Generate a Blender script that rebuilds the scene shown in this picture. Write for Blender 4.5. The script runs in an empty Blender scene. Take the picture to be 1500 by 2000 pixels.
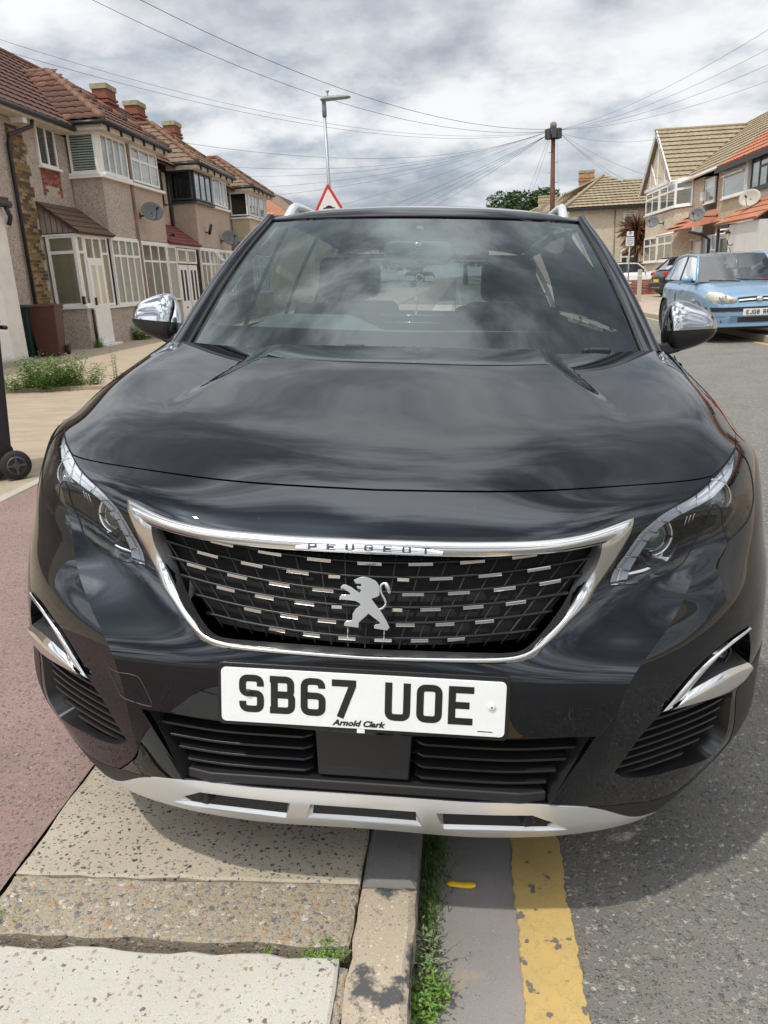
import bpy, bmesh, math, random
import numpy as np
from mathutils import Vector, Matrix, geometry, noise
rnd = random.Random(7)
SC = bpy.context.scene
COL = SC.collection
R_ = math.radians

# ------------------------------------------------------------------ camera
cam_d = bpy.data.cameras.new('camera'); cam = bpy.data.objects.new('camera', cam_d); COL.objects.link(cam)
cam_d.sensor_fit = 'VERTICAL'; cam_d.sensor_height = 24.0; cam_d.lens = 18.0      # 26 mm equivalent phone lens
cam_d.clip_start = 0.05; cam_d.clip_end = 3000
_r = Vector((0.994758, 0.090475, -0.047657)); _u = Vector((0.019210, 0.292409, 0.956100)); _f = Vector((-0.100438, 0.952004, -0.289138))
cam.matrix_world = Matrix(((_r.x, _u.x, -_f.x, 0.21969), (_r.y, _u.y, -_f.y, -1.23102), (_r.z, _u.z, -_f.z, 1.33577), (0, 0, 0, 1)))
SC.camera = cam
SC.render.resolution_x = 768; SC.render.resolution_y = 1024

# ------------------------------------------------------------------ sky, sun, exposure
SUN_DIR = Vector((-0.30, -0.36, 1.0)).normalized()         # direction towards the sun
W = bpy.data.worlds.new("World"); SC.world = W; W.use_nodes = True
nt = W.node_tree; nt.nodes.clear()
def wn(t, **k):
    n = nt.nodes.new(t)
    for a, b in k.items(): setattr(n, a, b)
    return n
L = nt.links.new
tc = wn('ShaderNodeTexCoord'); sep = wn('ShaderNodeSeparateXYZ'); L(tc.outputs['Generated'], sep.inputs[0])
def wm(op, a, b=None, c=None):
    n = wn('ShaderNodeMath', operation=op)
    for i, x in enumerate((a, b, c)):
        if x is None: continue
        if isinstance(x, (int, float)): n.inputs[i].default_value = x
        else: L(x, n.inputs[i])
    return n.outputs[0]
zc = wm('MAXIMUM', sep.outputs[2], 0.0)
den = wm('ADD', zc, 0.30)
comb = wn('ShaderNodeCombineXYZ'); L(wm('DIVIDE', sep.outputs[0], den), comb.inputs[0]); L(wm('DIVIDE', sep.outputs[1], den), comb.inputs[1])
def wnoise(scale, detail, rough, dist, off):
    mp = wn('ShaderNodeMapping'); L(comb.outputs[0], mp.inputs[0]); mp.inputs['Location'].default_value = off
    n = wn('ShaderNodeTexNoise'); L(mp.outputs[0], n.inputs['Vector'])
    n.inputs['Scale'].default_value = scale; n.inputs['Detail'].default_value = detail
    n.inputs['Roughness'].default_value = rough; n.inputs['Distortion'].default_value = dist
    return n.outputs['Fac']
def wramp(src, stops):
    r = wn('ShaderNodeValToRGB'); L(src, r.inputs[0]); e = r.color_ramp.elements
    while len(e) < len(stops): e.new(.5)
    for i, (p, c) in enumerate(stops): e[i].position = p; e[i].color = (*c, 1)
    r.color_ramp.interpolation = 'EASE' if len(stops) < 3 else 'B_SPLINE'
    return r.outputs[0]
n1 = wnoise(1.5, 9, .55, .15, (3.1, 1.7, 0)); n2 = wnoise(5.0, 8, .58, .15, (7.7, 2.2, 3))
n3 = wnoise(0.5, 6, .5, .2, (9.4, 5.3, 1))
mixn = wm('ADD', wm('MULTIPLY', n1, .72), wm('MULTIPLY', n2, .28))
cloud = wramp(mixn, [(.38, (.345, .38, .44)), (.455, (.53, .57, .63)), (.52, (.73, .76, .80)), (.60, (.98, .99, 1.01))])
sky = wn('ShaderNodeTexSky', sky_type='NISHITA', sun_disc=False)
sky.sun_elevation = math.asin(SUN_DIR.z); sky.sun_rotation = math.atan2(SUN_DIR.x, SUN_DIR.y)
bg_sky = wn('ShaderNodeBackground'); L(sky.outputs[0], bg_sky.inputs[0]); bg_sky.inputs[1].default_value = 0.09
bg_cl = wn('ShaderNodeBackground'); L(cloud, bg_cl.inputs[0]); 
# cloud glow round the sun, widened and strengthened to brighten the bonnet's reflections
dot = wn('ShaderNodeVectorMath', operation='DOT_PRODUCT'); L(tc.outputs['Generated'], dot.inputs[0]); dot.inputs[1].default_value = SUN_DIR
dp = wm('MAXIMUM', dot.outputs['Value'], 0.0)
thin = wn('ShaderNodeMapRange', interpolation_type='SMOOTHSTEP'); L(mixn, thin.inputs[0]); thin.inputs['From Min'].default_value = .44; thin.inputs['From Max'].default_value = .58   # added glow is stronger in thin cloud, for bright streaks in the paint
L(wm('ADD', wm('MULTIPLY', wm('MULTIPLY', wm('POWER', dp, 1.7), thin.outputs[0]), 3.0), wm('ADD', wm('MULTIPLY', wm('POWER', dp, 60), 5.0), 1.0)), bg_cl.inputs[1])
mask = wramp(wm('ADD', wm('MULTIPLY', n3, .6), wm('MULTIPLY', n2, .4)), [(.34, (.6,)*3), (.46, (1, 1, 1))])
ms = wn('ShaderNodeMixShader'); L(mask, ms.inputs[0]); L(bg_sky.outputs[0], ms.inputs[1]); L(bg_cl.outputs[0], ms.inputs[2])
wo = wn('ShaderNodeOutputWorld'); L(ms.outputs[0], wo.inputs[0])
sun_d = bpy.data.lights.new('sun', 'SUN'); sun = bpy.data.objects.new('sun', sun_d); COL.objects.link(sun)
sun_d.energy = 2.7; sun_d.angle = R_(1.2); sun_d.color = (1.0, .94, .84)
sun.rotation_euler = SUN_DIR.to_track_quat('Z', 'Y').to_euler()
SC.view_settings.view_transform = 'Standard'; SC.view_settings.look = 'None'
SC.view_settings.exposure = 0.0; SC.view_settings.gamma = 1.0
SC.render.engine = 'CYCLES'
SC.cycles.max_bounces = 10; SC.cycles.transparent_max_bounces = 24

# ------------------------------------------------------------------ helpers
def tag(o, label=None, cat=None, group=None, kind=None):
    if label: o['label'] = label
    if cat: o['category'] = cat
    if group: o['group'] = group
    if kind: o['kind'] = kind
    return o
def empty(name, loc=(0, 0, 0), rz=0, label=None, cat=None, group=None, kind=None):
    o = bpy.data.objects.new(name, None); COL.objects.link(o); o.location = loc; o.rotation_euler = (0, 0, rz)
    o.empty_display_size = .1
    return tag(o, label, cat, group, kind)
def link(name, me, parent=None, loc=None, rot=None):
    o = bpy.data.objects.new(name, me); COL.objects.link(o)
    if parent is not None: o.parent = parent
    if loc is not None: o.location = loc
    if rot is not None: o.rotation_euler = rot
    return o
def children_of(o): return [c for c in bpy.data.objects if c.parent == o]
def copy_tree(o, parent=None, kids=None):
    if kids is None:
        kids = {}
        for c in bpy.data.objects:
            if c.parent: kids.setdefault(c.parent.name, []).append(c)
    n = o.copy(); COL.objects.link(n)
    if parent is not None: n.parent = parent
    for ch in kids.get(o.name, []): copy_tree(ch, n, kids)
    return n
def mesh_np(name, V, F, mats, mi=None, smooth=False, normals=None):
    me = bpy.data.meshes.new(name)
    me.from_pydata([tuple(map(float, v)) for v in V], [], [tuple(map(int, f)) for f in F])
    for m in (mats if isinstance(mats, (list, tuple)) else [mats]): me.materials.append(m)
    if mi is not None: me.polygons.foreach_set('material_index', list(mi))
    if smooth is True: me.polygons.foreach_set('use_smooth', [True]*len(me.polygons))
    elif smooth: me.polygons.foreach_set('use_smooth', list(smooth))
    me.update()
    if normals is not None: me.normals_split_custom_set_from_vertices([tuple(map(float, n)) for n in normals])
    return me
class MB:
    """collects simple shapes into one mesh"""
    def __init__(s): s.v = []; s.f = []; s.m = []; s.s = []
    def add(s, V, F, mi=0, smooth=False, M=None):
        b = len(s.v)
        if M is not None: V = [M @ Vector(v) for v in V]
        s.v += [tuple(v) for v in V]; s.f += [tuple(b+i for i in f) for f in F]
        s.m += [mi]*len(F); s.s += [smooth]*len(F); return s
    def box(s, x0, x1, y0, y1, z0, z1, mi=0, M=None):
        V = [(x, y, z) for x in (x0, x1) for y in (y0, y1) for z in (z0, z1)]
        return s.add(V, [(0, 1, 3, 2), (4, 6, 7, 5), (0, 4, 5, 1), (2, 3, 7, 6), (0, 2, 6, 4), (1, 5, 7, 3)], mi, False, M)
    def cbox(s, c, d, mi=0, M=None):
        return s.box(c[0]-d[0]/2, c[0]+d[0]/2, c[1]-d[1]/2, c[1]+d[1]/2, c[2]-d[2]/2, c[2]+d[2]/2, mi, M)
    def prism(s, poly, d0, d1, ax='z', mi=0, M=None, smooth=False):
        """poly: 2-D outline (ccw); ax = extrusion axis"""
        def p3(a, b, d): return {'z': (a, b, d), 'y': (a, d, b), 'x': (d, a, b)}[ax]
        n = len(poly); V = [p3(a, b, d0) for a, b in poly]+[p3(a, b, d1) for a, b in poly]
        F = [tuple(range(n))[::-1], tuple(range(n, 2*n))]+[(i, (i+1) % n, n+(i+1) % n, n+i) for i in range(n)]
        return s.add(V, F, mi, smooth, M)
    def tube(s, pts, r, n=8, mi=0, caps=True, M=None, smooth=True, closed=False):
        P = [Vector(p) for p in pts]; k = len(P); rr = r if isinstance(r, (list, tuple)) else [r]*k
        V = []; up = Vector((0, 0, 1))
        for i, p in enumerate(P):
            t = (P[(i+1) % k]-P[i-1]) if closed else (P[min(i+1, k-1)]-P[max(i-1, 0)])
            t.normalize(); a = up.cross(t)
            if a.length < .05: a = Vector((1, 0, 0)).cross(t)
            a.normalize(); b = t.cross(a)
            for j in range(n):
                an = 2*math.pi*j/n; V.append(p+(a*math.cos(an)+b*math.sin(an))*rr[i])
        F = []
        for i in range(k if closed else k-1):
            i2 = (i+1) % k
            for j in range(n): F.append((i*n+j, i*n+(j+1) % n, i2*n+(j+1) % n, i2*n+j))
        if caps and not closed: F += [tuple(range(n))[::-1], tuple((k-1)*n+j for j in range(n))]
        return s.add(V, F, mi, smooth, M)
    def lathe(s, prof, n=24, ax='z', c=(0, 0, 0), mi=0, M=None, smooth=True, cap=True):
        V = []
        for r, h in prof:
            for j in range(n):
                a = 2*math.pi*j/n; x, y = r*math.cos(a), r*math.sin(a)
                q = {'z': (x, y, h), 'y': (x, h, -y), 'x': (h, x, y)}[ax]
                V.append((q[0]+c[0], q[1]+c[1], q[2]+c[2]))
        F = [(i*n+j, i*n+(j+1) % n, (i+1)*n+(j+1) % n, (i+1)*n+j) for i in range(len(prof)-1) for j in range(n)]
        if cap: F += [tuple(range(n))[::-1], tuple((len(prof)-1)*n+j for j in range(n))]
        return s.add(V, F, mi, smooth, M)
    def grid(s, fn, nu, nv, mi=0, M=None, smooth=True, flip=False):
        V = [fn(i/nu, j/nv) for i in range(nu+1) for j in range(nv+1)]
        F = [(i*(nv+1)+j, (i+1)*(nv+1)+j, (i+1)*(nv+1)+j+1, i*(nv+1)+j+1) for i in range(nu) for j in range(nv)]
        if flip: F = [f[::-1] for f in F]
        return s.add(V, F, mi, smooth, M)
    def quad(s, a, b, c, d, mi=0): return s.add([a, b, c, d], [(0, 1, 2, 3)], mi)
    def mesh(s, name, mats, bevel=0):
        me = bpy.data.meshes.new(name); me.from_pydata(s.v, [], s.f)
        for m in (mats if isinstance(mats, (list, tuple)) else [mats]): me.materials.append(m)
        me.polygons.foreach_set('material_index', s.m); me.polygons.foreach_set('use_smooth', s.s); me.update()
        return me
    def build(s, name, mats, parent=None, bevel=0, seg=2, loc=None, rot=None, label=None):
        o = link(name, s.mesh(name, mats), parent, loc, rot)
        if bevel:
            b = o.modifiers.new('bevel', 'BEVEL'); b.width = bevel; b.segments = seg; b.limit_method = 'ANGLE'; b.harden_normals = True
        if label: o['label'] = label
        return o
def fixn(o):
    bm = bmesh.new(); bm.from_mesh(o.data); bmesh.ops.recalc_face_normals(bm, faces=bm.faces); bm.to_mesh(o.data); bm.free(); return o

# ------------------------------------------------------------------ materials
def mat(name, col=(.5, .5, .5), rough=.5, metal=0, ior=1.45, spec=None, coat=0, trans=0, alpha=1, var=0, vscale=5, bump=0, bscale=40, col2=None, vdet=5, rvar=0, emit=None):
    m = bpy.data.materials.new(name); m.use_nodes = True; t = m.node_tree; p = t.nodes['Principled BSDF']
    p.inputs['Base Color'].default_value = (*col, 1); p.inputs['Roughness'].default_value = rough
    p.inputs['Metallic'].default_value = metal; p.inputs['IOR'].default_value = ior
    if spec is not None: p.inputs['Specular IOR Level'].default_value = spec
    if coat: p.inputs['Coat Weight'].default_value = coat; p.inputs['Coat Roughness'].default_value = .03
    if trans: p.inputs['Transmission Weight'].default_value = trans
    if alpha < 1: p.inputs['Alpha'].default_value = alpha
    tcn = t.nodes.new('ShaderNodeTexCoord')
    if var or col2 or rvar:
        n = t.nodes.new('ShaderNodeTexNoise'); t.links.new(tcn.outputs['Object'], n.inputs['Vector'])
        n.inputs['Scale'].default_value = vscale; n.inputs['Detail'].default_value = vdet; n.inputs['Roughness'].default_value = .65
        if var or col2:
            r = t.nodes.new('ShaderNodeValToRGB'); t.links.new(n.outputs['Fac'], r.inputs[0])
            c2 = col2 or tuple(c*(1-var) for c in col); c1 = col if col2 else tuple(min(1, c*(1+var)) for c in col)
            r.color_ramp.elements[0].position = .32; r.color_ramp.elements[1].position = .68
            r.color_ramp.elements[0].color = (*c2, 1); r.color_ramp.elements[1].color = (*c1, 1)
            t.links.new(r.outputs[0], p.inputs['Base Color'])
        if rvar:
            mr = t.nodes.new('ShaderNodeMapRange'); t.links.new(n.outputs['Fac'], mr.inputs[0])
            mr.inputs['To Min'].default_value = max(0, rough-rvar); mr.inputs['To Max'].default_value = rough+rvar
            t.links.new(mr.outputs[0], p.inputs['Roughness'])
    if bump:
        n = t.nodes.new('ShaderNodeTexNoise'); t.links.new(tcn.outputs['Object'], n.inputs['Vector'])
        n.inputs['Scale'].default_value = bscale; n.inputs['Detail'].default_value = 6
        b = t.nodes.new('ShaderNodeBump'); b.inputs['Strength'].default_value = bump; b.inputs['Distance'].default_value = .01
        t.links.new(n.outputs['Fac'], b.inputs['Height']); t.links.new(b.outputs[0], p.inputs['Normal'])
    return m
def glass_mat(name, tint=(.55, .62, .60), ior=1.5, rough=.0, boost=1.0, refl=(1, 1, 1)):
    """thin pane: tinted see-through plus mirror reflection by Fresnel"""
    m = bpy.data.materials.new(name); m.use_nodes = True; t = m.node_tree; t.nodes.clear()
    o = t.nodes.new('ShaderNodeOutputMaterial'); tr = t.nodes.new('ShaderNodeBsdfTransparent'); tr.inputs[0].default_value = (*tint, 1)
    g = t.nodes.new('ShaderNodeBsdfGlossy'); g.inputs['Roughness'].default_value = rough; g.inputs[0].default_value = (*refl, 1)
    f = t.nodes.new('ShaderNodeFresnel'); f.inputs['IOR'].default_value = ior
    mu = t.nodes.new('ShaderNodeMath'); mu.operation = 'MULTIPLY'; mu.use_clamp = True; mu.inputs[1].default_value = boost
    t.links.new(f.outputs[0], mu.inputs[0])
    x = t.nodes.new('ShaderNodeMixShader'); t.links.new(mu.outputs[0], x.inputs[0]); t.links.new(tr.outputs[0], x.inputs[1]); t.links.new(g.outputs[0], x.inputs[2])
    t.links.new(x.outputs[0], o.inputs[0]); return m

# ------------------------------------------------------------------ letters drawn as constant-width strokes (50 x 79 box)
GL = {
 'S': [[(43,55),(43,72,12),(7,72,12),(7,40,11),(43,40,11),(43,7,12),(7,7,12),(7,23)]],
 'B': [[(9,0),(9,79)],[(0,72),(42,72,11),(42,40.5,9),(9,40.5)],[(9,39.5),(44,39.5,10),(44,7,12),(0,7)]],
 '6': [[(42,58),(42,72,12),(7,72,13),(7,7,13),(43,7,12),(43,42,12),(10,42)]],
 '7': [[(0,72),(48,72)],[(42,70),(17,0)]],
 'U': [[(7,79),(7,7,12),(43,7,12),(43,79)]],
 'O': [[(25,72),(43,72,12),(43,7,12),(7,7,12),(7,72,12),(26,72)]],
 'E': [[(7,0),(7,79)],[(7,72),(49,72)],[(7,40),(41,40)],[(7,7),(48,7)]],
 'J': [[(43,79),(43,7,12),(7,7,12),(7,24)]],
 '8': [[(25,72),(41,72,11),(41,41,9),(9,41,9),(9,72,11),(26,72)],[(25,39.5),(43,39.5,10),(43,7,12),(7,7,12),(7,39.5,10),(26,39.5)]],
 'R': [[(7,0),(7,79)],[(7,72),(43,72,11),(43,38,11),(7,38)],[(22,38),(45,0)]],
 'K': [[(7,0),(7,79)],[(44,79),(12,38)],[(17,48),(45,0)]],
 'Y': [[(5,79),(25,40)],[(45,79),(25,40)],[(25,44),(25,0)]],
 'P': [[(7,0),(7,79)],[(7,72),(43,72,11),(43,36,11),(7,36)]],
 'G': [[(43,58),(43,72,12),(7,72,12),(7,7,12),(43,7,12),(43,40),(26,40)]],
 'T': [[(0,72),(50,72)],[(25,72),(25,0)]],
}
GL['0'] = GL['O']
def stroke_pts(st):
    out = []
    for i, p in enumerate(st):
        if len(p) == 3 and 0 < i < len(st)-1:
            a = Vector(st[i-1][:2]); b = Vector(p[:2]); c = Vector(st[i+1][:2]); r = p[2]
            da = (a-b).normalized(); dc = (c-b).normalized(); r = min(r, (a-b).length*.98, (c-b).length*.98)
            for k in range(7):
                t = k/6; out.append((b+da*r)*(1-t)**2+b*2*t*(1-t)+(b+dc*r)*t*t)
        else: out.append(Vector(p[:2]))
    return out
def letters(text, h, w=None, depth=.0006, gap=.22, weight=14, spw=None):
    """text as one mesh in the xz plane facing -y, centred; returns MB"""
    w = w or h*50/79; adv = w*(1+gap); mb = MB(); x = 0; lay = 0
    tot = 0
    for ch in text: tot += (spw or adv*.62) if ch == ' ' else adv
    tot -= w*gap; x = -tot/2
    for ch in text:
        if ch == ' ': x += (spw or adv*.62); continue
        for st in GL[ch]:
            P = stroke_pts(st); n = len(P); V = []; lay = (lay+1) % 4; d = depth+lay*.00008
            for i in range(n):
                t1 = (P[i]-P[i-1]).normalized() if i else None; t2 = (P[i+1]-P[i]).normalized() if i < n-1 else None
                t = (t1+t2).normalized() if (t1 and t2) else (t1 or t2)
                nn = Vector((-t.y, t.x)); k = 1/max(.5, nn.dot(Vector((-(t2 or t1).y, (t2 or t1).x))))
                for s in (1, -1):
                    q = P[i]+nn*s*weight/2*k; V.append((x+q.x/50*w, -d, (q.y-39.5)/79*h))
            mb.add(V, [(2*i, 2*i+1, 2*i+3, 2*i+2) for i in range(n-1)])
            b = len(V)
        x += adv
    return mb
def font_text(s, size, shear=0, bold=.0, xs=1.0, extrude=.0003):
    cu = bpy.data.curves.new('t', 'FONT'); cu.body = s; cu.size = size; cu.shear = shear; cu.offset = bold; cu.extrude = extrude
    cu.align_x = 'CENTER'; cu.align_y = 'CENTER'; cu.resolution_u = 3
    o = bpy.data.objects.new('t', cu); COL.objects.link(o)
    dg = bpy.context.evaluated_depsgraph_get(); me = bpy.data.meshes.new_from_object(o.evaluated_get(dg))
    bpy.data.objects.remove(o); bpy.data.curves.remove(cu)
    me.transform(Matrix.Diagonal((xs, 1, 1, 1))); me.transform(Matrix.Rotation(math.pi/2, 4, 'X'))
    me.materials.clear(); return me

# ------------------------------------------------------------------ ground materials
def agg(name, base, base2, chips, scale=90, dens=.5, size=.32, bump=.5, dist=.006, stretch=(1, 1, 1), big=None, rough=.85, fine=.25, stain=None):
    """stone chips of several colours set in a noisy binder"""
    m = bpy.data.materials.new(name); m.use_nodes = True; t = m.node_tree; N = t.nodes; Lk = t.links.new; p = N['Principled BSDF']
    p.inputs['Roughness'].default_value = rough
    tc = N.new('ShaderNodeTexCoord'); mp = N.new('ShaderNodeMapping'); Lk(tc.outputs['Object'], mp.inputs[0]); mp.inputs['Scale'].default_value = stretch
    def noi(s, d=5, r=.6, v=None):
        n = N.new('ShaderNodeTexNoise'); n.inputs['Scale'].default_value = s; n.inputs['Detail'].default_value = d; n.inputs['Roughness'].default_value = r; Lk(v or mp.outputs[0], n.inputs['Vector']); return n
    def ramp(src, st, interp='LINEAR'):
        r = N.new('ShaderNodeValToRGB'); Lk(src, r.inputs[0]); e = r.color_ramp.elements
        while len(e) < len(st): e.new(.5)
        for i, (q, c) in enumerate(st): e[i].position = q; e[i].color = (*c, 1) if len(c) == 3 else c
        r.color_ramp.interpolation = interp; return r.outputs[0]
    def mth(op, a, b):
        n = N.new('ShaderNodeMath'); n.operation = op; n.use_clamp = (op == 'ADD')
        for i, x in enumerate((a, b)):
            if isinstance(x, (int, float)): n.inputs[i].default_value = x
            else: Lk(x, n.inputs[i])
        return n.outputs[0]
    def mixc(f, a, b):
        n = N.new('ShaderNodeMix'); n.data_type = 'RGBA'; Lk(f, n.inputs[0])
        for i, x in ((6, a), (7, b)):
            if isinstance(x, tuple): n.inputs[i].default_value = (*x, 1)
            else: Lk(x, n.inputs[i])
        return n.outputs[2]
    dn = noi(scale*1.3, 2); vm = N.new('ShaderNodeMix'); vm.data_type = 'VECTOR'; vm.inputs[0].default_value = .022*60/scale
    Lk(mp.outputs[0], vm.inputs[4]); Lk(dn.outputs['Color'], vm.inputs[5])
    big_n = noi(2.2, 6); fn = noi(scale*4, 4, .7)
    col = mixc(ramp(big_n.outputs['Fac'], [(.35, (0,)*3), (.65, (1,)*3)]), base, base2)
    fm = N.new('ShaderNodeMapRange'); Lk(fn.outputs['Fac'], fm.inputs[0]); fm.inputs['From Min'].default_value = .25; fm.inputs['From Max'].default_value = .75; fm.inputs['To Min'].default_value = 1-fine; fm.inputs['To Max'].default_value = 1+fine
    ml = N.new('ShaderNodeVectorMath'); ml.operation = 'SCALE'; Lk(col, ml.inputs[0]); Lk(fm.outputs[0], ml.inputs['Scale']); col = ml.outputs[0]
    h = fn.outputs['Fac']; hs = mth('MULTIPLY', h, .25)
    for k, (sc, dn_, sz) in enumerate([(scale*2.3, dens*.7, size*.9), (scale, dens, size)]+([big] if big else [])):
        v = N.new('ShaderNodeTexVoronoi'); v.inputs['Scale'].default_value = sc; Lk(vm.outputs[1], v.inputs['Vector']); v.inputs['Randomness'].default_value = .95
        sp = N.new('ShaderNodeSeparateColor'); Lk(v.outputs['Color'], sp.inputs[0])
        rad = mth('MULTIPLY', sp.outputs[0], sz); rad = mth('ADD', rad, sz*.45)
        prs = mth('LESS_THAN', sp.outputs[2], dn_)
        ins = mth('MULTIPLY', mth('LESS_THAN', v.outputs['Distance'], rad), prs)
        st = [(i/len(chips), c) for i, c in enumerate(chips)]
        cc = ramp(sp.outputs[1], st, 'CONSTANT'); col = mixc(ins, col, cc)
        dome = mth('MULTIPLY', mth('SUBTRACT', 1.0, mth('DIVIDE', v.outputs['Distance'], rad)), ins)
        hs = mth('ADD', hs, mth('MULTIPLY', dome, .6))
    if stain:
        sn = noi(stain[0], 5, .62); col = mixc(mth('MULTIPLY', ramp(sn.outputs['Fac'], [(stain[1], (0,)*3), (stain[1]+.05, (1,)*3)]), stain[3] if len(stain) > 3 else 1.0), col, stain[2])
    Lk(col, p.inputs['Base Color'])
    b = N.new('ShaderNodeBump'); b.inputs['Strength'].default_value = bump; b.inputs['Distance'].default_value = dist; Lk(hs, b.inputs['Height']); Lk(b.outputs[0], p.inputs['Normal'])
    return m
M_ROAD = agg('chipped_asphalt', (.14, .132, .12), (.195, .183, .165), [(.30, .285, .26), (.19, .18, .17), (.25, .24, .225), (.38, .355, .315), (.16, .152, .142), (.28, .245, .19)], 78, .93, .42, 1.0, .010)
M_GUTTER = agg('smooth_gutter_asphalt', (.20, .185, .175), (.26, .24, .225), [(.12, .115, .11), (.33, .30, .27), (.17, .16, .155), (.30, .27, .23)], 120, .35, .25, .35, .004, stain=(7, .62, (.30, .25, .19), .6))
M_SLAB_A = agg('dark_flecked_concrete', (.34, .295, .225), (.41, .36, .28), [(.05, .05, .05), (.12, .115, .105), (.08, .082, .085), (.18, .165, .15)], 88, .58, .28, .4, .003, stretch=(1, 1.25, 1), big=(48, .16, .20), stain=(3.4, .66, (.34, .25, .20), .45))
M_SLAB_B = agg('pebbled_concrete', (.28, .235, .17), (.35, .30, .225), [(.30, .26, .20), (.34, .22, .13), (.40, .36, .29), (.15, .14, .13), (.34, .30, .24), (.24, .20, .155), (.46, .42, .35), (.20, .205, .205), (.28, .24, .18)], 80, .97, .42, .8, .006, big=(50, .40, .28))
M_SLAB_C = agg('pale_worn_concrete', (.42, .40, .35), (.48, .46, .40), [(.40, .375, .32), (.27, .23, .17), (.48, .45, .39), (.14, .13, .12), (.38, .29, .19), (.33, .30, .25)], 85, .50, .28, .45, .003, big=(34, .10, .15))
M_SLAB_D = agg('plain_concrete', (.36, .32, .26), (.42, .38, .31), [(.30, .27, .22), (.2, .19, .17), (.5, .45, .38)], 80, .4, .25, .4, .004)
M_KERB_N = agg('weathered_kerb_granite', (.35, .29, .22), (.42, .355, .275), [(.30, .25, .18), (.56, .48, .37), (.22, .19, .15), (.42, .33, .22)], 150, .7, .35, .6, .003, stain=(7.5, .545, (.075, .075, .075)))
M_KERB_F = agg('smooth_grey_kerb', (.135, .13, .125), (.19, .18, .17), [(.11, .105, .10), (.20, .19, .175)], 200, .4, .3, .2, .002)
M_RED = agg('red_asphalt', (.21, .145, .125), (.265, .185, .162), [(.30, .19, .17), (.16, .10, .095), (.34, .24, .215), (.22, .13, .12), (.13, .10, .10)], 105, .9, .40, .8, .006, stain=(1.1, .66, (.17, .15, .15), .7))
M_DRIVE = agg('old_driveway_concrete', (.30, .24, .165), (.38, .31, .225), [(.36, .30, .22), (.52, .44, .34), (.28, .23, .17)], 40, .45, .25, .4, .006, stretch=(1, 3, 1), stain=(.9, .60, (.30, .24, .18), .6))
M_SOIL = mat('dark_joint_soil', (.075, .055, .035), .95, var=.5, vscale=60, bump=.8, bscale=150)
M_LEAF1 = mat('weed_leaf_green', (.10, .21, .03), .5, col2=(.16, .28, .05), vscale=8)
M_LEAF2 = mat('weed_leaf_grey_green', (.20, .26, .14), .6, col2=(.12, .19, .07), vscale=20)
M_LEAF3 = mat('weed_leaf_bright', (.15, .24, .035), .5, col2=(.10, .18, .03), vscale=20)
M_GRASSD = mat('grass_dark', (.06, .11, .022), .6, col2=(.10, .16, .035), vscale=20)
M_STEM = mat('weed_stem_red', (.20, .09, .05), .6)
def yellow_mat(name):
    m = mat(name, (.52, .36, .12), .6, col2=(.44, .32, .13), vscale=14, vdet=8); t = m.node_tree; p = t.nodes['Principled BSDF']; N = t.nodes; Lk = t.links.new
    tc = N['Texture Coordinate']; src = p.inputs['Base Color'].links[0].from_socket
    dn = N.new('ShaderNodeTexNoise'); dn.inputs['Scale'].default_value = 16; dn.inputs['Detail'].default_value = 4; Lk(tc.outputs['Object'], dn.inputs['Vector'])
    vm = N.new('ShaderNodeMix'); vm.data_type = 'VECTOR'; vm.inputs[0].default_value = .16; Lk(tc.outputs['Object'], vm.inputs[4]); Lk(dn.outputs['Color'], vm.inputs[5])
    v = N.new('ShaderNodeTexVoronoi'); v.feature = 'DISTANCE_TO_EDGE'; v.inputs['Scale'].default_value = 30; Lk(vm.outputs[1], v.inputs['Vector'])
    r = N.new('ShaderNodeMapRange'); r.inputs['From Min'].default_value = .0; r.inputs['From Max'].default_value = .035; r.inputs['To Min'].default_value = .30; r.inputs['To Max'].default_value = 0; Lk(v.outputs['Distance'], r.inputs[0])
    n2 = N.new('ShaderNodeTexNoise'); n2.inputs['Scale'].default_value = 26; n2.inputs['Detail'].default_value = 6; Lk(tc.outputs['Object'], n2.inputs['Vector'])
    r2 = N.new('ShaderNodeMapRange'); r2.inputs['From Min'].default_value = .635; r2.inputs['From Max'].default_value = .655; Lk(n2.outputs['Fac'], r2.inputs[0])
    a = N.new('ShaderNodeMath'); a.operation = 'MAXIMUM'; Lk(r.outputs[0], a.inputs[0]); Lk(r2.outputs[0], a.inputs[1])
    x = N.new('ShaderNodeMix'); x.data_type = 'RGBA'; Lk(a.outputs[0], x.inputs[0]); Lk(src, x.inputs[6]); x.inputs[7].default_value = (.15, .13, .11, 1); Lk(x.outputs[2], p.inputs['Base Color'])
    b = N.new('ShaderNodeBump'); b.inputs['Strength'].default_value = .5; b.inputs['Distance'].default_value = .002; b.invert = True; Lk(a.outputs[0], b.inputs['Height']); Lk(b.outputs[0], p.inputs['Normal'])
    return m
M_YELLOW = yellow_mat('worn_yellow_paint')

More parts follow.
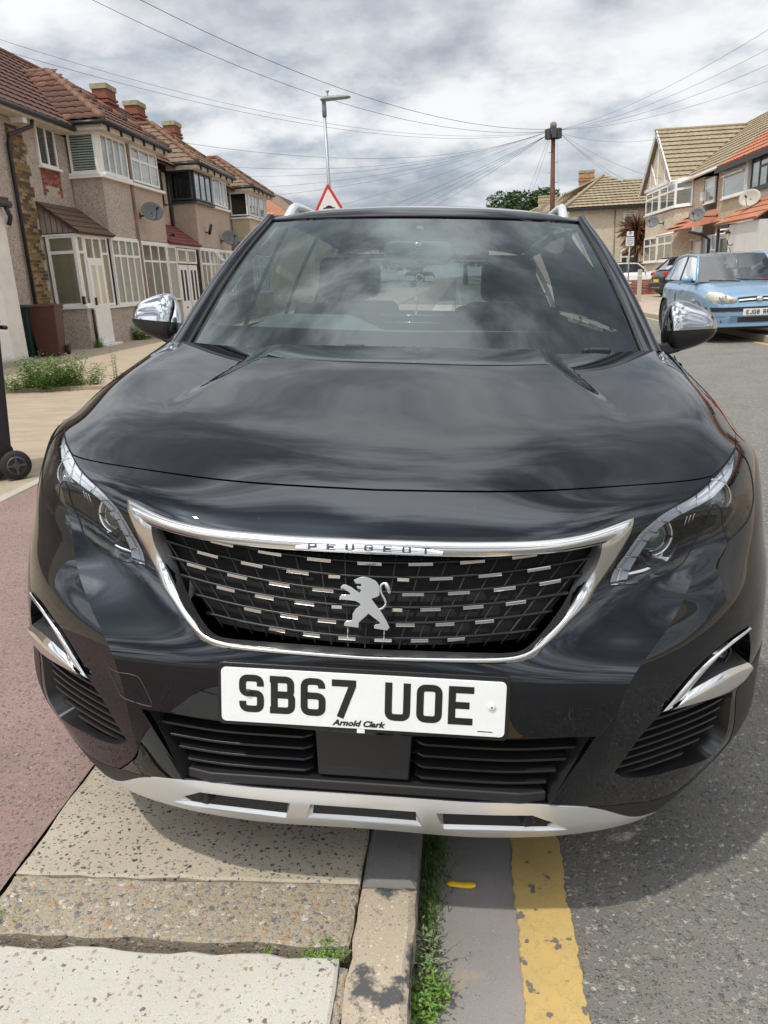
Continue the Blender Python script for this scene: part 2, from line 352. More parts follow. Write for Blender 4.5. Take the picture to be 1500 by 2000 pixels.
# ------------------------------------------------------------------ ground sheets
def sheet(name, x0, x1, y0, y1, z, m, kind='structure', parent=None):
    mb = MB(); mb.quad((x0, y0, z), (x1, y0, z), (x1, y1, z), (x0, y1, z)); o = mb.build(name, m, parent)
    if kind: o['kind'] = kind
    return o
sheet('ground', -600, 600, -600, 1500, -.06, mat('distant_ground', (.16, .16, .13), .9, var=.3, vscale=.05))
sheet('road', .325, 5.45, -40, 400, 0, M_ROAD)
sheet('gutter_strip', .10, .325, -40, 400, .0005, M_GUTTER)
pav = sheet('pavement', -2.70, .102, -40, 400, .055, M_SOIL)
sheet('footway', -2.69, -.80, -40, 400, .098, M_RED)
sheet('driveway', -14, -2.79, -40, 120, .100, M_DRIVE)
sheet('right_pavement', 5.57, 7.6, -40, 400, .108, agg('pink_paving', (.36, .27, .22), (.44, .34, .28), [(.3, .24, .2), (.5, .4, .33)], 30, .5, .3, .3, .004))
sheet('right_forecourt', 7.6, 16, -40, 60, .112, M_DRIVE)
def block(name, x0, x1, y0, y1, z0, z1, m, parent, jit=.004, nx=4, ny=14, bev=.006, seed=0):
    """a slab with slightly ragged edges and a worn rim"""
    r = random.Random(seed); P = []
    def side(ax, ay, bx, by, n):
        for i in range(n):
            t = i/n; q = 1 if 0 < i else .3; P.append((ax+(bx-ax)*t+r.uniform(-jit, jit)*q, ay+(by-ay)*t+r.uniform(-jit, jit)*q))
    side(x0, y0, x1, y0, nx*4); side(x1, y0, x1, y1, ny); side(x1, y1, x0, y1, nx*4); side(x0, y1, x0, y0, ny)
    cx, cy = (x0+x1)/2, (y0+y1)/2; n = len(P); ins = [(p[0]+(bev if p[0] < cx else -bev), p[1]+(bev if p[1] < cy else -bev)) for p in P]
    V = [(a, b_, z0) for a, b_ in P]+[(a, b_, z1-bev*.7) for a, b_ in P]+[(a, b_, z1+r.uniform(-.0006, .0006)) for a, b_ in ins]
    F = [(i, (i+1) % n, n+(i+1) % n, n+i) for i in range(n)]+[(n+i, n+(i+1) % n, 2*n+(i+1) % n, 2*n+i) for i in range(n)]+[tuple(range(2*n, 3*n))]
    mb = MB(); mb.add(V, F); return mb.build(name, m, parent)
block('paving_slab', -.795, -.012, .103, 1.02, .03, .100, M_SLAB_A, pav, seed=1)
block('paving_slab', -.795, -.016, -.058, .098, .03, .0985, M_SLAB_B, pav, jit=.005, ny=8, seed=2)
block('paving_slab', -.795, -.030, -1.0, -.090, .03, .103, M_SLAB_C, pav, jit=.005, seed=3)
block('kerb_stone', -.008, .108, .100, 1.01, -.02, .100, M_KERB_F, pav, jit=.0015, nx=2, bev=.014, seed=4)
block('kerb_stone', -.008, .109, -.815, .094, -.02, .101, M_KERB_N, pav, jit=.004, nx=2, ny=20, bev=.013, seed=5)
block('broken_stone_chip', -.028, -.011, -.30, -.105, .03, .096, M_SLAB_B, pav, jit=.003, nx=1, ny=10, seed=6)
for i in range(44):
    y = 1.026+i*.915
    block('kerb_stone', -.006, .109, y, y+.905, -.02, .100, [M_KERB_N, M_KERB_F][i % 3 == 0], pav, jit=.003, nx=1, ny=4, bev=.012, seed=20+i)
    block('paving_slab', -.795, -.012, y, y+.903, .03, .100, [M_SLAB_D, M_SLAB_A, M_SLAB_C][i % 3], pav, jit=.004, nx=1, ny=4, seed=70+i)
for i in range(12):
    y = -1.93-i*.915; block('kerb_stone', -.006, .109, y, y+.905, -.02, .1, M_KERB_N, pav, nx=1, ny=4, bev=.012, seed=120+i); block('paving_slab', -.795, -.012, y+.02, y+.90, .03, .1, M_SLAB_C, pav, nx=1, ny=4, seed=140+i)
for i in range(40):
    y = -2+i*.915; block('edging_stone', -2.785, -2.695, y, y+.905, .02, .104, M_SLAB_D, pav, jit=.003, nx=1, ny=3, bev=.006, seed=180+i)
    block('kerb_stone', 5.45, 5.57, -8+i*1.2, -8+i*1.2+1.188, -.02, .112, M_SLAB_D, pav, jit=.003, nx=1, ny=3, bev=.01, seed=220+i)
# raised concrete strip between the two driveways
b_ = block('driveway_edging', -8.4, -3.6, 8.80, 8.92, .05, .155, M_DRIVE, None, jit=.012, nx=14, ny=2, bev=.01, seed=300); b_['kind'] = 'structure'
# painted lines
def yline(name, x0, x1, y0, y1, z, seed, n):
    r = random.Random(seed); V = []; F = []
    for i in range(n+1):
        y = y0+(y1-y0)*i/n; j = lambda s: noise.noise(Vector((s*7.3, y*9, seed)))*.008+noise.noise(Vector((s*3.3, y*45, seed)))*.005+noise.noise(Vector((s*5, y*120, seed)))*.003
        V += [(x0+j(1), y, z), (x1+j(2), y, z), (x0+j(1)-.0015, y, z-.004), (x1+j(2)+.0015, y, z-.004)]
    for i in range(n): a = 4*i; F += [(a, a+1, a+5, a+4), (a+2, a, a+4, a+6), (a+1, a+3, a+7, a+5)]
    mb = MB(); mb.add(V, F); o = mb.build(name, M_YELLOW); o['kind'] = 'structure'
yline('yellow_line', .322, .438, -2.0, 2.5, .0045, 3, 900); yline('yellow_line', .325, .435, 2.5, 60, .0045, 4, 500); yline('yellow_line', 5.28, 5.38, 2, 60, .0045, 5, 400)

# ------------------------------------------------------------------ plants at ground level
def leafy(mb, base, n, h, spread, leaf, r, lean=.5, mi=(0,), stemmi=None, droop=.4, width=.35, stem_r=.002):
    """n stems with narrow leaves along them"""
    for _ in range(n):
        a = r.uniform(0, 6.283); d = spread*r.random()**.6; bx, by = base[0]+math.cos(a)*d, base[1]+math.sin(a)*d*.8
        hh = h*r.uniform(.45, 1.1); la = a+r.uniform(-.8, .8); ln = lean*r.uniform(.1, 1)
        pts = [(bx+math.cos(la)*ln*hh*(t**1.6), by+math.sin(la)*ln*hh*(t**1.6), base[2]+hh*t) for t in (0, .35, .7, 1)]
        if stemmi is not None: mb.tube(pts, [stem_r, stem_r*.8, stem_r*.6, stem_r*.3], 3, stemmi, False)
        k = max(4, int(hh/leaf*3.0))
        for i in range(k):
            t = (i+.5)/k; j = min(2, int(t*3)); f = t*3-j; p = Vector(pts[j]).lerp(Vector(pts[j+1]), f)
            an = r.uniform(0, 6.283); L_ = leaf*r.uniform(.6, 1.15)*(1-.35*t); up = r.uniform(.1, .9)
            dr = Vector((math.cos(an), math.sin(an), up)).normalized(); sd = dr.cross(Vector((0, 0, 1))).normalized()*L_*width*.5
            m1 = p+dr*L_*.5; m2 = p+dr*L_+Vector((0, 0, -droop*L_*.5))
            mb.add([p, m1+sd, m2, m1-sd], [(0, 1, 2, 3)], r.choice(mi), False)
def grass(mb, x, y, z, n, h, sx, sy, r, mi=0, w=.0025):
    for _ in range(n):
        bx, by = x+r.gauss(0, sx), y+r.gauss(0, sy); a = r.uniform(0, 6.283); hh = h*r.uniform(.4, 1.1); l = r.uniform(.1, .8)*hh
        c, s = math.cos(a), math.sin(a); V = [(bx-s*w, by+c*w, z), (bx+s*w, by-c*w, z), (bx+c*l*.4+s*w*.7, by+s*l*.4-c*w*.7, z+hh*.6), (bx+c*l*.4-s*w*.7, by+s*l*.4+c*w*.7, z+hh*.6), (bx+c*l, by+s*l, z+hh*.85)]
        mb.add(V, [(0, 1, 2, 3), (3, 2, 4)], mi, False)
r = random.Random(5)
mb = MB()
grass(mb, .130, .33, 0, 1300, .026, .020, .14, r, 0, .0016); grass(mb, .132, .09, 0, 420, .026, .011, .05, r, 0, .0014)
o = mb.build('grass', [M_GRASSD]); tag(o, 'dark short grass growing against the kerb in the shade of the SUV bumper', 'grass', kind='stuff')
def weed(name, label, specs, mats, seed):
    r = random.Random(seed); mb = MB()
    for a in specs: leafy(mb, *a[:-1], r, **a[-1])
    o = mb.build(name, mats); c = specs[0][0]
    return tag(o, label, 'weed')
weed('gutter_weed', 'silvery narrow-leaved weed in the gutter beside the stained kerb stone', [((.125, -.01, 0), 34, .06, .028, .026, dict(lean=.9, stemmi=1, width=.26, stem_r=.0010)), ((.128, .03, 0), 9, .055, .014, .03, dict(lean=.6, stemmi=1, width=.22, stem_r=.001))], [M_LEAF2, M_STEM], 11)
weed('gutter_weed', 'low green broad-leaved weed with reddish stems in the gutter, below the silvery weed', [((.133, -.085, 0), 60, .045, .038, .018, dict(lean=1.1, stemmi=1, width=.5, stem_r=.0009)), ((.128, -.12, 0), 12, .03, .022, .014, dict(lean=1.1, width=.5))], [M_LEAF1, M_STEM], 12)
weed('gutter_weed', 'bright green leafy weed hugging the kerb at the bottom edge of the picture', [((.122, -.165, 0), 26, .035, .030, .017, dict(lean=1.0, width=.6)), ((.115, -.215, 0), 30, .03, .026, .015, dict(lean=1.0, width=.6))], [M_LEAF3, M_STEM], 13)
weed('moss_tuft', 'small bright green moss tuft in the slab joint beside the kerb', [((-.055, -.072, .075), 90, .036, .030, .0085, dict(lean=.9, width=.5)), ((-.085, -.078, .08), 40, .022, .02, .007, dict(lean=.9, width=.5))], [M_LEAF3, M_STEM], 14)
weed('moss_tuft', 'tiny green sprig in the soil joint between the two nearest slabs', [((-.175, -.070, .08), 12, .018, .008, .006, dict(lean=.9, width=.5))], [M_LEAF3, M_STEM], 15)
weed('moss_tuft', 'green moss clump in the slab joint at the left edge of the picture', [((-.79, -.045, .085), 110, .028, .04, .009, dict(lean=.9, width=.5)), ((-.74, -.02, .09), 40, .014, .03, .007, dict(lean=1, width=.5))], [M_LEAF1, M_STEM], 16)
o = weed('weed_clump', 'large leafy weed clump growing from the crack between two driveways', [((-5.35, 8.95, .12), 300, .42, .36, .09, dict(lean=.7, mi=(0, 1, 1, 3), width=.30)), ((-5.85, 8.90, .12), 150, .24, .32, .08, dict(lean=.9, mi=(0, 1, 1), width=.35)), ((-4.95, 9.0, .12), 120, .30, .28, .08, dict(lean=.8, mi=(0, 1, 3), width=.3)), ((-5.30, 8.88, .12), 50, .16, .10, .06, dict(lean=.9, mi=(3,), width=.5)), ((-5.62, 9.0, .12), 5, .62, .05, .08, dict(lean=.25, mi=(0,), stemmi=0, width=.25)), ((-5.1, 9.0, .12), 14, .5, .22, .06, dict(lean=.5, mi=(0,), stemmi=2, width=.2))], [M_GRASSD, M_LEAF1, M_STEM, M_LEAF3], 17)
weed('tall_weed', 'single tall upright weed right of the large weed clump', [((-4.52, 9.1, .12), 3, .62, .03, .085, dict(lean=.08, stemmi=1, width=.28, stem_r=.005)), ((-4.42, 9.1, .12), 18, .16, .12, .09, dict(lean=.7, width=.5))], [M_LEAF1, M_STEM], 18)
weed('driveway_weed', 'green weed beside the wheeled bin next to the SUV headlight', [((-2.70, 4.15, .1), 4, .36, .03, .085, dict(lean=.25, stemmi=1, width=.30, stem_r=.004)), ((-2.60, 4.30, .1), 3, .40, .04, .07, dict(lean=.25, stemmi=1, width=.3, stem_r=.004)), ((-2.70, 4.12, .1), 60, .10, .13, .045, dict(lean=1, width=.4))], [M_LEAF1, M_STEM], 19)
weed('wall_weed', 'bushy green weed at the foot of the porch wall behind the chrome mirror', [((-8.35, 19.4, .1), 90, .38, .30, .12, dict(lean=.8, width=.5)), ((-8.35, 20.3, .1), 50, .2, .6, .09, dict(lean=.9, width=.4))], [M_LEAF1, M_STEM], 20)
weed('wall_weed', 'small green weed at the foot of the drainpipe beside the white front door', [((-8.40, 16.95, .1), 40, .22, .10, .08, dict(lean=.6, width=.35))], [M_LEAF1, M_STEM], 21)
# litter
mb = MB(); mb.tube([(-.028+.056*i/8, .0007*math.sin(i), .0) for i in range(9)], [.0005]+[.0075]*7+[.004], 10); 
lt = mb.build('yellow_wrapper', mat('yellow_plastic', (.75, .50, .02), .3), loc=(.202, .205, .007), rot=(0, 0, -.06)); lt.scale = (1.2, 1.1, .7)
tag(lt, 'crumpled yellow plastic sleeve lying in the gutter under the bumper', 'litter')

# ------------------------------------------------------------------ houses: materials and builders
def pebble(name, c1, c2, scale=38, bump=1.0):
    return agg(name, c1, c2, [tuple(min(1, x*1.25) for x in c2), tuple(x*.55 for x in c1), tuple(x*.8 for x in c1), tuple(min(1, x*1.1) for x in c2)], scale, .9, .42, bump, .02, rough=.95)
M_PEB1 = pebble('pebbledash_grey_pink', (.44, .37, .31), (.53, .455, .39)); M_PEB2 = pebble('pebbledash_brown', (.42, .33, .26), (.49, .40, .32), 70, .5)
M_PEB3 = pebble('pebbledash_cream', (.50, .43, .28), (.58, .50, .34), 70, .4); M_PEBR = pebble('pebbledash_tan', (.52, .40, .27), (.60, .48, .34), 26)
M_PEBC = pebble('pebbledash_sand', (.58, .50, .38), (.66, .57, .44), 26); M_GREYW = mat('grey_white_render', (.60, .59, .57), .9, var=.05, vscale=2, bump=.1)
M_WHITEW = mat('white_rough_render', (.74, .71, .64), .9, var=.08, vscale=3, bump=.9, bscale=30)
M_UPVC = mat('white_window_frame', (.80, .79, .75), .35, var=.03, vscale=4); M_DARKF = mat('dark_grey_window_frame', (.045, .048, .052), .4)
M_PANE = glass_mat('house_glass', (.80, .84, .82), 1.5, boost=1.7)
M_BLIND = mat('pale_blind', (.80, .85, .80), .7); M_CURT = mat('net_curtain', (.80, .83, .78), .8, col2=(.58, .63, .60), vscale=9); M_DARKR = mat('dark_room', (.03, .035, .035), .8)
M_TAN = mat('frosted_tan_board', (.58, .53, .39), .5, var=.1, vscale=2)
M_TILE = mat('clay_tile_brown', (.135, .062, .040), .85, col2=(.08, .044, .033), vscale=3.5, vdet=8, bump=.25, bscale=60); M_TILE2 = mat('dark_brown_tile', (.085, .055, .045), .85, var=.4, vscale=4)
M_TILER = mat('red_porch_tile', (.23, .055, .04), .8, col2=(.13, .04, .035), vscale=3); M_TILEO = mat('orange_tile', (.48, .19, .10), .8, col2=(.38, .14, .075), vscale=2)
M_TILET = mat('tan_concrete_tile', (.34, .28, .185), .9, col2=(.25, .20, .13), vscale=1.5, vdet=8); M_TILEG = mat('brown_grey_tile', (.15, .11, .075), .9, col2=(.21, .145, .095), vscale=3, vdet=8)
M_LICH = mat('ridge_tile_lichen', (.155, .07, .043), .9, col2=(.22, .13, .085), vscale=5, vdet=9)
M_BRICKY = [mat('yellow_stock_brick_'+n, c, .9, col2=tuple(x*.55 for x in c), vscale=20, bump=.3, bscale=90) for n, c in (('ochre', (.30, .20, .085)), ('brown', (.20, .125, .06)), ('dark', (.115, .08, .05)), ('pale', (.36, .27, .14)))]
M_BRICKR = [mat('red_brick_'+n, c, .9, var=.25, vscale=20, bump=.3, bscale=90) for n, c in (('dark', (.20, .06, .045)), ('light', (.30, .10, .07)))]
M_MORTAR = mat('mortar', (.42, .37, .29), .95, var=.2, vscale=15); M_CHIM = mat('chimney_brick', (.28, .10, .06), .9, col2=(.18, .075, .05), vscale=6); M_CHIMC = mat('mossy_cement_cap', (.33, .30, .18), .95, var=.3, vscale=6)
M_GUT = mat('black_gutter', (.02, .022, .025), .4); M_GUTW = mat('white_gutter', (.7, .7, .68), .5); M_SOFF = mat('cream_soffit', (.55, .50, .40), .7, var=.15, vscale=3); M_LEAD = mat('lead_flashing', (.50, .52, .52), .5)
M_WOOD = mat('weathered_timber', (.25, .20, .165), .9, var=.35, vscale=3, bump=.4, bscale=20); M_DISH = mat('dark_grey_dish', (.13, .135, .135), .5); M_DISHL = mat('pale_dish', (.42, .40, .33), .5)
def FM(O, ax):
    """local frame: x along ax, z up, -y outwards"""
    ax = Vector(ax).normalized(); up = Vector((0, 0, 1)); y = up.cross(ax); return Matrix(((ax.x, y.x, 0, O[0]), (ax.y, y.y, 0, O[1]), (0, 0, 1, O[2]), (0, 0, 0, 1)))
def part(mb, name, m, parent, M, **k): 
    o = mb.build(name, m, parent, **k); o.matrix_basis = M.copy(); return o
def window(parent, M, w, h, cols, trans=None, fm=None, back=None, sill=True, fw=.055, slats=False, panes=True, name='window', proud=.045, openf=()):
    """cols: list of relative pane widths; trans: fraction of height of the transom(s) (or per-column list)"""
    fm = fm or M_UPVC; back = back or M_CURT
    mb = MB(); mb.box(0, w, -proud, .02, 0, fw); mb.box(0, w, -proud, .02, h-fw, h); mb.box(0, fw, -proud, .02, fw, h-fw); mb.box(w-fw, w, -proud, .02, fw, h-fw)
    tot = sum(cols); xs = [0]
    for c in cols: xs.append(xs[-1]+c/tot*(w-fw)) 
    cells = []
    for i in range(len(cols)):
        a, b_ = xs[i]+fw, xs[i+1]
        if i: mb.box(xs[i], xs[i]+fw, -proud+.003, .02, fw, h-fw)
        tr = trans[i] if isinstance(trans, (list, tuple)) else trans
        if tr:
            mb.box(a, b_, -proud+.006, .02, h*tr-fw/2, h*tr+fw/2); cells += [(a, b_, fw, h*tr-fw/2), (a, b_, h*tr+fw/2, h-fw)]
        else: cells.append((a, b_, fw, h-fw))
    wo_ = part(mb, name, fm, parent, M)
    for i, (a, b_, z0, z1) in enumerate(cells):
        if i in openf:      # top-hung casement standing open
            q = MB(); hh = z1-z0; q.box(a-.02, b_+.02, -.03, .01, -hh, -hh+.05); q.box(a-.02, b_+.02, -.03, .01, -.05, 0); q.box(a-.02, a+.03, -.03, .01, -hh+.05, -.05); q.box(b_-.03, b_+.02, -.03, .01, -hh+.05, -.05)
            oo = q.build('open_casement', fm, wo_, loc=(0, -proud-.02, z1), rot=(R_(-38), 0, 0)); g = MB(); g.box(a+.03, b_-.03, -.014, -.008, -hh+.05, -.05); g.build('pane', M_PANE, oo); 
        elif panes: q = MB(); q.quad((a, -.022, z0), (b_, -.022, z0), (b_, -.022, z1), (a, -.022, z1)); q.build('pane', M_PANE, wo_)
    q = MB()
    if back is M_CURT:
        n = 40; V = []
        for i in range(n+1): x = fw+(w-2*fw)*i/n; y = .012+.006*math.sin(i*2.1)+.004*math.sin(i*.9); V += [(x, y, fw), (x, y, h-fw)]
        q.add(V, [(2*i, 2*i+2, 2*i+3, 2*i+1) for i in range(n)], 0, True)
    else: q.quad((fw, .014, fw), (w-fw, .014, fw), (w-fw, .014, h-fw), (fw, .014, h-fw))
    q.build('curtain' if back is M_CURT else 'window_backing', back, wo_)
    if slats:
        q = MB(); z = fw+.03
        while z < h-fw-.02: q.box(fw, w-fw, .0, .012, z, z+.034); z += .058
        q.build('blind', M_BLIND, wo_)['kind'] = 'stuff'
    if sill: q = MB(); q.box(-.05, w+.05, -.11, .02, -.055, 0); q.build('sill', fm, wo_)
    return wo_
def tiles(parent, P0, P1, T0, T1, rows, tw, m, name='roof', amp=.018, step=.028, nmax=400, corr=True, caps=()):
    """a tiled slope as real stepped courses, P0-P1 the eave, T0-T1 the top edge"""
    P0, P1, T0, T1 = map(Vector, (P0, P1, T0, T1)); nrm = (P1-P0).cross((T0-P0) if (T0-P0).length > .01 else (T1-P0)).normalized()
    mb = MB(); wall = (P1-P0).normalized()
    for i in range(rows):
        a, b_ = i/rows, min(1, (i+1.12)/rows); L0, R0 = P0.lerp(T0, a), P1.lerp(T1, a); L1, R1 = P0.lerp(T0, b_), P1.lerp(T1, b_)
        wd = (R0-L0).length; n = min(nmax, max(2, int(wd/tw*(4 if corr else 1)))); V = []
        jit = [rnd.uniform(-.004, .004) for _ in range(n+2)]
        for j in range(n+1):
            t = j/n; s0 = (L0-P0).dot(wall)+wd*t; hgt = amp*abs(math.sin(math.pi*s0/tw)) if corr else 0
            lo = L0.lerp(R0, t)+nrm*(step+hgt+jit[j]); hi = L1.lerp(R1, t)+nrm*(.002+hgt*.6); V += [lo, hi, lo-nrm*.024]
        mb.add(V, [(3*j, 3*j+3, 3*j+4, 3*j+1) for j in range(n)]+[(3*j+2, 3*j+5, 3*j+3, 3*j) for j in range(n)], 0, False)
    o = mb.build(name, m, parent); o['kind'] = 'stuff'; return o
def slope_base(parent, pts, m, name='roof', th=.05):
    P = [Vector(p) for p in pts]; n = (P[1]-P[0]).cross(P[2]-P[0]).normalized()*th
    k = len(P); mb = MB(); mb.add([p-n*.02 for p in P]+[p-n for p in P], [tuple(range(k)), tuple(range(k, 2*k))[::-1]]+[(i, (i+1) % k, k+(i+1) % k, k+i) for i in range(k)]); return fixn(mb.build(name, m, parent))
def ridge_tiles(parent, A, B, m=None, r=.085, ln=.42):
    A, B = Vector(A), Vector(B); n = max(1, int((B-A).length/ln)); d = (B-A)/n
    me = MB(); me.tube([(0, 0, 0), (d.length*.96, 0, 0)], [r*.95, r], 10); me = me.mesh('ridge_tile', m or M_LICH)
    q = d.to_track_quat('X', 'Z').to_euler()
    for i in range(n):
        o = link('ridge_tile', me, parent, A+d*i, q); 
def chimney(parent, x, y, z, w=.9, d=.55, h=1.1, m=None):
    mb = MB(); mb.box(x-d/2, x+d/2, y-w/2, y+w/2, z-1.2, z+h); mb.box(x-d/2-.06, x+d/2+.06, y-w/2-.06, y+w/2+.06, z+h*.45, z+h*.55); mb.box(x-d/2-.05, x+d/2+.05, y-w/2-.05, y+w/2+.05, z+h*.62, z+h*.70)
    c = mb.build('chimney', m or M_CHIM, parent)
    mb = MB(); mb.box(x-d/2-.04, x+d/2+.04, y-w/2-.04, y+w/2+.04, z+h, z+h+.16); mb.build('chimney_cap', M_CHIMC, c)
    return c
def dish(parent_name, label, loc, ax, rad=.36, m=None, arm=.35, tilt=20, azim=0):
    """wall-mounted satellite dish: loc = wall point, ax = FM axis"""
    e = empty('satellite_dish', label=label, cat='satellite dish', group='satellite dishes on the house walls'); e.matrix_world = FM(loc, ax)
    mb = MB(); mb.box(-.05, .05, -.02, .0, -.08, .08); mb.tube([(0, -.01, 0), (0, -arm*.6, 0), (0, -arm, .06)], .022, 8); mb.build('wall_bracket', M_GUT, e)
    Mx = Matrix.Translation((0, -arm, .08)) @ Matrix.Rotation(R_(azim), 4, 'Z') @ Matrix.Rotation(R_(90-tilt), 4, 'X') @ Matrix.Diagonal((1, .86, 1, 1))
    mb = MB(); mb.lathe([(.001, -.02), (rad*.4, -.008), (rad*.75, .025), (rad, .06), (rad*1.01, .055), (rad*.76, .015), (rad*.4, -.02), (.001, -.032)], 28, M=Mx, cap=False); mb.build('reflector', m or M_DISH, e)
    mb = MB(); mb.tube([Mx @ Vector((0, -rad*.9, .0)), Mx @ Vector((0, -rad*1.0, .22)), Mx @ Vector((0, -rad*.35, .42))], .011, 6); mb.tube([Mx @ Vector((0, -rad*.35, .36)), Mx @ Vector((0, -rad*.35, .48))], .03, 10); mb.build('feed_arm', M_GUT, e)
    return e

# ------------------------------------------------------------------ left terrace
XW, XB, XE = -9.3, -8.5, -8.22       # main wall, bay front, wing eave
EZ, EB = 5.20, 5.33                  # eave heights
YF = (0, 1, 0); CF = (1, 0, 0)       # frame axes: facing the street / facing the camera
def wall(parent, x0, x1, y0, y1, z0, z1, m, name='wall'): mb = MB(); mb.box(x0, x1, y0, y1, z0, z1); return mb.build(name, m, parent)
def brick_panel(parent, M, w, h, z0, mats, skip=None, holes=None, cx=.225, cz=.075, seed=1, proud=.02, jag=0):
    r = random.Random(seed); mes = []
    for m in mats:
        mb = MB(); mb.box(.005, cx-.005, -proud, .01, .005, cz-.007); mes.append(mb.mesh('brick', m))
        mb = MB(); mb.box(.005, cx/2-.005, -proud, .01, .005, cz-.007); mes.append(mb.mesh('brick', m))
    for j in range(int(h/cz)):
        off = 0 if j % 2 else -cx/2; x = 0; k = 0
        ww = w+(jag if (j//3) % 2 else 0)
        while x < ww-.05:
            half = (k == 0 and j % 2 == 0) or (x+cx > ww+.02); L_ = cx/2 if half else cx
            if x+L_ <= ww+.03 and not (holes and holes(x+L_/2, z0+j*cz)):
                o = link('brick', mes[2*r.randrange(len(mats))+(1 if half else 0)], parent); o.matrix_basis = M @ Matrix.Translation((x, r.uniform(-.004, .004), z0+j*cz))
            x += L_; k += 1
# --- house A (pebbledash, brick corner, white porch)
HA = empty('terraced_house', (0, 0, 0), label='pebbledashed end house with yellow brick corner and white glazed porch', cat='house')
wall(HA, XW-7, XW, 14.6, 22.75, 0, 5.05, M_PEB1)
wall(HA, XB-.78, XB, 18.70, 20.52, 2.72, 4.10, M_PEB1, 'bay_wall')
mb = MB(); mb.box(-.02, .80, -.006, .01, 0, 4.9); part(mb, 'mortar_strip', M_MORTAR, HA, FM((XW, 15.98, .1), YF))
brick_panel(HA, FM((XW, 15.98, 0), YF), .70, 4.85, .12, M_BRICKY, seed=4, jag=.11)
mb = MB(); mb.box(0, .92, -.006, .01, 0, .62); part(mb, 'mortar_strip', M_MORTAR, HA, FM((XW, 17.22, 3.58), YF))
brick_panel(HA, FM((XW, 17.22, 0), YF), .90, .60, 3.60, M_BRICKR, seed=6, holes=lambda x, z: z < 3.78 and .17 < x < .74)
window(HA, FM((XW, 17.22, 4.24), YF), .86, .92, [1, 1], None, back=M_DARKR, slats=True)
window(HA, FM((XW+.06, 18.70, 4.22), CF), .70, .92, [1], None, back=M_DARKR, slats=True)
window(HA, FM((XB, 18.78, 4.22), YF), 1.58, .92, [1, 1, 1, 1], None, slats=False)
mb = MB(); mb.box(XW, XB+.1, 18.60, 20.52, 4.10, 4.17); mb.build('bay_sill', M_UPVC, HA)
mb = MB(); mb.box(XB-.08, XB+.0, 18.71, 18.80, 4.17, 5.14); mb.build('bay_corner_post', M_UPVC, HA)
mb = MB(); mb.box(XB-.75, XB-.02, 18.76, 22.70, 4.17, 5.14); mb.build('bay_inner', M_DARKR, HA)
# porch
mb = MB(); mb.box(XW, XB, 16.82, 17.10, .1, 1.02); mb.box(XB-.2, XB, 18.05, 20.42, .1, .98); mb.build('porch_wall', M_PEB1, HA)
mb = MB(); mb.box(XW+.1, XB+.06, 16.76, 17.12, 1.02, 1.08); mb.box(XB-.2, XB+.06, 18.05, 20.42, .98, 1.04); mb.build('porch_sill', M_UPVC, HA)
window(HA, FM((XW+.06, 16.86, 1.08), CF), .70, 1.60, [1], .76, back=M_TAN, sill=False, fw=.07)
window(HA, FM((XB-.06, 16.86, 1.08), YF), .34, 1.60, [1], .76, back=M_TAN, sill=False)
dr = window(HA, FM((XB-.04, 17.2, 2.12), YF), .86, .54, [1, 1], None, back=M_TAN, sill=False, name='fanlight')
window(HA, FM((XB-.06, 18.08, 1.05), YF), .42, 1.63, [1], .76, back=M_TAN, sill=False)
mb = MB(); mb.box(0, .84, -.04, .02, 0, 2.0); d_ = part(mb, 'front_door', M_UPVC, HA, FM((XB-.02, 17.21, .16), YF))
for x in (.14, .50):
    mb = MB(); mb.box(x, x+.20, -.046, -.035, .95, 1.85); mb.build('door_glass', M_TAN, d_)
    mb = MB(); mb.box(x-.01, x+.21, -.048, -.04, .15, .22); mb.box(x-.01, x+.21, -.048, -.04, .74, .80); mb.build('door_moulding', M_UPVC, d_)
mb = MB(); mb.box(.06, .09, -.09, -.04, .92, 1.10); mb.build('door_handle', M_GUT, d_)
mb = MB(); mb.box(-.06, .92, -.22, .0, -.10, -.01); mb.build('doorstep', M_UPVC, d_)
window(HA, FM((XB, 18.62, 1.04), YF), 1.78, 1.64, [1, 1, 1, 1], .74, back=M_CURT, sill=False)
mb = MB(); mb.box(XW, XB+.02, 16.80, 20.45, 2.66, 2.72); mb.build('porch_head', M_UPVC, HA)
pr = slope_base(HA, [(XB+.12, 16.74, 2.72), (XB+.12, 18.72, 2.72), (XW, 18.72, 3.42), (XW, 16.74, 3.42)], M_TILE2, 'porch_roof')
tiles(pr, (XB+.14, 16.72, 2.72), (XB+.14, 18.72, 2.72), (XW, 16.72, 3.43), (XW, 18.72, 3.43), 5, .2, mat('porch_tile_mossy', (.15, .075, .05), .9, col2=(.09, .075, .045), vscale=4), 'porch_tiles', corr=False, step=.022)
mb = MB(); mb.prism([(XW, 2.70), (XB+.04, 2.70), (XW, 3.38)], 16.80, 16.84, 'y'); fixn(mb.build('timber_gable', M_WOOD, HA))
for i in range(6): mb = MB(); x = XW+.13*i; mb.box(x+.004, x+.012, 16.79, 16.80, 2.71, 3.38-(x-XW)*.82); mb.build('board_joint', M_GUT, HA)
mb = MB(); mb.tube([(XW+.62, 16.79, 2.0), (XW+.62, 16.79, 1.1)], .0, 4) if 0 else mb.box(XB-.02, XB+.03, 16.70, 16.78, 1.12, 1.30); mb.build('key_box', M_GUT, HA)
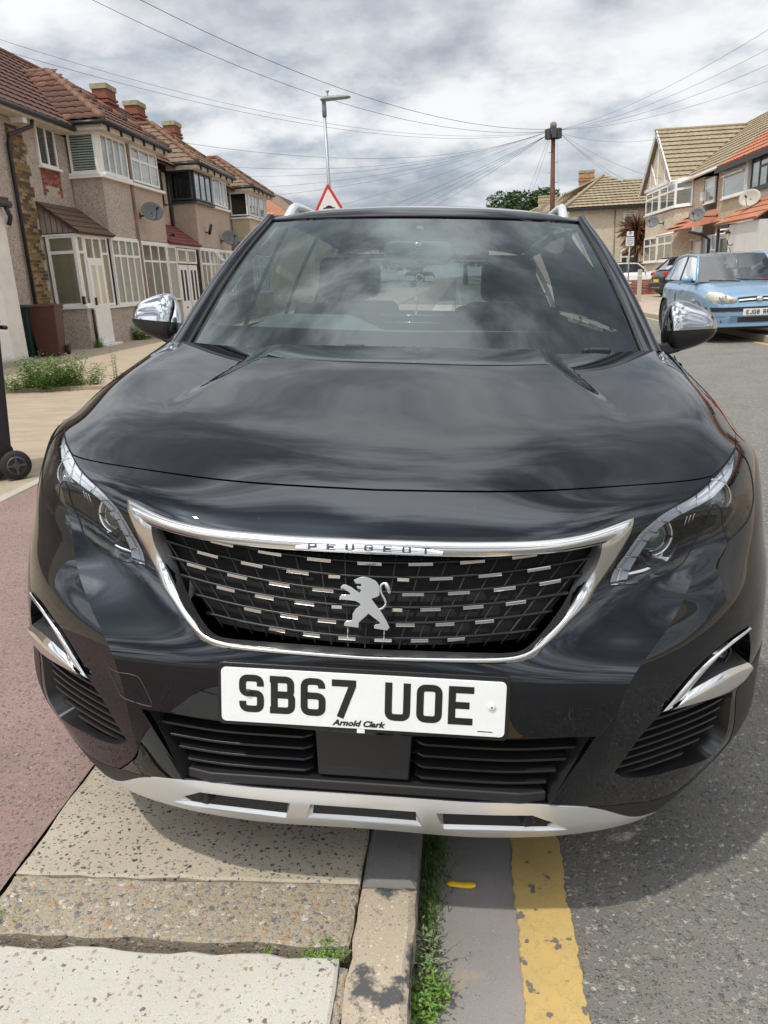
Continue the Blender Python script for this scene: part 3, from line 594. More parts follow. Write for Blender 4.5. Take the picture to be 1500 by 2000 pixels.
# drainpipes
mb = MB(); mb.tube([(XE+.0, 17.9, 5.22), (XE, 17.9, 5.1)], .035, 8) if 0 else None
pp = MB(); pp.tube([(XW+.32, 16.62, 5.10), (XW+.30, 16.60, 4.93), (XW+.10, 15.92, 4.66), (XW+.07, 15.90, 4.5), (XW+.07, 15.88, .15)], .042, 10); pp.build('drainpipe', M_GUT, HA)
pp = MB(); pp.tube([(XB+.03, 17.06, .98), (XB+.03, 17.06, .15)], .03, 8); pp.build('drainpipe', M_GUT, HA)
# --- main roof with the nearest hipped wing
RXg, RZg = -12.0, 7.75
rf = slope_base(HA, [(XW+.35, 10.5, EZ), (XW+.35, 36.6, EZ), (RXg, 33.0, RZg), (RXg, 10.5, RZg)], M_TILE2, 'roof')
tiles(rf, (XW+.37, 10.5, EZ+.02), (XW+.37, 36.6, EZ+.02), (RXg, 10.5, RZg+.02), (RXg, 33.0, RZg+.02), 13, .3, M_TILE, 'roof_tiles', nmax=360)
slope_base(rf, [(XW+.35, 36.6, EZ), (-15, 36.6, EZ), (RXg, 33.0, RZg)], M_TILE2, 'roof_slope')
tiles(rf, (-15, 10.5, EZ), (-15, 36, EZ), (RXg, 10.5, RZg), (RXg, 33, RZg), 3, 2, M_TILE2, 'back_slope', corr=False)
ridge_tiles(rf, (RXg, 14, RZg+.03), (RXg, 33, RZg+.03))
mb = MB(); mb.box(XW, XW+.37, 10.5, 18.45, EZ-.14, EZ-.04); mb.build('soffit', M_SOFF, HA)
mb = MB(); mb.tube([(XW+.42, 10.5, EZ-.04), (XW+.42, 18.4, EZ-.04)], .06, 8); mb.build('gutter', M_GUT, HA)
mb = MB(); mb.box(XW-.02, XW+.30, 16.25, 16.42, 4.95, 5.18); mb.build('eave_box', M_UPVC, HA)
def wing(parent, ys, ye, tm, near_tiles=False):
    k = .74; w2 = (ye-ys)/2; ax_, az = XE-w2, EB+k*w2; my = (ys+ye)/2; bx = RXg+(RZg-az)*-.0-(-1)*0
    bx = XW+.35-(az-EZ)/((RZg-EZ)/(XW+.35-RXg))
    base = slope_base(parent, [(XE, ys, EB), (XE, ye, EB), (ax_, my, az)], M_TILE2, 'wing_roof')
    tiles(base, (XE+.02, ys, EB+.02), (XE+.02, ye, EB+.02), (ax_, my, az+.02), (ax_, my, az+.02), 8, .3, tm, 'roof_tiles')
    sb = slope_base(base, [(XW+.2, ys, EB), (XE, ys, EB), (ax_, my, az), (bx-.6, my, az)], M_TILE2, 'roof_slope')
    slope_base(base, [(XE, ye, EB), (XW+.2, ye, EB), (bx-.6, my, az), (ax_, my, az)], M_TILE2, 'roof_slope')
    tiles(base, (XE, ye, EB+.02), (XW-.5, ye, EB+.02), (ax_, my, az+.02), (bx-.6, my, az+.02), 8, .3, tm, 'roof_tiles')
    if near_tiles:
        me = MB(); n = 8; V = []
        for i in range(n+1):
            x = .30*i/n; h = .030*math.sin(math.pi*i/n)**.8 if i < n else 0
            V += [(x, 0, h+.03), (x, .38, h*.8+.004), (x, 0, h+.006)]
        me.add(V, [(3*i, 3*i+3, 3*i+4, 3*i+1) for i in range(n)]+[(3*i+2, 3*i+5, 3*i+3, 3*i) for i in range(n)], 0, True)
        mes = [me.mesh('roof_tile', m_) for m_ in (M_TILE, mat('clay_tile_light', (.165, .08, .052), .85, var=.3, vscale=9), mat('clay_tile_dark', (.11, .05, .036), .85, var=.3, vscale=9))]
        up = Vector((0, my-ys, az-EB)).normalized(); xx = Vector((1, 0, 0)); nn = xx.cross(up)
        sl = math.hypot(my-ys, az-EB); rows = int(sl/.31)
        for j in range(rows+1):
            f = j*.31/sl; lo = XW+.2+(bx-.6-XW-.2)*f; hi = XE+(ax_-XE)*f
            x = hi-.27
            while x > lo-1.2:
                o = link('roof_tile', mes[rnd.choice((0, 0, 1, 2))], base); P = Vector((x, ys, EB+.03))+up*(j*.31-.03)+nn*.02
                o.matrix_basis = Matrix(((xx.x, up.x, nn.x, P.x), (xx.y, up.y, nn.y, P.y), (xx.z, up.z, nn.z, P.z+rnd.uniform(-.004, .004)), (0, 0, 0, 1)))
                x -= .27
    else: tiles(base, (XW-.5, ys, EB+.02), (XE, ys, EB+.02), (bx-.6, my, az+.02), (ax_, my, az+.02), 9, .3, tm, 'roof_tiles')
    ridge_tiles(base, (XE+.03, ys, EB+.05), (ax_, my, az+.06)); ridge_tiles(base, (XE+.03, ye, EB+.05), (ax_, my, az+.06)); ridge_tiles(base, (bx-.5, my, az+.05), (ax_, my, az+.05))
    mb = MB(); mb.tube([(XW+.3, ys-.05, EB-.03), (XE+.07, ys-.05, EB-.03), (XE+.07, ye+.05, EB-.03), (XW+.3, ye+.05, EB-.03)], .055, 8); mb.build('gutter', M_GUT, base)
    mb = MB(); mb.box(XW, XE, ys+.02, ye-.02, EB-.19, EB-.07); mb.build('soffit', M_SOFF, base)
    for yy in np.arange(ys+.3, ye, .75): mb = MB(); mb.box(XE, XE+.05, yy, yy+.05, EB-.20, EB-.06); mb.build('gutter_bracket', M_GUT, base)
    return base
wing(HA, 18.48, 22.95, M_TILE, True)
mb = MB(); 
P = [Vector((XW+.37-t, 18.46+t*1.02*.74/.74*.84, EZ+.06+.96*t*.74)) for t in (0, .6, 1.2, 1.8, 2.4)]
for a, b_ in zip(P, P[1:]): mb.add([a+Vector((-.09, -.06, .05)), a+Vector((.06, .03, .05)), b_+Vector((.06, .03, .05)), b_+Vector((-.09, -.06, .05))], [(0, 1, 2, 3)])
mb.build('valley_flashing', M_LEAD, HA)
# --- house B
HB = empty('terraced_house', label='brown rendered house with grey satellite dish, red porch roof and orange panel', cat='house')
wall(HB, XW-7, XW+.002, 22.75, 25.8, 0, 5.04, M_PEB2)
wall(HB, XB-.76, XB+.003, 20.52, 22.75, 2.72, 4.10, M_PEB2, 'bay_wall')
window(HB, FM((XB, 20.62, 4.22), YF), 1.95, .92, [1, 1.2, 1], [.62, .62, .62], back=M_CURT, sill=False, fw=.06)
mb = MB(); mb.box(XB-.05, XB+.1, 20.52, 22.85, 4.10, 4.17); mb.build('bay_sill', M_UPVC, HB)
mb = MB(); mb.box(XB-.06, XB+.05, 20.42, 20.54, .1, 5.10); mb.build('party_post', mat('party_timber', (.22, .15, .11), .9, var=.3, vscale=4), HB)
window(HB, FM((XB, 20.60, 1.04), YF), 1.85, 1.6, [1, 1, 1], .70, back=M_DARKR, sill=False)
window(HB, FM((XB, 22.50, 1.04), YF), .8, 1.6, [1], .70, back=M_CURT, sill=False)
for y in (23.4, 24.35):
    window(HB, FM((XB, y, 2.14), YF), .86, .45, [1], None, back=M_TAN, sill=False, name='fanlight')
    mb = MB(); mb.box(0, .84, -.04, .02, 0, 1.96); d_ = part(mb, 'front_door', M_UPVC, HB, FM((XB-.02, y+.01, .14), YF))
    for x in (.16, .50): mb = MB(); mb.box(x, x+.18, -.046, -.035, .85, 1.80); mb.build('door_glass', M_DARKR, d_)
    mb = MB(); mb.box(.37, .47, -.05, -.04, .62, .68); mb.build('letter_slot', M_GUT, d_)
wall(HB, XB-.2, XB-.003, 20.55, 23.35, .1, 1.0, M_PEB2, 'porch_wall')
mb = MB(); mb.box(XW, XB+.02, 20.52, 30.0, 2.62, 2.70); mb.build('porch_head', M_UPVC, HB)
window(HB, FM((XW, 23.5, 4.05), YF), 1.55, 1.05, [1, 1], None, fm=M_DARKF, back=M_DARKR)
mb = MB(); mb.box(0, 1.3, -.03, .01, 0, .55); part(mb, 'orange_panel', mat('orange_red_paint', (.42, .09, .05), .6), HB, FM((XW, 23.6, 3.40), YF))
pr = slope_base(HB, [(XB+.1, 22.75, 2.72), (XB+.1, 25.75, 2.72), (XW, 25.75, 3.42), (XW, 22.75, 3.42)], M_TILER, 'porch_roof')
tiles(pr, (XB+.12, 22.75, 2.72), (XB+.12, 25.75, 2.72), (XW, 22.75, 3.43), (XW, 25.75, 3.43), 6, .2, M_TILER, 'porch_tiles', corr=False, step=.016)
pp = MB(); pp.tube([(XW+.06, 25.5, 5.1), (XW+.06, 25.5, 3.0)], .05, 8); pp.build('drainpipe', M_GUT, HB)
# --- houses C and D share the second bay
def bay_pair(y0, y1, mA, mB, fmA, backA, la, lb, cream=False):
    hc = empty('terraced_house', label=la, cat='house'); hd = empty('terraced_house', label=lb, cat='house'); ym = (y0+y1)/2
    wall(hc, XW-7, XW+.001, y0, ym, 0, 5.03, mA); wall(hd, XW-7, XW-.001, ym, y1+3.0, 0, 5.03, mB)
    wall(hc, XB-.76, XB+.003, y0, ym, 2.72, 4.10, mA, 'bay_wall'); wall(hd, XB-.76, XB, ym, y1, 2.72, 4.10, mB, 'bay_wall')
    window(hc, FM((XW+.04, y0-.002, 4.22), CF), .74, .92, [1], None, fm=fmA, back=backA, sill=False)
    window(hc, FM((XB, y0+.06, 4.22), YF), ym-y0-.1, .92, [1, 1, 1], None, fm=fmA, back=M_CURT, sill=False)
    window(hd, FM((XB+.03, ym+.06, 4.22), YF), .9, .95, [1], None, back=M_CURT, sill=False); window(hd, FM((XB, ym+1.0, 4.22), YF), y1-ym-1.1, .92, [1, 1], None, back=M_CURT, sill=False)
    mb = MB(); mb.box(XW, XB+.1, y0-.06, ym, 4.10, 4.17); mb.build('bay_sill', fmA, hc); mb = MB(); mb.box(XB-.1, XB+.1, ym, y1+.06, 4.10, 4.17); mb.build('bay_sill', M_UPVC, hd)
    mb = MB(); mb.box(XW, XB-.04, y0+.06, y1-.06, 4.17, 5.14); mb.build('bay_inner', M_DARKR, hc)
    for hh, a in ((hc, y0-.1), (hd, ym)):
        window(hh, FM((XB, a, 1.04), YF), 1.0, 1.6, [1, 1], .70, back=M_DARKR, sill=False); window(hh, FM((XB, a+1.05, 1.04), YF), ym-y0-1.1, 1.6, [1, 1], .70, back=M_CURT, sill=False, openf=(3,) if hh is hc else ())
        wall(hh, XB-.2, XB-.004, a, a+ym-y0, .1, 1.0, mA, 'porch_wall')
    return hc, hd
HC, HD = bay_pair(25.80, 29.75, M_PEB2, M_PEB2, M_DARKF, M_DARKR, 'brown rendered house with dark-framed upper bay window', 'brown rendered house with projecting white window next to the dark-framed bay')
HE, HF = bay_pair(32.90, 36.30, M_PEB3, M_PEB3, M_UPVC, M_DARKR, 'cream house with white bay window near the far end of the left terrace', 'cream end house at the far end of the left terrace')
wing(HC, 25.60, 29.95, M_TILEG); wing(HE, 32.70, 36.55, M_TILEG)
pr = slope_base(HC, [(XB+.1, 29.75, 2.72), (XB+.1, 32.8, 2.72), (XW, 32.8, 3.42), (XW, 29.75, 3.42)], M_TILE2, 'porch_roof')
for y, H in ((26.9, HB), (29.6, HC), (33.6, HD)): chimney(H, RXg+.15, y+.6, RZg-.50, .8, .5, .80)
chimney(HA, -14.0, 19.2, RZg-.5, 1.0, .7, 1.3)
dish('d', 'large dark grey satellite dish on the brown bay nearest the pebbledashed house', (XB, 20.85, 3.35), YF, .31, azim=-48)
dish('d', 'dark satellite dish low on the brown wall beyond the security camera', (XB, 28.4, 3.0), YF, .33, azim=-48)
dish('d', 'dark satellite dish on the cream bay at the far end of the left terrace', (XB, 34.6, 3.75), YF, .36, azim=-48)
sc = empty('security_camera', label='black tubular security camera on the brown wall of the left terrace', cat='camera'); sc.matrix_world = FM((XB, 26.6, 3.2), YF)
mb = MB(); mb.tube([(0, 0, 0), (0, -.16, .02)], .02, 6); mb.build('bracket', M_GUT, sc); mb = MB(); mb.tube([(-.05, -.16, -.06), (.08, -.22, .26)], .055, 10); mb.build('camera_body', M_GUT, sc)
sp = empty('security_camera', label='small black camera under the red porch roof, right of the large dish', cat='camera'); sp.matrix_world = FM((XB, 23.0, 2.95), YF)
mb = MB(); mb.tube([(0, 0, 0), (0, -.12, 0)], .02, 6); mb.tube([(-.04, -.14, 0), (.04, -.14, 0)], .05, 8); mb.build('camera_body', M_GUT, sp)
# white rendered outbuilding in front of the left terrace
WB = empty('white_outbuilding', label='white rough-rendered single storey building at the left edge', cat='building')
wall(WB, -14, XB, 7.5, 13.95, 0, 3.02, M_WHITEW)
mb = MB(); mb.tube([(XB+.1, 7.5, 3.08), (XB+.1, 14.05, 3.08)], .07, 8); mb.build('gutter', M_GUT, WB)
mb = MB(); mb.tube([(XB+.1, 13.9, 3.05), (XB+.12, 13.98, 2.85), (XB+.06, 13.98, 2.70)], .045, 8); mb.build('drainpipe', M_GUT, WB)
mb = MB(); mb.box(-14.2, XB+.10, 7.4, 14.05, 3.10, 3.20); mb.build('roof', M_TILE2, WB)
mb = MB(); mb.box(0, .95, -.03, .02, 0, 1.35); d_ = part(mb, 'white_door', M_UPVC, WB, FM((XB, 12.42, .14), YF))
mb = MB(); mb.box(.1, .85, -.04, -.03, .1, .6); mb.box(.1, .85, -.04, -.03, .7, 1.25); mb.build('door_panel', M_UPVC, d_)
mb = MB(); mb.box(XB, XB+.35, 12.2, 13.5, .1, .2); mb.build('doorstep', M_SLAB_D, WB)
mb = MB(); mb.tube([(XB, 12.55, 1.5), (XB+.14, 12.55, 1.5)], .03, 6); mb.tube([(XB+.14, 12.48, 1.42), (XB+.14, 12.62, 1.62)], .09, 10); mb.build('wall_lamp', M_GUT, WB)
H0 = empty('neighbour_house', label='grey-pink pebbledashed house wall behind the white outbuilding at the left edge', cat='house')
wall(H0, XW-7, XW-.01, 2, 14.6, 0, 5.12, M_PEB1); wall(H0, XW-.02, XW+.33, 2, 10.5, 5.06, 5.12, M_SOFF, 'soffit')
tiles(H0, (XW+.37, 2, EZ+.02), (XW+.37, 10.5, EZ+.02), (RXg, 2, RZg+.02), (RXg, 10.5, RZg+.02), 13, .3, M_TILE, 'roof_tiles', nmax=120)
for y_, z_ in ((4.5, 3.9), (8.0, 3.9)): window(H0, FM((XW-.01, y_, z_), (0, 1, 0)), 1.6, 1.1, [1, 1], .7, back=M_CURT)
slope_base(H0, [(XW+.3, 2, EZ), (XW+.3, 10.5, EZ), (RXg, 10.5, RZg), (RXg, 2, RZg)], M_TILE2, 'roof')
# ------------------------------------------------------------------ wheeled bins
M_BINB = mat('brown_bin_plastic', (.085, .030, .022), .45, var=.15, vscale=5); M_BING = mat('dark_green_bin_plastic', (.012, .035, .028), .45); M_BINK = mat('black_bin_plastic', (.02, .021, .024), .5)
def bin_(x, y, z, rz, m, label, s=1.0, sticker=False):
    e = empty('wheeled_bin', (x, y, z), rz, label, 'bin', None)
    mb = MB(); a, b_ = .21*s, .27*s; h = .98*s
    V = [(-a, -a*1.1, .03), (a, -a*1.1, .03), (a, a*1.1, .03), (-a, a*1.1, .03), (-b_, -b_*1.2, h), (b_, -b_*1.2, h), (b_, b_*1.1, h), (-b_, b_*1.1, h)]
    mb.add(V, [(3, 2, 1, 0), (0, 1, 5, 4), (1, 2, 6, 5), (2, 3, 7, 6), (3, 0, 4, 7)]); mb.build('bin_body', m, e, bevel=.02, seg=3)
    mb = MB(); mb.box(-b_*1.08, b_*1.08, -b_*1.32, b_*1.12, h, h+.035); mb.grid(lambda i, j: (b_*1.02*(2*i-1), -b_*1.25+b_*2.3*j, h+.035+.035*math.sin(math.pi*j)*(1-(2*i-1)**4)), 8, 8); mb.build('lid', m, e, bevel=.008)
    mb = MB(); mb.tube([(-b_, b_*1.22, h-.03), (b_, b_*1.22, h-.03)], .015, 8); mb.build('handle', m, e)
    for sx in (-1, 1):
        mb = MB(); mb.lathe([(.06, -.03), (.10, -.03), (.105, 0), (.10, .03), (.06, .03)], 28, 'x', c=(sx*(a+.05), a*1.15, .105)); w = mb.build('wheel', M_RUBB, e)
        mb = MB(); mb.lathe([(.0001, -.031), (.018, -.033), (.03, -.027), (.066, -.031), (.066, .031), (.03, .027), (.018, .033), (.0001, .031)], 20, 'x', c=(sx*(a+.05), a*1.15, .105))
        for k in range(4): an = k*math.pi/2; mb.box(-.037, .037, -.007, .007, .02, .062, M=Matrix.Translation((sx*(a+.05), a*1.15, .105)) @ Matrix.Rotation(an, 4, 'X'))
        mb.build('wheel_hub', M_BPL, w)
    if sticker:
        mb = MB(); mb.box(-.06, .02, -a*1.28, -a*1.27, .68, .80); mb.box(-.08, .10, -a*1.28, -a*1.27, .60, .625); mb.box(-.06, .10, -a*1.26, -a*1.25, .565, .585); mb.build('white_sticker', M_UPVC, e)
    return e
M_RUBB = mat('bin_wheel_rubber', (.02, .02, .02), .8); M_BPL = mat('bin_wheel_hub', (.07, .07, .072), .4)
bin_(-8.52, 14.95, .1, R_(12), M_BINB, 'brown wheeled bin with white sticker beside the porch of the pebbledashed house', 1.05, True)
bin_(-8.98, 14.75, .1, R_(8), M_BING, 'dark green wheeled bin behind the brown bin', 1.05)
bn = bin_(-3.30, 3.84, .1, R_(-48), M_BINK, 'black wheeled bin at the left edge, its wheel near the SUV headlight', 1.1)

# ------------------------------------------------------------------ right terrace, facing the street (-x)
XR = 11.0; RF_ = (0, -1, 0)
def rwin(parent, y1, y0, z0, z1, cols, trans=None, dx=0, **k): return window(parent, FM((XR-dx, y1, z0), RF_), y1-y0, z1-z0, cols, trans, **k)
G1 = empty('gabled_house', label='sand-coloured gabled house with timbered gable and white bay windows at the right terrace end', cat='house')
wall(G1, XR, XR+7, 36.0, 44.9, 0, 4.95, M_PEBC)
# bay, slightly proud of the front, with splayed near side
mb = MB(); mb.prism([(XR-.55, 44.3), (XR-.55, 38.4), (XR, 37.5), (XR, 44.9)][::-1], .1, 3.86, 'z'); fixn(mb.build('bay_wall', M_PEBC, G1))
mb = MB(); mb.prism([(XR-.50, 44.3), (XR-.50, 38.4), (XR, 37.55), (XR, 44.9)][::-1], 3.95, 5.18, 'z'); fixn(mb.build('bay_inner', M_UPVC, G1))
for (a, b_) in ((44.25, 41.45), (41.25, 38.45)):
    window(G1, FM((XR-.56, a, 3.95), RF_), a-b_, 1.10, [1, 1], .68, fw=.09, back=M_CURT)
    window(G1, FM((XR-.56, a, 1.55), RF_), a-b_, 1.25, [1, 1], .66, fw=.09, back=M_CURT)
dv = Vector((.55, -.9, 0)); window(G1, FM((XR-.56, 38.42, 3.95), dv), 1.05, 1.10, [1], .68, fw=.10, back=M_CURT)
rwin(G1, 35.6+.1, 34.4, 3.82, 4.80, [1], .64, back=M_CURT, fw=.08)
ga = Vector((XR-.72, 42.1, 7.75))
mb = MB(); mb.add([(XR-.52, 45.0, 5.15), (XR-.52, 39.2, 5.15), (XR-.52, 42.1, 7.5)], [(0, 1, 2)]); gw_ = mb.build('gable_wall', M_PEBC, G1)
def board(p, q, w, name, m, th=.05):
    p, q = Vector(p), Vector(q); d = (q-p).normalized(); s = Vector((1, 0, 0)).cross(d).normalized()*w/2; t = Vector((-th, 0, 0))
    mb = MB(); V = [p+s, p-s, q-s, q+s]; V += [v+t for v in V]; mb.add(V, [(0, 1, 2, 3), (7, 6, 5, 4), (0, 4, 5, 1), (1, 5, 6, 2), (2, 6, 7, 3), (3, 7, 4, 0)]); return fixn(mb.build(name, m, G1))
board((XR-.70, 45.4, 5.02), (XR-.70, 42.1, 7.72), .20, 'bargeboard', M_UPVC); board((XR-.70, 38.8, 5.02), (XR-.70, 42.1, 7.72), .20, 'bargeboard', M_UPVC)
board((XR-.53, 44.9, 5.20), (XR-.53, 39.2, 5.20), .16, 'gable_timber', M_UPVC); board((XR-.53, 42.1, 5.25), (XR-.53, 42.1, 7.4), .10, 'gable_timber', M_UPVC); board((XR-.53, 43.7, 5.25), (XR-.53, 43.5, 6.4), .09, 'gable_timber', M_UPVC); board((XR-.54, 42.3, 5.25), (XR-.54, 43.5, 6.4), .09, 'gable_timber', M_UPVC); board((XR-.53, 40.6, 5.25), (XR-.53, 40.8, 6.3), .09, 'gable_timber', M_UPVC)
rb = slope_base(G1, [(XR-.75, 39.0, 5.12), (18.5, 39.0, 5.12), (18.5, 42.1, 7.78), (XR-.75, 42.1, 7.78)], M_TILET, 'roof')
tiles(rb, (XR-.77, 38.98, 5.14), (18.5, 38.98, 5.14), (XR-.77, 42.1, 7.80), (18.5, 42.1, 7.80), 12, .3, M_TILET, 'roof_tiles', amp=.02, step=.055)
slope_base(rb, [(XR-.75, 45.3, 5.12), (XR-.75, 42.1, 7.78), (18.5, 42.1, 7.78), (18.5, 45.3, 5.12)], M_TILET, 'roof_slope')
mb = MB(); mb.tube([(XR-.8, 42.1, 7.82), (18.5, 42.1, 7.82)], .08, 8); mb.build('ridge', M_TILET, rb)
# main roof parallel to the street
EX, EZR, RXX, RZZ = XR-.32, 4.96, 15.2, 8.15
mb2 = slope_base(G1, [(EX, 33.2, EZR), (EX, 39.6, EZR), (RXX, 44.0, RZZ), (RXX, 33.2, RZZ)], M_TILET, 'roof')
tiles(mb2, (EX, 33.2, EZR+.02), (EX, 39.6, EZR+.02), (RXX, 33.2, RZZ+.02), (RXX, 44.0, RZZ+.02), 14, .3, M_TILET, 'roof_tiles', amp=.02, step=-.055)
mb = MB(); mb.tube([(EX-.05, 39.0, EZR+.02), (EX-.05, 33.3, EZR+.02)], .06, 8); mb.tube([(XR-.75, 38.95, 5.12), (XR-.3, 38.95, 5.12)], .05, 8); mb.build('gutter', M_GUTW, G1)
chimney(G1, 17.2, 42.1, 7.7, .8, .9, .55, mat('orange_brick', (.42, .17, .09), .9, var=.3, vscale=12))
# porch shared at the gable house
mb = MB(); mb.box(XR-1.15, XR, 33.7, 38.2, .1, .12); mb.build('porch_floor', M_SLAB_D, G1)
P = [(XR-1.25, 38.6, 2.72), (XR-1.25, 35.6, 2.72), (XR, 36.4, 3.50), (XR, 37.6, 3.50)]
pr = slope_base(G1, P, M_TILEO, 'porch_roof'); tiles(pr, P[1], P[0], P[2], P[3], 4, .3, M_TILEO, 'porch_tiles', corr=False, step=-.05)
P2 = [(XR-1.25, 35.6, 2.74), (XR, 33.4, 3.0), (XR, 34.0, 3.5), (XR, 36.4, 3.50)]
pr2 = slope_base(pr, P2, M_TILEO, 'porch_roof_end'); 
tiles(pr2, (XR-1.25, 35.6, 2.75), (XR, 33.5, 2.9), (XR-.02, 36.4, 3.52), (XR, 34.4, 3.52), 5, .3, mat('porch_tile_weathered', (.33, .16, .11), .85, col2=(.20, .12, .10), vscale=2), 'porch_tiles', corr=False, step=.05)
mb = MB(); mb.tube([(XR-1.3, 38.6, 2.70), (XR-1.3, 35.6, 2.70)], .06, 8); mb.build('porch_gutter', M_GUTW, G1)
rwin(G1, 37.9, 36.9, .3, 2.45, [1, 1], .75, back=M_DARKR); rwin(G1, 34.9, 33.7, .3, 2.5, [1, 1], .72, back=M_DARKR)
mb = MB(); mb.box(0, .95, -.05, .02, 0, 2.15); d_ = part(mb, 'front_door', M_UPVC, G1, FM((XR, 36.7, .15), RF_)); mb = MB(); mb.lathe([(.001, -.06), (.14, -.06), (.15, -.05)], 16, 'y', c=(.48, 0, 1.35), cap=False); mb.build('oval_glass', M_DARKR, d_)
rwin(G1, 35.4, 35.0, .3, 2.45, [1], None, back=M_DARKR)
mb = MB(); mb.box(0, .28, -.15, 0, 0, .35); part(mb, 'alarm_box', M_UPVC, G1, FM((XR-.02, 35.9, 3.95), RF_))
# pebbledashed house with open windows
G2 = empty('terraced_house', label='tan pebbledashed house with white casement windows standing open, right terrace', cat='house')
wall(G2, XR+.003, XR+7, 30.6, 33.9, 0, 4.93, M_PEBR); wall(G2, XR-.02, XR+.02, 33.8, 34.0, .1, 4.9, M_PEBR, 'pilaster')
window(G2, FM((XR-.02, 33.3, 3.80), RF_), 2.55, 1.0, [1], .72, back=M_CURT, fw=.08, openf=(1,))
window(G2, FM((XR-.02, 33.3, 1.35), RF_), 2.55, 1.35, [1], .72, back=M_CURT, fw=.08, openf=(1,))
slope_base(G2, [(EX, 30.6, EZR), (EX, 33.2, EZR), (RXX, 33.2, RZZ), (RXX, 30.6, RZZ)], M_TILEO, 'roof')
tiles(G2, (EX, 30.6, EZR+.02), (EX, 33.2, EZR+.02), (RXX, 30.6, RZZ+.02), (RXX, 33.2, RZZ+.02), 14, .3, M_TILEO, 'roof_tiles', amp=.02, step=-.055)
mb = MB(); mb.box(EX-.02, EX+.06, 30.6, 33.6, EZR-.16, EZR-.0); mb.build('fascia', M_GUT, G2)
pp = MB(); pp.tube([(XR-1.1, 34.0, 2.66), (XR-.6, 33.85, 2.5), (XR-.3, 33.8, 2.3), (XR-.3, 33.8, .1)], .06, 8); pp.build('drainpipe', M_GUT, G2)
mb = MB(); mb.box(XR-.9, XR-.55, 33.95, 34.2, 2.60, 2.85); mb.build('white_hopper', M_UPVC, G2)
# grey-white house with dark windows
G3 = empty('terraced_house', label='grey-white rendered house with black window frames at the right edge', cat='house')
wall(G3, XR+.006, XR+7, 2, 30.6, 0, 4.93, M_GREYW); wall(G3, XR-.12, XR+.01, 30.35, 30.62, .1, 4.93, M_GREYW, 'party_wall')
for y1, y0 in ((30.2, 27.8), (27.2, 24.5), (20.5, 17.8), (13.5, 10.8), (7.5, 4.8)): rwin(G3, y1, y0, 3.82, 4.86, [1, 1, 1], [None, .68, .68], dx=.02, fm=M_DARKF, back=M_CURT, fw=.08)
rwin(G3, 29.9, 29.2, .6, 2.6, [1], .72, dx=.02, fm=M_DARKF, back=M_CURT)
slope_base(G3, [(EX, 2, EZR), (EX, 30.6, EZR), (RXX, 30.6, RZZ), (RXX, 2, RZZ)], M_TILEO, 'roof')
tiles(G3, (EX, 2, EZR+.02), (EX, 30.6, EZR+.02), (RXX, 2, RZZ+.02), (RXX, 30.6, RZZ+.02), 14, .3, M_TILEO, 'roof_tiles', amp=.02, step=-.055, nmax=220)
mb = MB(); mb.box(EX-.02, EX+.06, 2, 30.6, EZR-.16, EZR-.0); mb.build('fascia', M_GUT, G3)
P = [(XR-1.2, 26.0, 2.66), (XR-1.2, 30.3, 2.66), (XR, 29.4, 3.45), (XR, 26.0, 3.45)]
pr = slope_base(G3, P, M_TILEO, 'porch_roof'); tiles(pr, P[0], P[1], P[3], P[2], 4, .3, mat('porch_tile_brown', (.30, .16, .11), .85, col2=(.38, .19, .12), vscale=2), 'porch_tiles', corr=False, step=-.05)
wall(G3, XR-1.1, XR, 26, 28.9, .1, 2.62, M_GREYW, 'porch_wall')
mb = MB(); mb.box(XR-1.15, XR, 28.9, 30.2, 2.55, 2.66); mb.box(XR-1.14, XR-1.05, 30.05, 30.15, .1, 2.6); mb.build('porch_frame', M_DARKF, G3)
ln = empty('wall_lantern', label='black ornate wall lantern on the grey-white porch at the right edge', cat='lantern'); ln.matrix_world = FM((XR-1.1, 28.35, 1.95), RF_)
mb = MB(); mb.tube([(0, 0, 0), (0, -.12, -.05), (0, -.2, .05), (0, -.2, .14)], .015, 6); mb.build('bracket', M_GUT, ln)
mb = MB(); mb.lathe([(.04, .14), (.09, .36)], 6, 'z', c=(0, -.2, 0), cap=False); mb.build('glass', M_TAN, ln); mb = MB(); mb.lathe([(.11, .36), (.03, .46), (.0001, .50)], 6, 'z', c=(0, -.2, 0)); mb.build('lantern_cap', M_GUT, ln)
dish('d', 'grey satellite dish on the gabled house, left of the orange porch roof', (XR-.56, 40.4, 3.35), RF_, .34, arm=.5, azim=52)
dish('d', 'grey satellite dish above the orange porch roof on the right terrace', (XR-.05, 33.75, 3.2), RF_, .34, arm=.8, azim=52)
dish('d', 'pale yellowish satellite dish on the grey-white house at the right edge', (XR-.1, 28.5, 3.35), RF_, .36, m=M_DISHL, arm=.5, azim=52)
# ------------------------------------------------------------------ far house facing the viewer and the row behind it
F1 = empty('far_house', label='tan house at the far end of the street, facing the viewer, with white windows', cat='house')
wall(F1, 7.0, 13.5, 49.0, 55, 0, 4.85, M_PEBC)
tr = lambda P, t, n_, r_: tiles(F1, *P, r_, .3, t, n_, amp=.02, step=.05, nmax=120)
b1 = slope_base(F1, [(6.7, 48.7, 4.85), (13.8, 48.7, 4.85), (13.8, 51.6, 6.45), (10.6, 51.6, 6.45), (9.55, 52.4, 6.95)], M_TILET, 'roof')
tiles(F1, (6.7, 48.68, 4.87), (13.8, 48.68, 4.87), (9.0, 51.5, 6.42), (13.8, 51.5, 6.47), 9, .3, M_TILET, 'roof_tiles', amp=.02, step=.06, nmax=120)
tiles(F1, (8.95, 51.5, 6.42), (10.7, 51.5, 6.44), (9.55, 52.4, 6.95), (9.6, 52.4, 6.95), 3, .3, M_TILET, 'roof_tiles', amp=.02, step=.06, nmax=20)
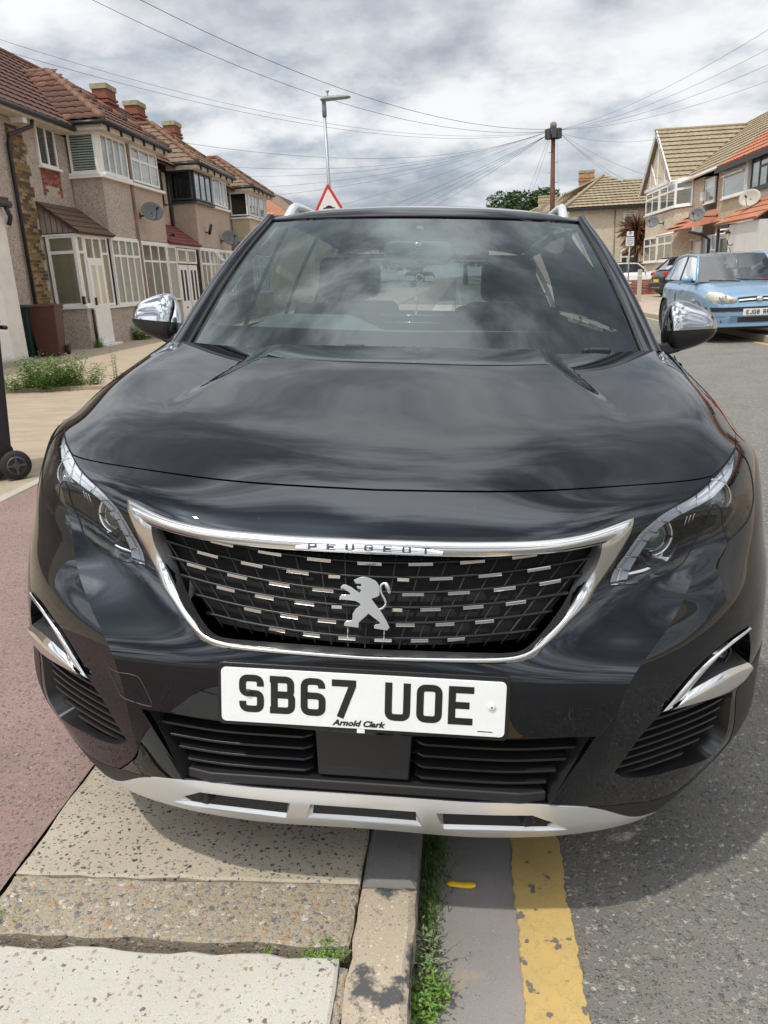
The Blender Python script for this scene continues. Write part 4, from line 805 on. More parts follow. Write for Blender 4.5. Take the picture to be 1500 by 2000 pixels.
mb = MB(); mb.tube([(6.7, 48.7, 4.95), (9.55, 52.4, 7.0)], .10, 8); mb.build('hip_ridge', M_TILET, b1); mb = MB(); mb.tube([(10.6, 51.6, 6.5), (13.8, 51.6, 6.5)], .08, 8); mb.build('ridge', M_TILET, b1)
mb = MB(); mb.box(6.65, 13.8, 48.62, 48.72, 4.70, 4.84); mb.build('fascia', M_GUT, b1)
window(F1, FM((10.2, 49, 3.55), CF), .80, 1.05, [1], .72, back=M_CURT, openf=(1,), fw=.09); window(F1, FM((10.1, 49, 1.15), CF), 1.0, 1.25, [1], .66, back=M_CURT, fw=.09)
mb = MB(); mb.tube([(12.35, 50.1, 5.6), (12.35, 50.1, 6.1)], .06, 8); mb.box(12.1, 12.6, 50.0, 50.2, 5.52, 5.62); mb.build('white_vent', M_UPVC, F1)
mb = MB(); mb.tube([(9.7, 48.97, 4.7), (9.7, 48.97, .2)], .03, 6); mb.build('cable_pipe', M_WOOD, F1)
F2 = empty('far_house_row', label='row of distant houses with tan tiled roofs beyond the telegraph pole', cat='house')
E_, Rg_ = [(6.4, 50, 4.9), (5.6, 70, 4.9), (3.6, 92, 4.9)], [(9.55, 52.4, 6.95), (8.3, 74, 7.15), (6.1, 92, 6.95)]
for i in range(2):
    slope_base(F2, [E_[i], E_[i+1], Rg_[i+1], Rg_[i]], M_TILET, 'roof'); tiles(F2, E_[i], E_[i+1], Rg_[i], Rg_[i+1], 9, .3, M_TILET, 'roof_tiles', corr=False, step=-.07, nmax=30)
    mb = MB(); mb.tube([Rg_[i], Rg_[i+1]], .09, 6); mb.build('ridge', M_TILET, F2); a, b_ = Vector(E_[i]), Vector(E_[i+1])
    mb = MB(); mb.add([(a.x+.3, a.y, 0), (b_.x+.3, b_.y, 0), (b_.x+.3, b_.y, 4.9), (a.x+.3, a.y, 4.9)], [(0, 1, 2, 3)]); mb.build('wall', M_PEBC, F2)
mb = MB(); mb.tube([(6.5, 62, 5.2), (8.6, 63, 7.0)], .1, 6); mb.build('hip_ridge', M_TILET, F2)
chimney(F2, 9.75, 60.5, 7.1, .6, 1.0, .95, mat('old_orange_brick', (.42, .24, .12), .9, var=.4, vscale=6)); chimney(F2, 8.5, 74.5, 7.0, .6, 1.6, .75, mat('cream_chimney', (.45, .38, .25), .9)); chimney(F2, 6.55, 86, 7.0, .6, 1.3, .9, M_CHIM)
LH = empty('far_house', label='orange-roofed house peeking out beyond the far end of the left terrace', cat='house')
wall(LH, -16, -9.2, 41, 50, 0, 4.6, M_PEB3); slope_base(LH, [(-8.9, 41, 4.6), (-8.9, 50, 4.6), (-12, 48, 7.0), (-12, 43, 7.0)], M_TILEO, 'roof'); tiles(LH, (-16, 41, 4.6), (-8.9, 41, 4.6), (-12.2, 43.4, 7), (-11.8, 43.4, 7), 9, .3, M_TILEO, 'roof_tiles', corr=False, step=.05)

slope_base(G3, [(XR+7.4, 2, EZR), (RXX, 2, RZZ), (RXX, 42, RZZ), (XR+7.4, 42, EZR)], M_TILEO, 'roof_slope')
mb = MB(); mb.prism([(XR+.1, 4.9), (XR+7, 4.9), (RXX, 8.0)], 2.1, 2.3, 'y'); fixn(mb.build('gable_end', M_GREYW, G3))

# ------------------------------------------------------------------ street furniture, wires, trees
M_GALV = mat('galvanised_steel', (.36, .39, .40), .5, metal=.5, var=.1, vscale=3); M_LAMPG = mat('lamp_head_grey', (.22, .24, .25), .5); M_POLE = mat('tarred_timber_pole', (.16, .065, .035), .8, col2=(.09, .045, .03), vscale=3)
M_WIRE = mat('black_cable', (.06, .065, .07), .6); M_SIGNR = mat('sign_red', (.55, .03, .03), .4); M_SIGNW = mat('sign_white', (.72, .72, .70), .4); M_SIGNK = mat('sign_black', (.02, .02, .02), .4)
lx, ly = -3.33, 22.0
lamp = empty('street_lamp', (lx, ly, .1), label='grey steel street lamp column with a flat modern head', cat='street lamp')
mb = MB(); mb.tube([(0, 0, 0), (0, 0, 1.2)], .085, 14); mb.tube([(0, 0, 1.2), (0, 0, 5.85)], [.055, .040], 14); mb.build('column', M_GALV, lamp)
mb = MB(); mb.tube([(0, 0, 5.62), (0, 0, 5.98)], .062, 12); mb.build('bracket', M_LAMPG, lamp)
mb = MB(); mb.grid(lambda i, j: (-.08+.82*i, .15*math.cos(math.pi*2*j)*(1-.25*i), 6.03+.03*i+(.105*(1-.45*i) if math.sin(2*math.pi*j) > 0 else .035)*math.sin(2*math.pi*j)*min(1, 6*(1-i)+.3)*min(1, 8*i+.3)), 20, 16); mb.build('lamp_head', M_LAMPG, lamp)
mb = MB(); mb.tube([(.12, 0, 6.12), (.12, 0, 6.22)], .02, 8); mb.lathe([(.05, 6.22), (.04, 6.27), (.001, 6.28)], 10, 'z', c=(.12, 0, 0)); mb.build('photocell', M_DISHL, lamp)
tsn = empty('road_sign', (lx-.02, ly-.09, .70), label='triangular red-bordered road hump warning sign on the lamp column', cat='road sign')
def tri_(s, z0, r=.0): return [(-s/2, z0), (s/2, z0), (0, z0+s*.866)]
def rtri(s, z0, r):
    P = tri_(s, z0); out = []
    for i in range(3):
        a, b_, c = Vector(P[i-1]), Vector(P[i]), Vector(P[(i+1) % 3])
        for t in (0, .25, .5, .75, 1): p = b_+(a-b_).normalized()*r*(1-t)**2+(c-b_).normalized()*r*t*t; out.append((p.x, p.y))
    return out
mb = MB(); mb.prism(rtri(.92, 2.52, .08), -.02, .0, 'y'); fixn(mb.build('sign_plate', M_SIGNR, tsn)); mb = MB(); mb.prism(rtri(.64, 2.615, .04), -.024, -.019, 'y'); fixn(mb.build('white_field', M_SIGNW, tsn))
mb = MB(); mb.prism([(-.18, 2.64), (.18, 2.64), (.18, 2.66), (.12, 2.67), (.06, 2.71), (.0, 2.73), (-.06, 2.71), (-.12, 2.67), (-.18, 2.66)], -.027, -.0235, 'y'); fixn(mb.build('hump_symbol', M_SIGNK, tsn))
px_, py_ = 5.25, 42.5
pole = empty('telegraph_pole', (px_, py_, .1), label='brown timber telegraph pole with a black junction head', cat='telegraph pole')
mb = MB(); mb.tube([(0, 0, 0), (0, 0, 8.3)], [.16, .10], 12); mb.build('pole', M_POLE, pole)
mb = MB(); mb.lathe([(.10, 7.75), (.34, 7.80), (.36, 7.95), (.34, 8.12), (.12, 8.2)], 10, 'z'); 
for k in range(8): a = k*math.pi/4; mb.box(.26, .42, -.1, .1, 7.72, 8.16, M=Matrix.Rotation(a, 4, 'Z'))
mb.build('junction_head', M_WIRE, pole); mb = MB(); mb.lathe([(.16, 8.18), (.17, 8.42), (.08, 8.5)], 10, 'z'); mb.build('pole_cap', M_WOOD, pole)
mb = MB(); 
for k in range(12): mb.tube([(-.25 if k % 2 else .25, 0, 1.8+k*.48), (0, 0, 1.8+k*.48)], .016, 5)
mb.build('climbing_steps', M_GALV, pole)['kind'] = 'stuff'
PT = Vector((px_, py_, 8.15))
def cable(A, B, sag, label, group, r=.011, n=24):
    A, B = Vector(A), Vector(B); P = [A.lerp(B, i/n)-Vector((0, 0, sag*4*(i/n)*(1-i/n))) for i in range(n+1)]
    mb = MB(); mb.tube(P, r, 5, caps=False); o = mb.build('overhead_cable', M_WIRE); return tag(o, label, 'cable', group)
def fan(items, grp, r=.005):
    for B, sg, off, lb in items: cable(PT+Vector(off), B, sg, lb, grp, r)
o1, o2, o3, o4 = (-.3, -.1, 0), (-.3, 0, -.15), (.3, -.1, -.1), (.3, -.1, .05)
fan([((-14.03, 19.2, 8.62), 1.25, o1, 'thin cable from the pole head to the chimney at the top left corner'), ((-11.2, 17.1, 7.1), 1.05, o1, 'thin cable from the pole head to the orange roof ridge of the pebbledashed house'),
     ((-8.4, 20.8, 5.4), .9, o1, 'thin cable ending at the gutter above the pebbledashed bay'), ((-8.4, 26, 5.3), .7, o1, 'thin cable ending at the gutter above the dark-framed bay'),
     ((-8.4, 29, 5.3), .6, o1, 'thin cable ending at the gutter beyond the dark-framed bay'), ((-8.4, 33, 5.3), .5, o1, 'thin cable ending at the near corner of the cream bay'),
     ((-8.4, 35.5, 5.2), .45, o1, 'thin cable ending at the far corner of the cream bay'), ((-8.9, 44, 5.0), .4, o1, 'lowest thin cable to the orange-roofed house beyond the left terrace')], 'telephone cables fanning out to the left terrace')
fan([((-8.8, 55, 5.0), .35, o2, 'uppermost cable of the bundle sloping down behind the SUV roof'), ((-8.8, 60, 5.0), .4, o2, 'second cable from the top of the bundle sloping down behind the SUV roof'),
     ((-8.8, 68, 5.0), .4, o2, 'second cable from the bottom of the bundle sloping down behind the SUV roof'), ((-8.8, 78, 5.0), .4, o2, 'lowest cable of the bundle sloping down behind the SUV roof')], 'cables sloping down behind the SUV roof', .008)
fan([((10.3, 40.6, 5.4), .25, o3, 'cable from the pole head to the middle of the timbered gable'), ((10.3, 42.0, 7.4), .25, o3, 'cable from the pole head to the peak of the timbered gable'),
     ((10.4, 43.6, 5.2), .3, o3, 'cable from the pole head to the far side of the timbered gable'), ((10.4, 45.0, 5.0), .2, o3, 'lowest cable from the pole head, to the far corner of the gabled house')], 'cables running to the gabled house', .0055)
fan([((11, 14, 8.3), .8, o4, 'highest of the four cables crossing the sky at top right'), ((11, 15, 7.6), .8, o4, 'second highest of the four cables crossing the sky at top right'),
     ((11, 17, 7.0), .7, o4, 'third highest of the four cables crossing the sky at top right'), ((12, 22, 7.0), .6, o4, 'lowest of the four cables crossing the sky at top right')], 'cables crossing above the right-hand roofs', .005)
fan([((4.2, 58, 4.2), .1, (-.2, .1, -.2), 'steep thin cable dropping leftmost behind the telegraph pole'), ((4.8, 61, 4.2), .1, (-.1, .1, -.2), 'steep thin cable dropping close to the left of the telegraph pole'), ((7.3, 56, 4.8), .1, (.2, .1, -.2), 'steep thin cable dropping to the right of the telegraph pole')], 'cables dropping steeply behind the pole', .006)
cable((-13, 20, 11.5), (px_-.3, py_-.1, 8.25), 1.5, 'upper of the two thick cables crossing the top of the sky past the lamp head', None, .0095)
cable((-13.3, 20.6, 11.0), (px_-.3, py_-.1, 8.15), 1.6, 'lower of the two thick cables crossing the top of the sky past the lamp head', None, .008)
# trees and palm
def crown(name, c, rad, n, leaf, mats, seed, parent, lobes=16):
    r = random.Random(seed); mb = MB(); L_ = []
    for _ in range(lobes):
        a = r.uniform(0, 6.28); e = r.uniform(-.3, 1); d = r.uniform(.45, .8)
        L_.append((c[0]+rad[0]*d*math.cos(a), c[1]+rad[1]*d*math.sin(a), c[2]+rad[2]*e*.75, r.uniform(.3, .5)))
    for _ in range(n):
        l = r.choice(L_); v = Vector((r.gauss(0, 1), r.gauss(0, 1), r.gauss(0, 1))).normalized()*l[3]*r.uniform(.75, 1.05)
        p = Vector((l[0]+v.x*rad[0], l[1]+v.y*rad[1], l[2]+v.z*rad[2]*1.1)); s = leaf*r.uniform(.6, 1.3)
        a, b_ = Vector((r.gauss(0, 1), r.gauss(0, 1), r.gauss(0, .6))).normalized()*s, Vector((r.gauss(0, 1), r.gauss(0, 1), r.gauss(0, 1))).normalized()*s*.6
        mb.add([p-a, p-b_, p+a, p+b_], [(0, 1, 2, 3)], r.randrange(len(mats)))
    return mb.build(name, mats, parent)
M_TR = [mat('tree_leaf_dark', (.018, .045, .012), .6), mat('tree_leaf_mid', (.035, .075, .018), .6), mat('tree_leaf_light', (.06, .11, .03), .6)]; M_BARK = mat('bark', (.10, .075, .055), .9, var=.3)
t1 = empty('broadleaf_tree', (7.6, 88, 0), label='dark green rounded tree rising behind the distant rooftops', cat='tree')
mb = MB(); mb.tube([(0, 0, 0), (.1, 0, 3), (0, 0, 6.2)], [.45, .32, .2], 8); mb.build('trunk', M_BARK, t1)
for k in range(5): mb = MB(); a = k*1.3; mb.tube([(0, 0, 4+k*.3), (1.6*math.cos(a), 1.2*math.sin(a), 6+.3*k), (2.6*math.cos(a), 2*math.sin(a), 8)], [.16, .10, .04], 6); mb.build('limb', M_BARK, t1)
crown('crown', (0, 0, 7.1), (3.9, 3.4, 2.1), 9000, .20, M_TR, 3, t1, 26)
pm = empty('cordyline_palm', (10.35, 46.0, 0), label='spiky red-brown cordyline palm between the far house and the gabled house', cat='palm')
mb = MB(); mb.tube([(0, 0, .1), (.05, 0, 2.6)], [.16, .10], 8); mb.build('trunk', M_BARK, pm)
r = random.Random(9); mb = MB()
for hc, n_, rr, ms in (((0, 0, 3.3), 420, 1.25, (0, 0, 1)), ((.15, 0, 2.5), 320, 1.1, (1, 2, 2, 0))):
    for _ in range(n_):
        v = Vector((r.gauss(0, 1), r.gauss(0, 1), r.gauss(.35, .8))).normalized(); l = rr*r.uniform(.7, 1.1); s = v.cross(Vector((r.gauss(0, 1), r.gauss(0, 1), 1))).normalized()*.032
        c = Vector(hc); m1 = c+v*l*.55; t_ = c+v*l+Vector((0, 0, -.18*l)); mb.add([c-s*.5, c+s*.5, m1+s, t_, m1-s], [(0, 1, 2, 3, 4)], r.choice(ms))
mb.build('fronds', [mat('palm_red_leaf', (.16, .05, .035), .6), mat('palm_olive_leaf', (.20, .17, .07), .6), mat('palm_straw_leaf', (.42, .33, .17), .7)], pm)
# parking sign, fence, posts
ps = empty('parking_sign', (8.35, 38.0, .1), label='small white parking sign on a thin post in front of the far tan house', cat='sign')
mb = MB(); mb.tube([(0, 0, 0), (0, 0, 2.4)], .03, 8); mb.build('post', M_GALV, ps); mb = MB(); mb.box(-.19, .19, -.05, -.03, 2.2, 2.60); mb.box(-.16, .16, -.05, -.03, 2.64, 2.86); mb.build('sign_plate', M_SIGNW, ps)
for z, w in ((2.53, .16), (2.45, .13), (2.36, .15), (2.27, .10)): mb = MB(); mb.box(-w, w, -.053, -.049, z-.015, z+.015); mb.build('sign_text_line', M_GALV, ps)
mb = MB(); mb.box(-.05, .05, -.053, -.049, 2.72, 2.86); mb.build('sign_symbol', M_LAMPG, ps)
fn_ = empty('wooden_fence', (9.7, 47.6, 0), label='brown wooden fence below the palm, in front of the far house', cat='fence')
fb = MB(); fb.box(0, .14, -.015, .015, .1, 1.65); fbm = fb.mesh('fence_board', M_WOOD if False else mat('brown_fence_paint', (.10, .055, .035), .8, var=.3))
for i in range(13): link('fence_board', fbm, fn_, (i*.15, 0, rnd.uniform(-.02, .02)))
mb = MB(); mb.box(0, 2, .02, .06, .5, .58); mb.build('rail', fbm.materials[0], fn_)
mb = MB(); mb.box(-.05, .05, -.05, .05, 0, 2.0); mb.build('white_post', M_SIGNW, fn_, loc=(.55, -.08, 0))
for i, (x, y, h, lb) in enumerate([(6.9, 29.0, 1.15, 'white concrete bollard nearest the black crossover bumper'), (8.0, 27.5, 1.25, 'white concrete post between the black crossover and the blue hatchback')]):
    b0 = empty('concrete_post', (x, y, .1), label=lb, cat='post'); mb = MB(); mb.box(-.07, .07, -.07, .07, 0, h); mb.build('shaft', M_DISHL, b0, bevel=.015); mb = MB(); mb.box(-.075, .075, -.075, .075, h*.8, h*.83); mb.build('band', M_SIGNW, b0)
lw = empty('low_brick_wall', (9.0, 36.6, .1), label='low brown brick wall beside the white car at the far right forecourts', cat='wall')
for j in range(9):
    for i in range(8): mb = MB(); mb.box(.004, .216, -.05, .05, .004, .07); mb.build('brick', M_BRICKR[(i+j) % 2], lw, loc=(-.9+i*.22+(.11 if j % 2 else 0), 0, j*.075))

# the street beyond
for i, (x, y, sd, m, lb) in enumerate([(-9.2, 52, -1, M_PEB3, 'distant cream house, first beyond the orange-roofed house on the left'), (-9.2, 64, -1, M_PEB2, 'distant brown house, second beyond the orange-roofed house on the left'), (-9.2, 76, -1, M_PEB1, 'distant grey house, third beyond the orange-roofed house on the left'), (-9.2, 88, -1, M_PEB2, 'farthest small brown house on the left side of the street')]):
    h = empty('distant_house', label=lb, cat='house', group='distant houses along the street'); X = x-6
    mb = MB(); mb.box(X, x, y, y+10.5, 0, 4.9); mb.build('wall', m, h)
    slope_base(h, [(x+.3, y-.3, 4.9), (x+.3, y+10.8, 4.9), (x-3, y+8, 7.4), (x-3, y+3, 7.4)], M_TILE2, 'roof'); slope_base(h, [(X, y-.3, 4.9), (x+.3, y-.3, 4.9), (x-3, y+3, 7.4)], M_TILEG, 'roof_slope')
    for yy in (y+1.5, y+6.5):
        for z in (1.2, 3.7): window(h, FM((x, yy, z), YF), 2.2, 1.2, [1, 1, 1], .7, back=M_CURT, panes=False, sill=False)
for i, (x, y, rr, lb) in enumerate([(-6, 112, 5, 'distant green tree closing the street on the left'), (1.5, 120, 5.5, 'distant green tree closing the middle of the street'), (9, 116, 5, 'distant green tree closing the street on the right')]):
    t = empty('distant_tree', (x, y, 0), label=lb, cat='tree'); mb = MB(); mb.tube([(0, 0, 0), (0, 0, 3.5)], [.4, .25], 8); mb.build('trunk', M_BARK, t); crown('crown', (0, 0, 4.2), (rr, 4, 2.6), 3500, .34, M_TR, 30+i, t, 16)

# ------------------------------------------------------------------ parked cars
M_TYRE = mat('car_tyre', (.02, .02, .02), .8); M_CGLASS = glass_mat('parked_car_glass', (.42, .46, .46), 1.5, boost=1.8); M_CTRIM = mat('car_black_trim', (.02, .02, .022), .45); M_HUB = mat('wheel_cover_silver', (.45, .46, .47), .35, metal=.8)
M_HLG = mat('clouded_headlight', (.62, .60, .50), .18, coat=.6); M_CHR2 = mat('car_chrome', (.75, .76, .77), .12, metal=1); M_TAIL = mat('tail_light_red', (.55, .02, .025), .15, coat=.5); M_CINT = mat('parked_car_interior', (.05, .052, .055), .8); M_PLY = mat('plate_yellow', (.72, .52, .05), .4); M_PLW = mat('plate_white_other', (.72, .72, .70), .4); M_PLK = mat('plate_black_other', (.02, .02, .02), .4)
def car(name, label, loc, rz, paint, L_, Wd, H, st, gh, wheels, group=None, wr=.30):
    """st: stations (y, halfwidth, zbottom, ztop); gh: (y windscreen base, y roof front, y roof rear, y rear base, z belt front, z belt rear)"""
    e = empty(name, loc, rz, label, 'car', group); hw = Wd/2
    st = np.array(st, float); k = np.r_[0, np.cumsum(np.hypot(np.diff(st[:, 0]), np.diff(st[:, 3])+1e-6))]
    T = np.linspace(0, k[-1], 44); W_ = np.maximum.accumulate(np.array([0]))
    ss = np.stack([np.interp(T, k, st[:, i]) for i in range(4)], 1); 
    for _ in range(2): ss[1:-1] = (ss[:-2]+2*ss[1:-1]+ss[2:])/4
    V = []; prof = [(0, 0, 0), (.86, 0, 0), (.97, .10, 0), (1.0, .30, 0), (1.0, .55, 0), (.985, .78, 0), (.95, .90, 0), (.86, .975, 0), (.6, 1.0, .012), (0, 1.0, .03)]
    m_ = len(prof)
    for sd in (1, -1):
        for y, w, zb, zt in ss:
            for a, b_, c in prof: V.append((sd*w*a, y, zb+(zt-zb)*b_+c))
    n = len(ss); F = []
    for s in range(2):
        o = s*n*m_
        for i in range(n-1):
            for j in range(m_-1):
                f = (o+i*m_+j, o+i*m_+j+1, o+(i+1)*m_+j+1, o+(i+1)*m_+j)
                y, z = (V[f[0]][1]+V[f[2]][1])/2, (V[f[0]][2]+V[f[2]][2])/2
                if j in (1, 2, 3, 4) and any(math.hypot(y-wy, z-wr) < wr*1.16 for wy in wheels): continue
                F.append(f)
        F.append(tuple(o+j for j in range(m_))); F.append(tuple(o+(n-1)*m_+j for j in range(m_)))
    mb = MB(); mb.add(V, F, 0, True); fixn(mb.build('body', paint, e))
    y1, y2, y3, y4, zb1, zb2 = gh; rw = hw*.72; bw = hw*.90; zr = H
    def roofp(a, b_): y = y2+(y3-y2)*b_; bow = .05*math.sin(math.pi*b_); return (a*(rw+.02*math.sin(math.pi*b_)), y+.05*(1-abs(a)**2)*(-1 if b_ < .3 else 0), zr-.06+bow-.03*a*a-.03*b_)
    def beltp(t): return (bw*(1-.05*t*t), y1+.12+(y4-y1-.12)*t, zb1+(zb2-zb1)*t)
    mb = MB(); mb.grid(lambda i, j: roofp(2*i-1, j), 16, 16); fixn(mb.build('roof', paint, e))
    mb = MB(); mb.grid(lambda i, j: (lambda a: tuple(Vector((a*bw*.97, y1+.14*abs(a)**2, zb1+.01)).lerp(Vector(roofp(a*.985, 0)), j)))(2*i-1), 14, 6); mb.build('windscreen', M_CGLASS, e)
    mb = MB(); mb.grid(lambda i, j: (lambda a: tuple(Vector((a*bw*.90, y4-.06*abs(a)**2, zb2)).lerp(Vector(roofp(a*.95, 1)), j)))(2*i-1), 14, 6); mb.build('rear_window', M_CGLASS, e)
    for sd in (1, -1):
        def sp(t, j):
            b_ = Vector(beltp(t)); yy = b_.y; tt = min(1, max(0, (t-.22)/.68)); r_ = Vector(roofp(1, tt)) if t > .22 else Vector((bw*.97, y1+.14, zb1)).lerp(Vector(roofp(1, 0)), max(0, t)/.22)
            q = b_.lerp(r_, j); return (sd*q.x, q.y, q.z)
        mb = MB(); mb.grid(lambda i, j: sp(.03+.90*i, .02+.92*j), 20, 5); mb.build('side_window', M_CGLASS, e)
        for t0, t1 in ((.0, .05), (.46, .50), (.81, 1.0)):
            mb = MB(); mb.grid(lambda i, j: (lambda q: (q[0]*1.006, q[1], q[2]))(sp(t0+(t1-t0)*i, j)), 2, 5); mb.build('pillar', paint if t0 != .46 else M_CTRIM, e)
        mb = MB(); mb.tube([Vector((sd*bw*.985, y1+.13, zb1)), Vector(roofp(sd*1.0, 0))]+[Vector(roofp(sd*1.0, t)) for t in np.linspace(.1, 1, 8)]+[Vector((sd*bw*.92, y4-.04, zb2))], .028, 8); mb.build('roof_frame', paint, e)
        mq = MB(); mq.grid(lambda i, j: (sd*(bw+.02+.20*i), y1+.30+.03*i-.045*math.cos(2*math.pi*j)*(math.sin(math.pi*min(.96, i+.04))**.5), zb1+.06+.065*math.sin(2*math.pi*j)*(math.sin(math.pi*min(.96, max(.1, i)))**.5)), 10, 14); mr_ = mq.build('door_mirror', paint, e)
        mb = MB(); mb.cbox((sd*(bw+.01), y1+.31, zb1+.02), (.12, .06, .04)); mb.build('mirror_foot', M_CTRIM, mr_)
        for wy in wheels:
            mb = MB(); mb.lathe([(wr*.66, -.10), (wr*.93, -.10), (wr, -.07), (wr, .07), (wr*.93, .10), (wr*.66, .10)], 28, 'x', cap=False); w = mb.build('wheel', M_TYRE, e, loc=(sd*(hw-.115), wy, wr))
            mb = MB(); mb.lathe([(wr*.66, .085), (wr*.55, .06), (.05, .075), (.001, .08)] if sd > 0 else [(wr*.66, -.085), (wr*.55, -.06), (.05, -.075), (.001, -.08)], 28, 'x', cap=False); hb = mb.build('wheel_cover', M_HUB, w)
            for q in range(7):
                mb = MB(); mb.box(sd*.070-.004, sd*.070+.004, -.018, .018, wr*.25, wr*.55, M=Matrix.Rotation(q*2*math.pi/7, 4, 'X')); mb.build('cover_slot', M_CTRIM, hb)
            mb = MB(); mb.lathe([(wr*1.16, sd*.14), (wr*1.16, -sd*.12), (.01, -sd*.12)], 24, 'x', c=(sd*(hw-.14), wy, wr), cap=False); mb.build('wheel_arch', M_CTRIM, e)
        mb = MB(); yc = y1+(y4-y1)*.48; mb.tube([(sd*hw*1.001, yc, .28), (sd*hw*1.003, yc, zb1*.75), (sd*bw*1.01, yc-.02, zb1-.02)], .006, 4); mb.build('door_gap', M_CTRIM, e)
    mb = MB(); mb.box(-hw*.86, hw*.86, y1-.1, y4, .25, .42); mb.box(-hw*.86, hw*.86, y1-.05, y1+.35, .42, zb1-.06); mb.build('cabin', M_CINT, e)
    for x in (-.36, .36):
        for y in (y1+1.0, y1+1.75):
            if y < y4-.2: mb = MB(); mb.cbox((x, y, .72), (.46, .14, .60)); mb.cbox((x, y, 1.10), (.24, .08, .16)); mb.build('seat', M_CINT, e, bevel=.04)
    mb = MB(); mb.tube([(-.36+.17*math.cos(a), y1+.50+.06*math.sin(a), zb1-.02+.15*math.sin(a)) for a in np.linspace(0, 6.28, 20)], .014, 6); mb.build('steering_wheel', M_CTRIM, e)
    mb = MB(); mb.box(-hw*.8, hw*.8, .25, L_-.25, .16, .24); mb.build('underbody', M_CTRIM, e)
    return e
M_BLUE = mat('pale_blue_metallic', (.22, .36, .50), .24, metal=.35, coat=.7)
bc = car('parked_hatchback', 'light blue hatchback facing the viewer, parked on the right kerb behind the chrome mirror', (5.30, 12.75, .06), R_(-1.0), M_BLUE, 3.81, 1.665, 1.50,
    [(.00, .50, .24, .60), (.03, .66, .22, .66), (.14, .76, .20, .735), (.45, .815, .20, .835), (.80, .83, .20, .90), (1.05, .83, .2, .945), (2.6, .83, .2, .97), (3.4, .81, .22, .98), (3.70, .74, .25, .93), (3.80, .64, .30, .80)],
    (.98, 1.62, 3.20, 3.66, .95, 1.00), (.74, 3.19))
def front_surf(x, z):      # nose of the blue car
    return float(np.interp(abs(x), [0, .40, .58, .68, .75, .79, .82], [.0, .012, .045, .10, .19, .30, .44]))+.10*max(0, (z-.60)/.2)**1.5*.6
for sd in (1, -1):
    HLP = [(.35, .655), (.42, .615), (.60, .600), (.74, .64), (.790, .745), (.745, .81), (.60, .785), (.44, .715)]
    V = [(sd*x, front_surf(x, z)-.012, z) for x, z in HLP]; c = (sd*.60, front_surf(.6, .7)-.035, .70)
    mb = MB(); mb.add(V+[c]+[(v[0], v[1]+.06, v[2]) for v in V], [(i, (i+1) % 8, 8) for i in range(8)]+[(i, 9+i, 9+(i+1) % 8, (i+1) % 8) for i in range(8)], 0, True); h = fixn(mb.build('headlight', M_HLG, bc))
    mb = MB(); mb.lathe([(.001, -.055), (.045, -.052), (.062, -.045), (.068, -.03)], 20, 'y', c=(sd*.585, front_surf(.58, .7)-.002, .70), cap=False); mb.build('headlight_bowl', M_CHR2, h)
    mb = MB(); mb.lathe([(.001, -.05), (.028, -.045), (.03, -.03)], 14, 'y', c=(sd*.455, front_surf(.45, .67)+.004, .665), cap=False); mb.build('indicator', mat('indicator_orange', (.70, .30, .18), .3), h)
def facestrip(x0, x1, z0, z1, off, m, name, parent, zc=0, n=20):
    mb = MB(); V = []
    for i in range(n+1):
        x = x0+(x1-x0)*i/n; b_ = zc*(1-(x/max(abs(x0), abs(x1)))**2)
        for z in (z0+b_, z1+b_): V.append((x, front_surf(x, z)-off, z))
        V.append((x, front_surf(x, z1)-off+.05, z1+b_)); V.append((x, front_surf(x, z0)-off+.05, z0+b_))
    F = [(4*i+a, 4*i+b__, 4*i+4+b__, 4*i+4+a) for i in range(n) for a, b__ in ((0, 1), (1, 2), (3, 0))]; F += [(0, 1, 2, 3), (4*n, 4*n+1, 4*n+2, 4*n+3)]
    mb.add(V, F, 0, False); return fixn(mb.build(name, m, parent))
gr = facestrip(-.33, .33, .615, .70, .006, M_CTRIM, 'grille', bc, .015)
facestrip(-.33, .33, .645, .668, .014, M_CHR2, 'chrome_bar', gr, .015); facestrip(-.34, .34, .70, .712, .014, M_CHR2, 'chrome_bar', gr, .015)
mb = MB(); mb.lathe([(.001, -.022), (.036, -.020), (.042, -.008)], 24, 'y', c=(0, .002, .672), M=Matrix.Diagonal((1.5, 1, 1, 1))); mb.build('oval_emblem', M_CHR2, gr)
facestrip(-.80, .80, .475, .545, .035, M_CTRIM, 'bumper_strip', bc); facestrip(-.60, .60, .29, .375, .010, M_CTRIM, 'lower_grille', bc); facestrip(-.80, .80, .22, .275, .03, M_BLUE, 'bumper_lip', bc); facestrip(-.80, .80, .40, .46, .028, M_BLUE, 'bumper_fold', bc)
pl2 = facestrip(-.26, .26, .405, .515, .055, M_PLW, 'number_plate', bc)
for tx, x in (('EJ08', -.108), ('RKY', .135)): letters(tx, .072, .045, .002, .26, 14).build('registration', M_PLK, pl2, loc=(x, -.0575, .46))
for x in (-.05, .42): mb = MB(); mb.tube([(x, .90, .95), (x-.18, .96, .965), (x-.50, 1.02, .985)], .010, 5); mb.build('wiper', M_CTRIM, bc)
for x in (-.25, .22): mb = MB(); mb.cbox((x, .62, .875), (.03, .03, .02)); mb.build('washer_jet', M_CTRIM, bc)
mb = MB(); mb.tube([(0, 1.35, 1.33), (0, 1.35, 1.15)], .003, 4); mb.lathe([(.001, 1.03), (.045, 1.05), (.02, 1.09), (.04, 1.15), (.001, 1.16)], 8, 'z', c=(0, 1.35, 0)); mb.build('hanging_ornament', M_PLW, bc)
for y in (1.75, 2.7): mb = MB(); mb.box(-.845, -.828, y, y+.16, .80, .825); mb.build('door_handle', M_BLUE, bc, bevel=.005)
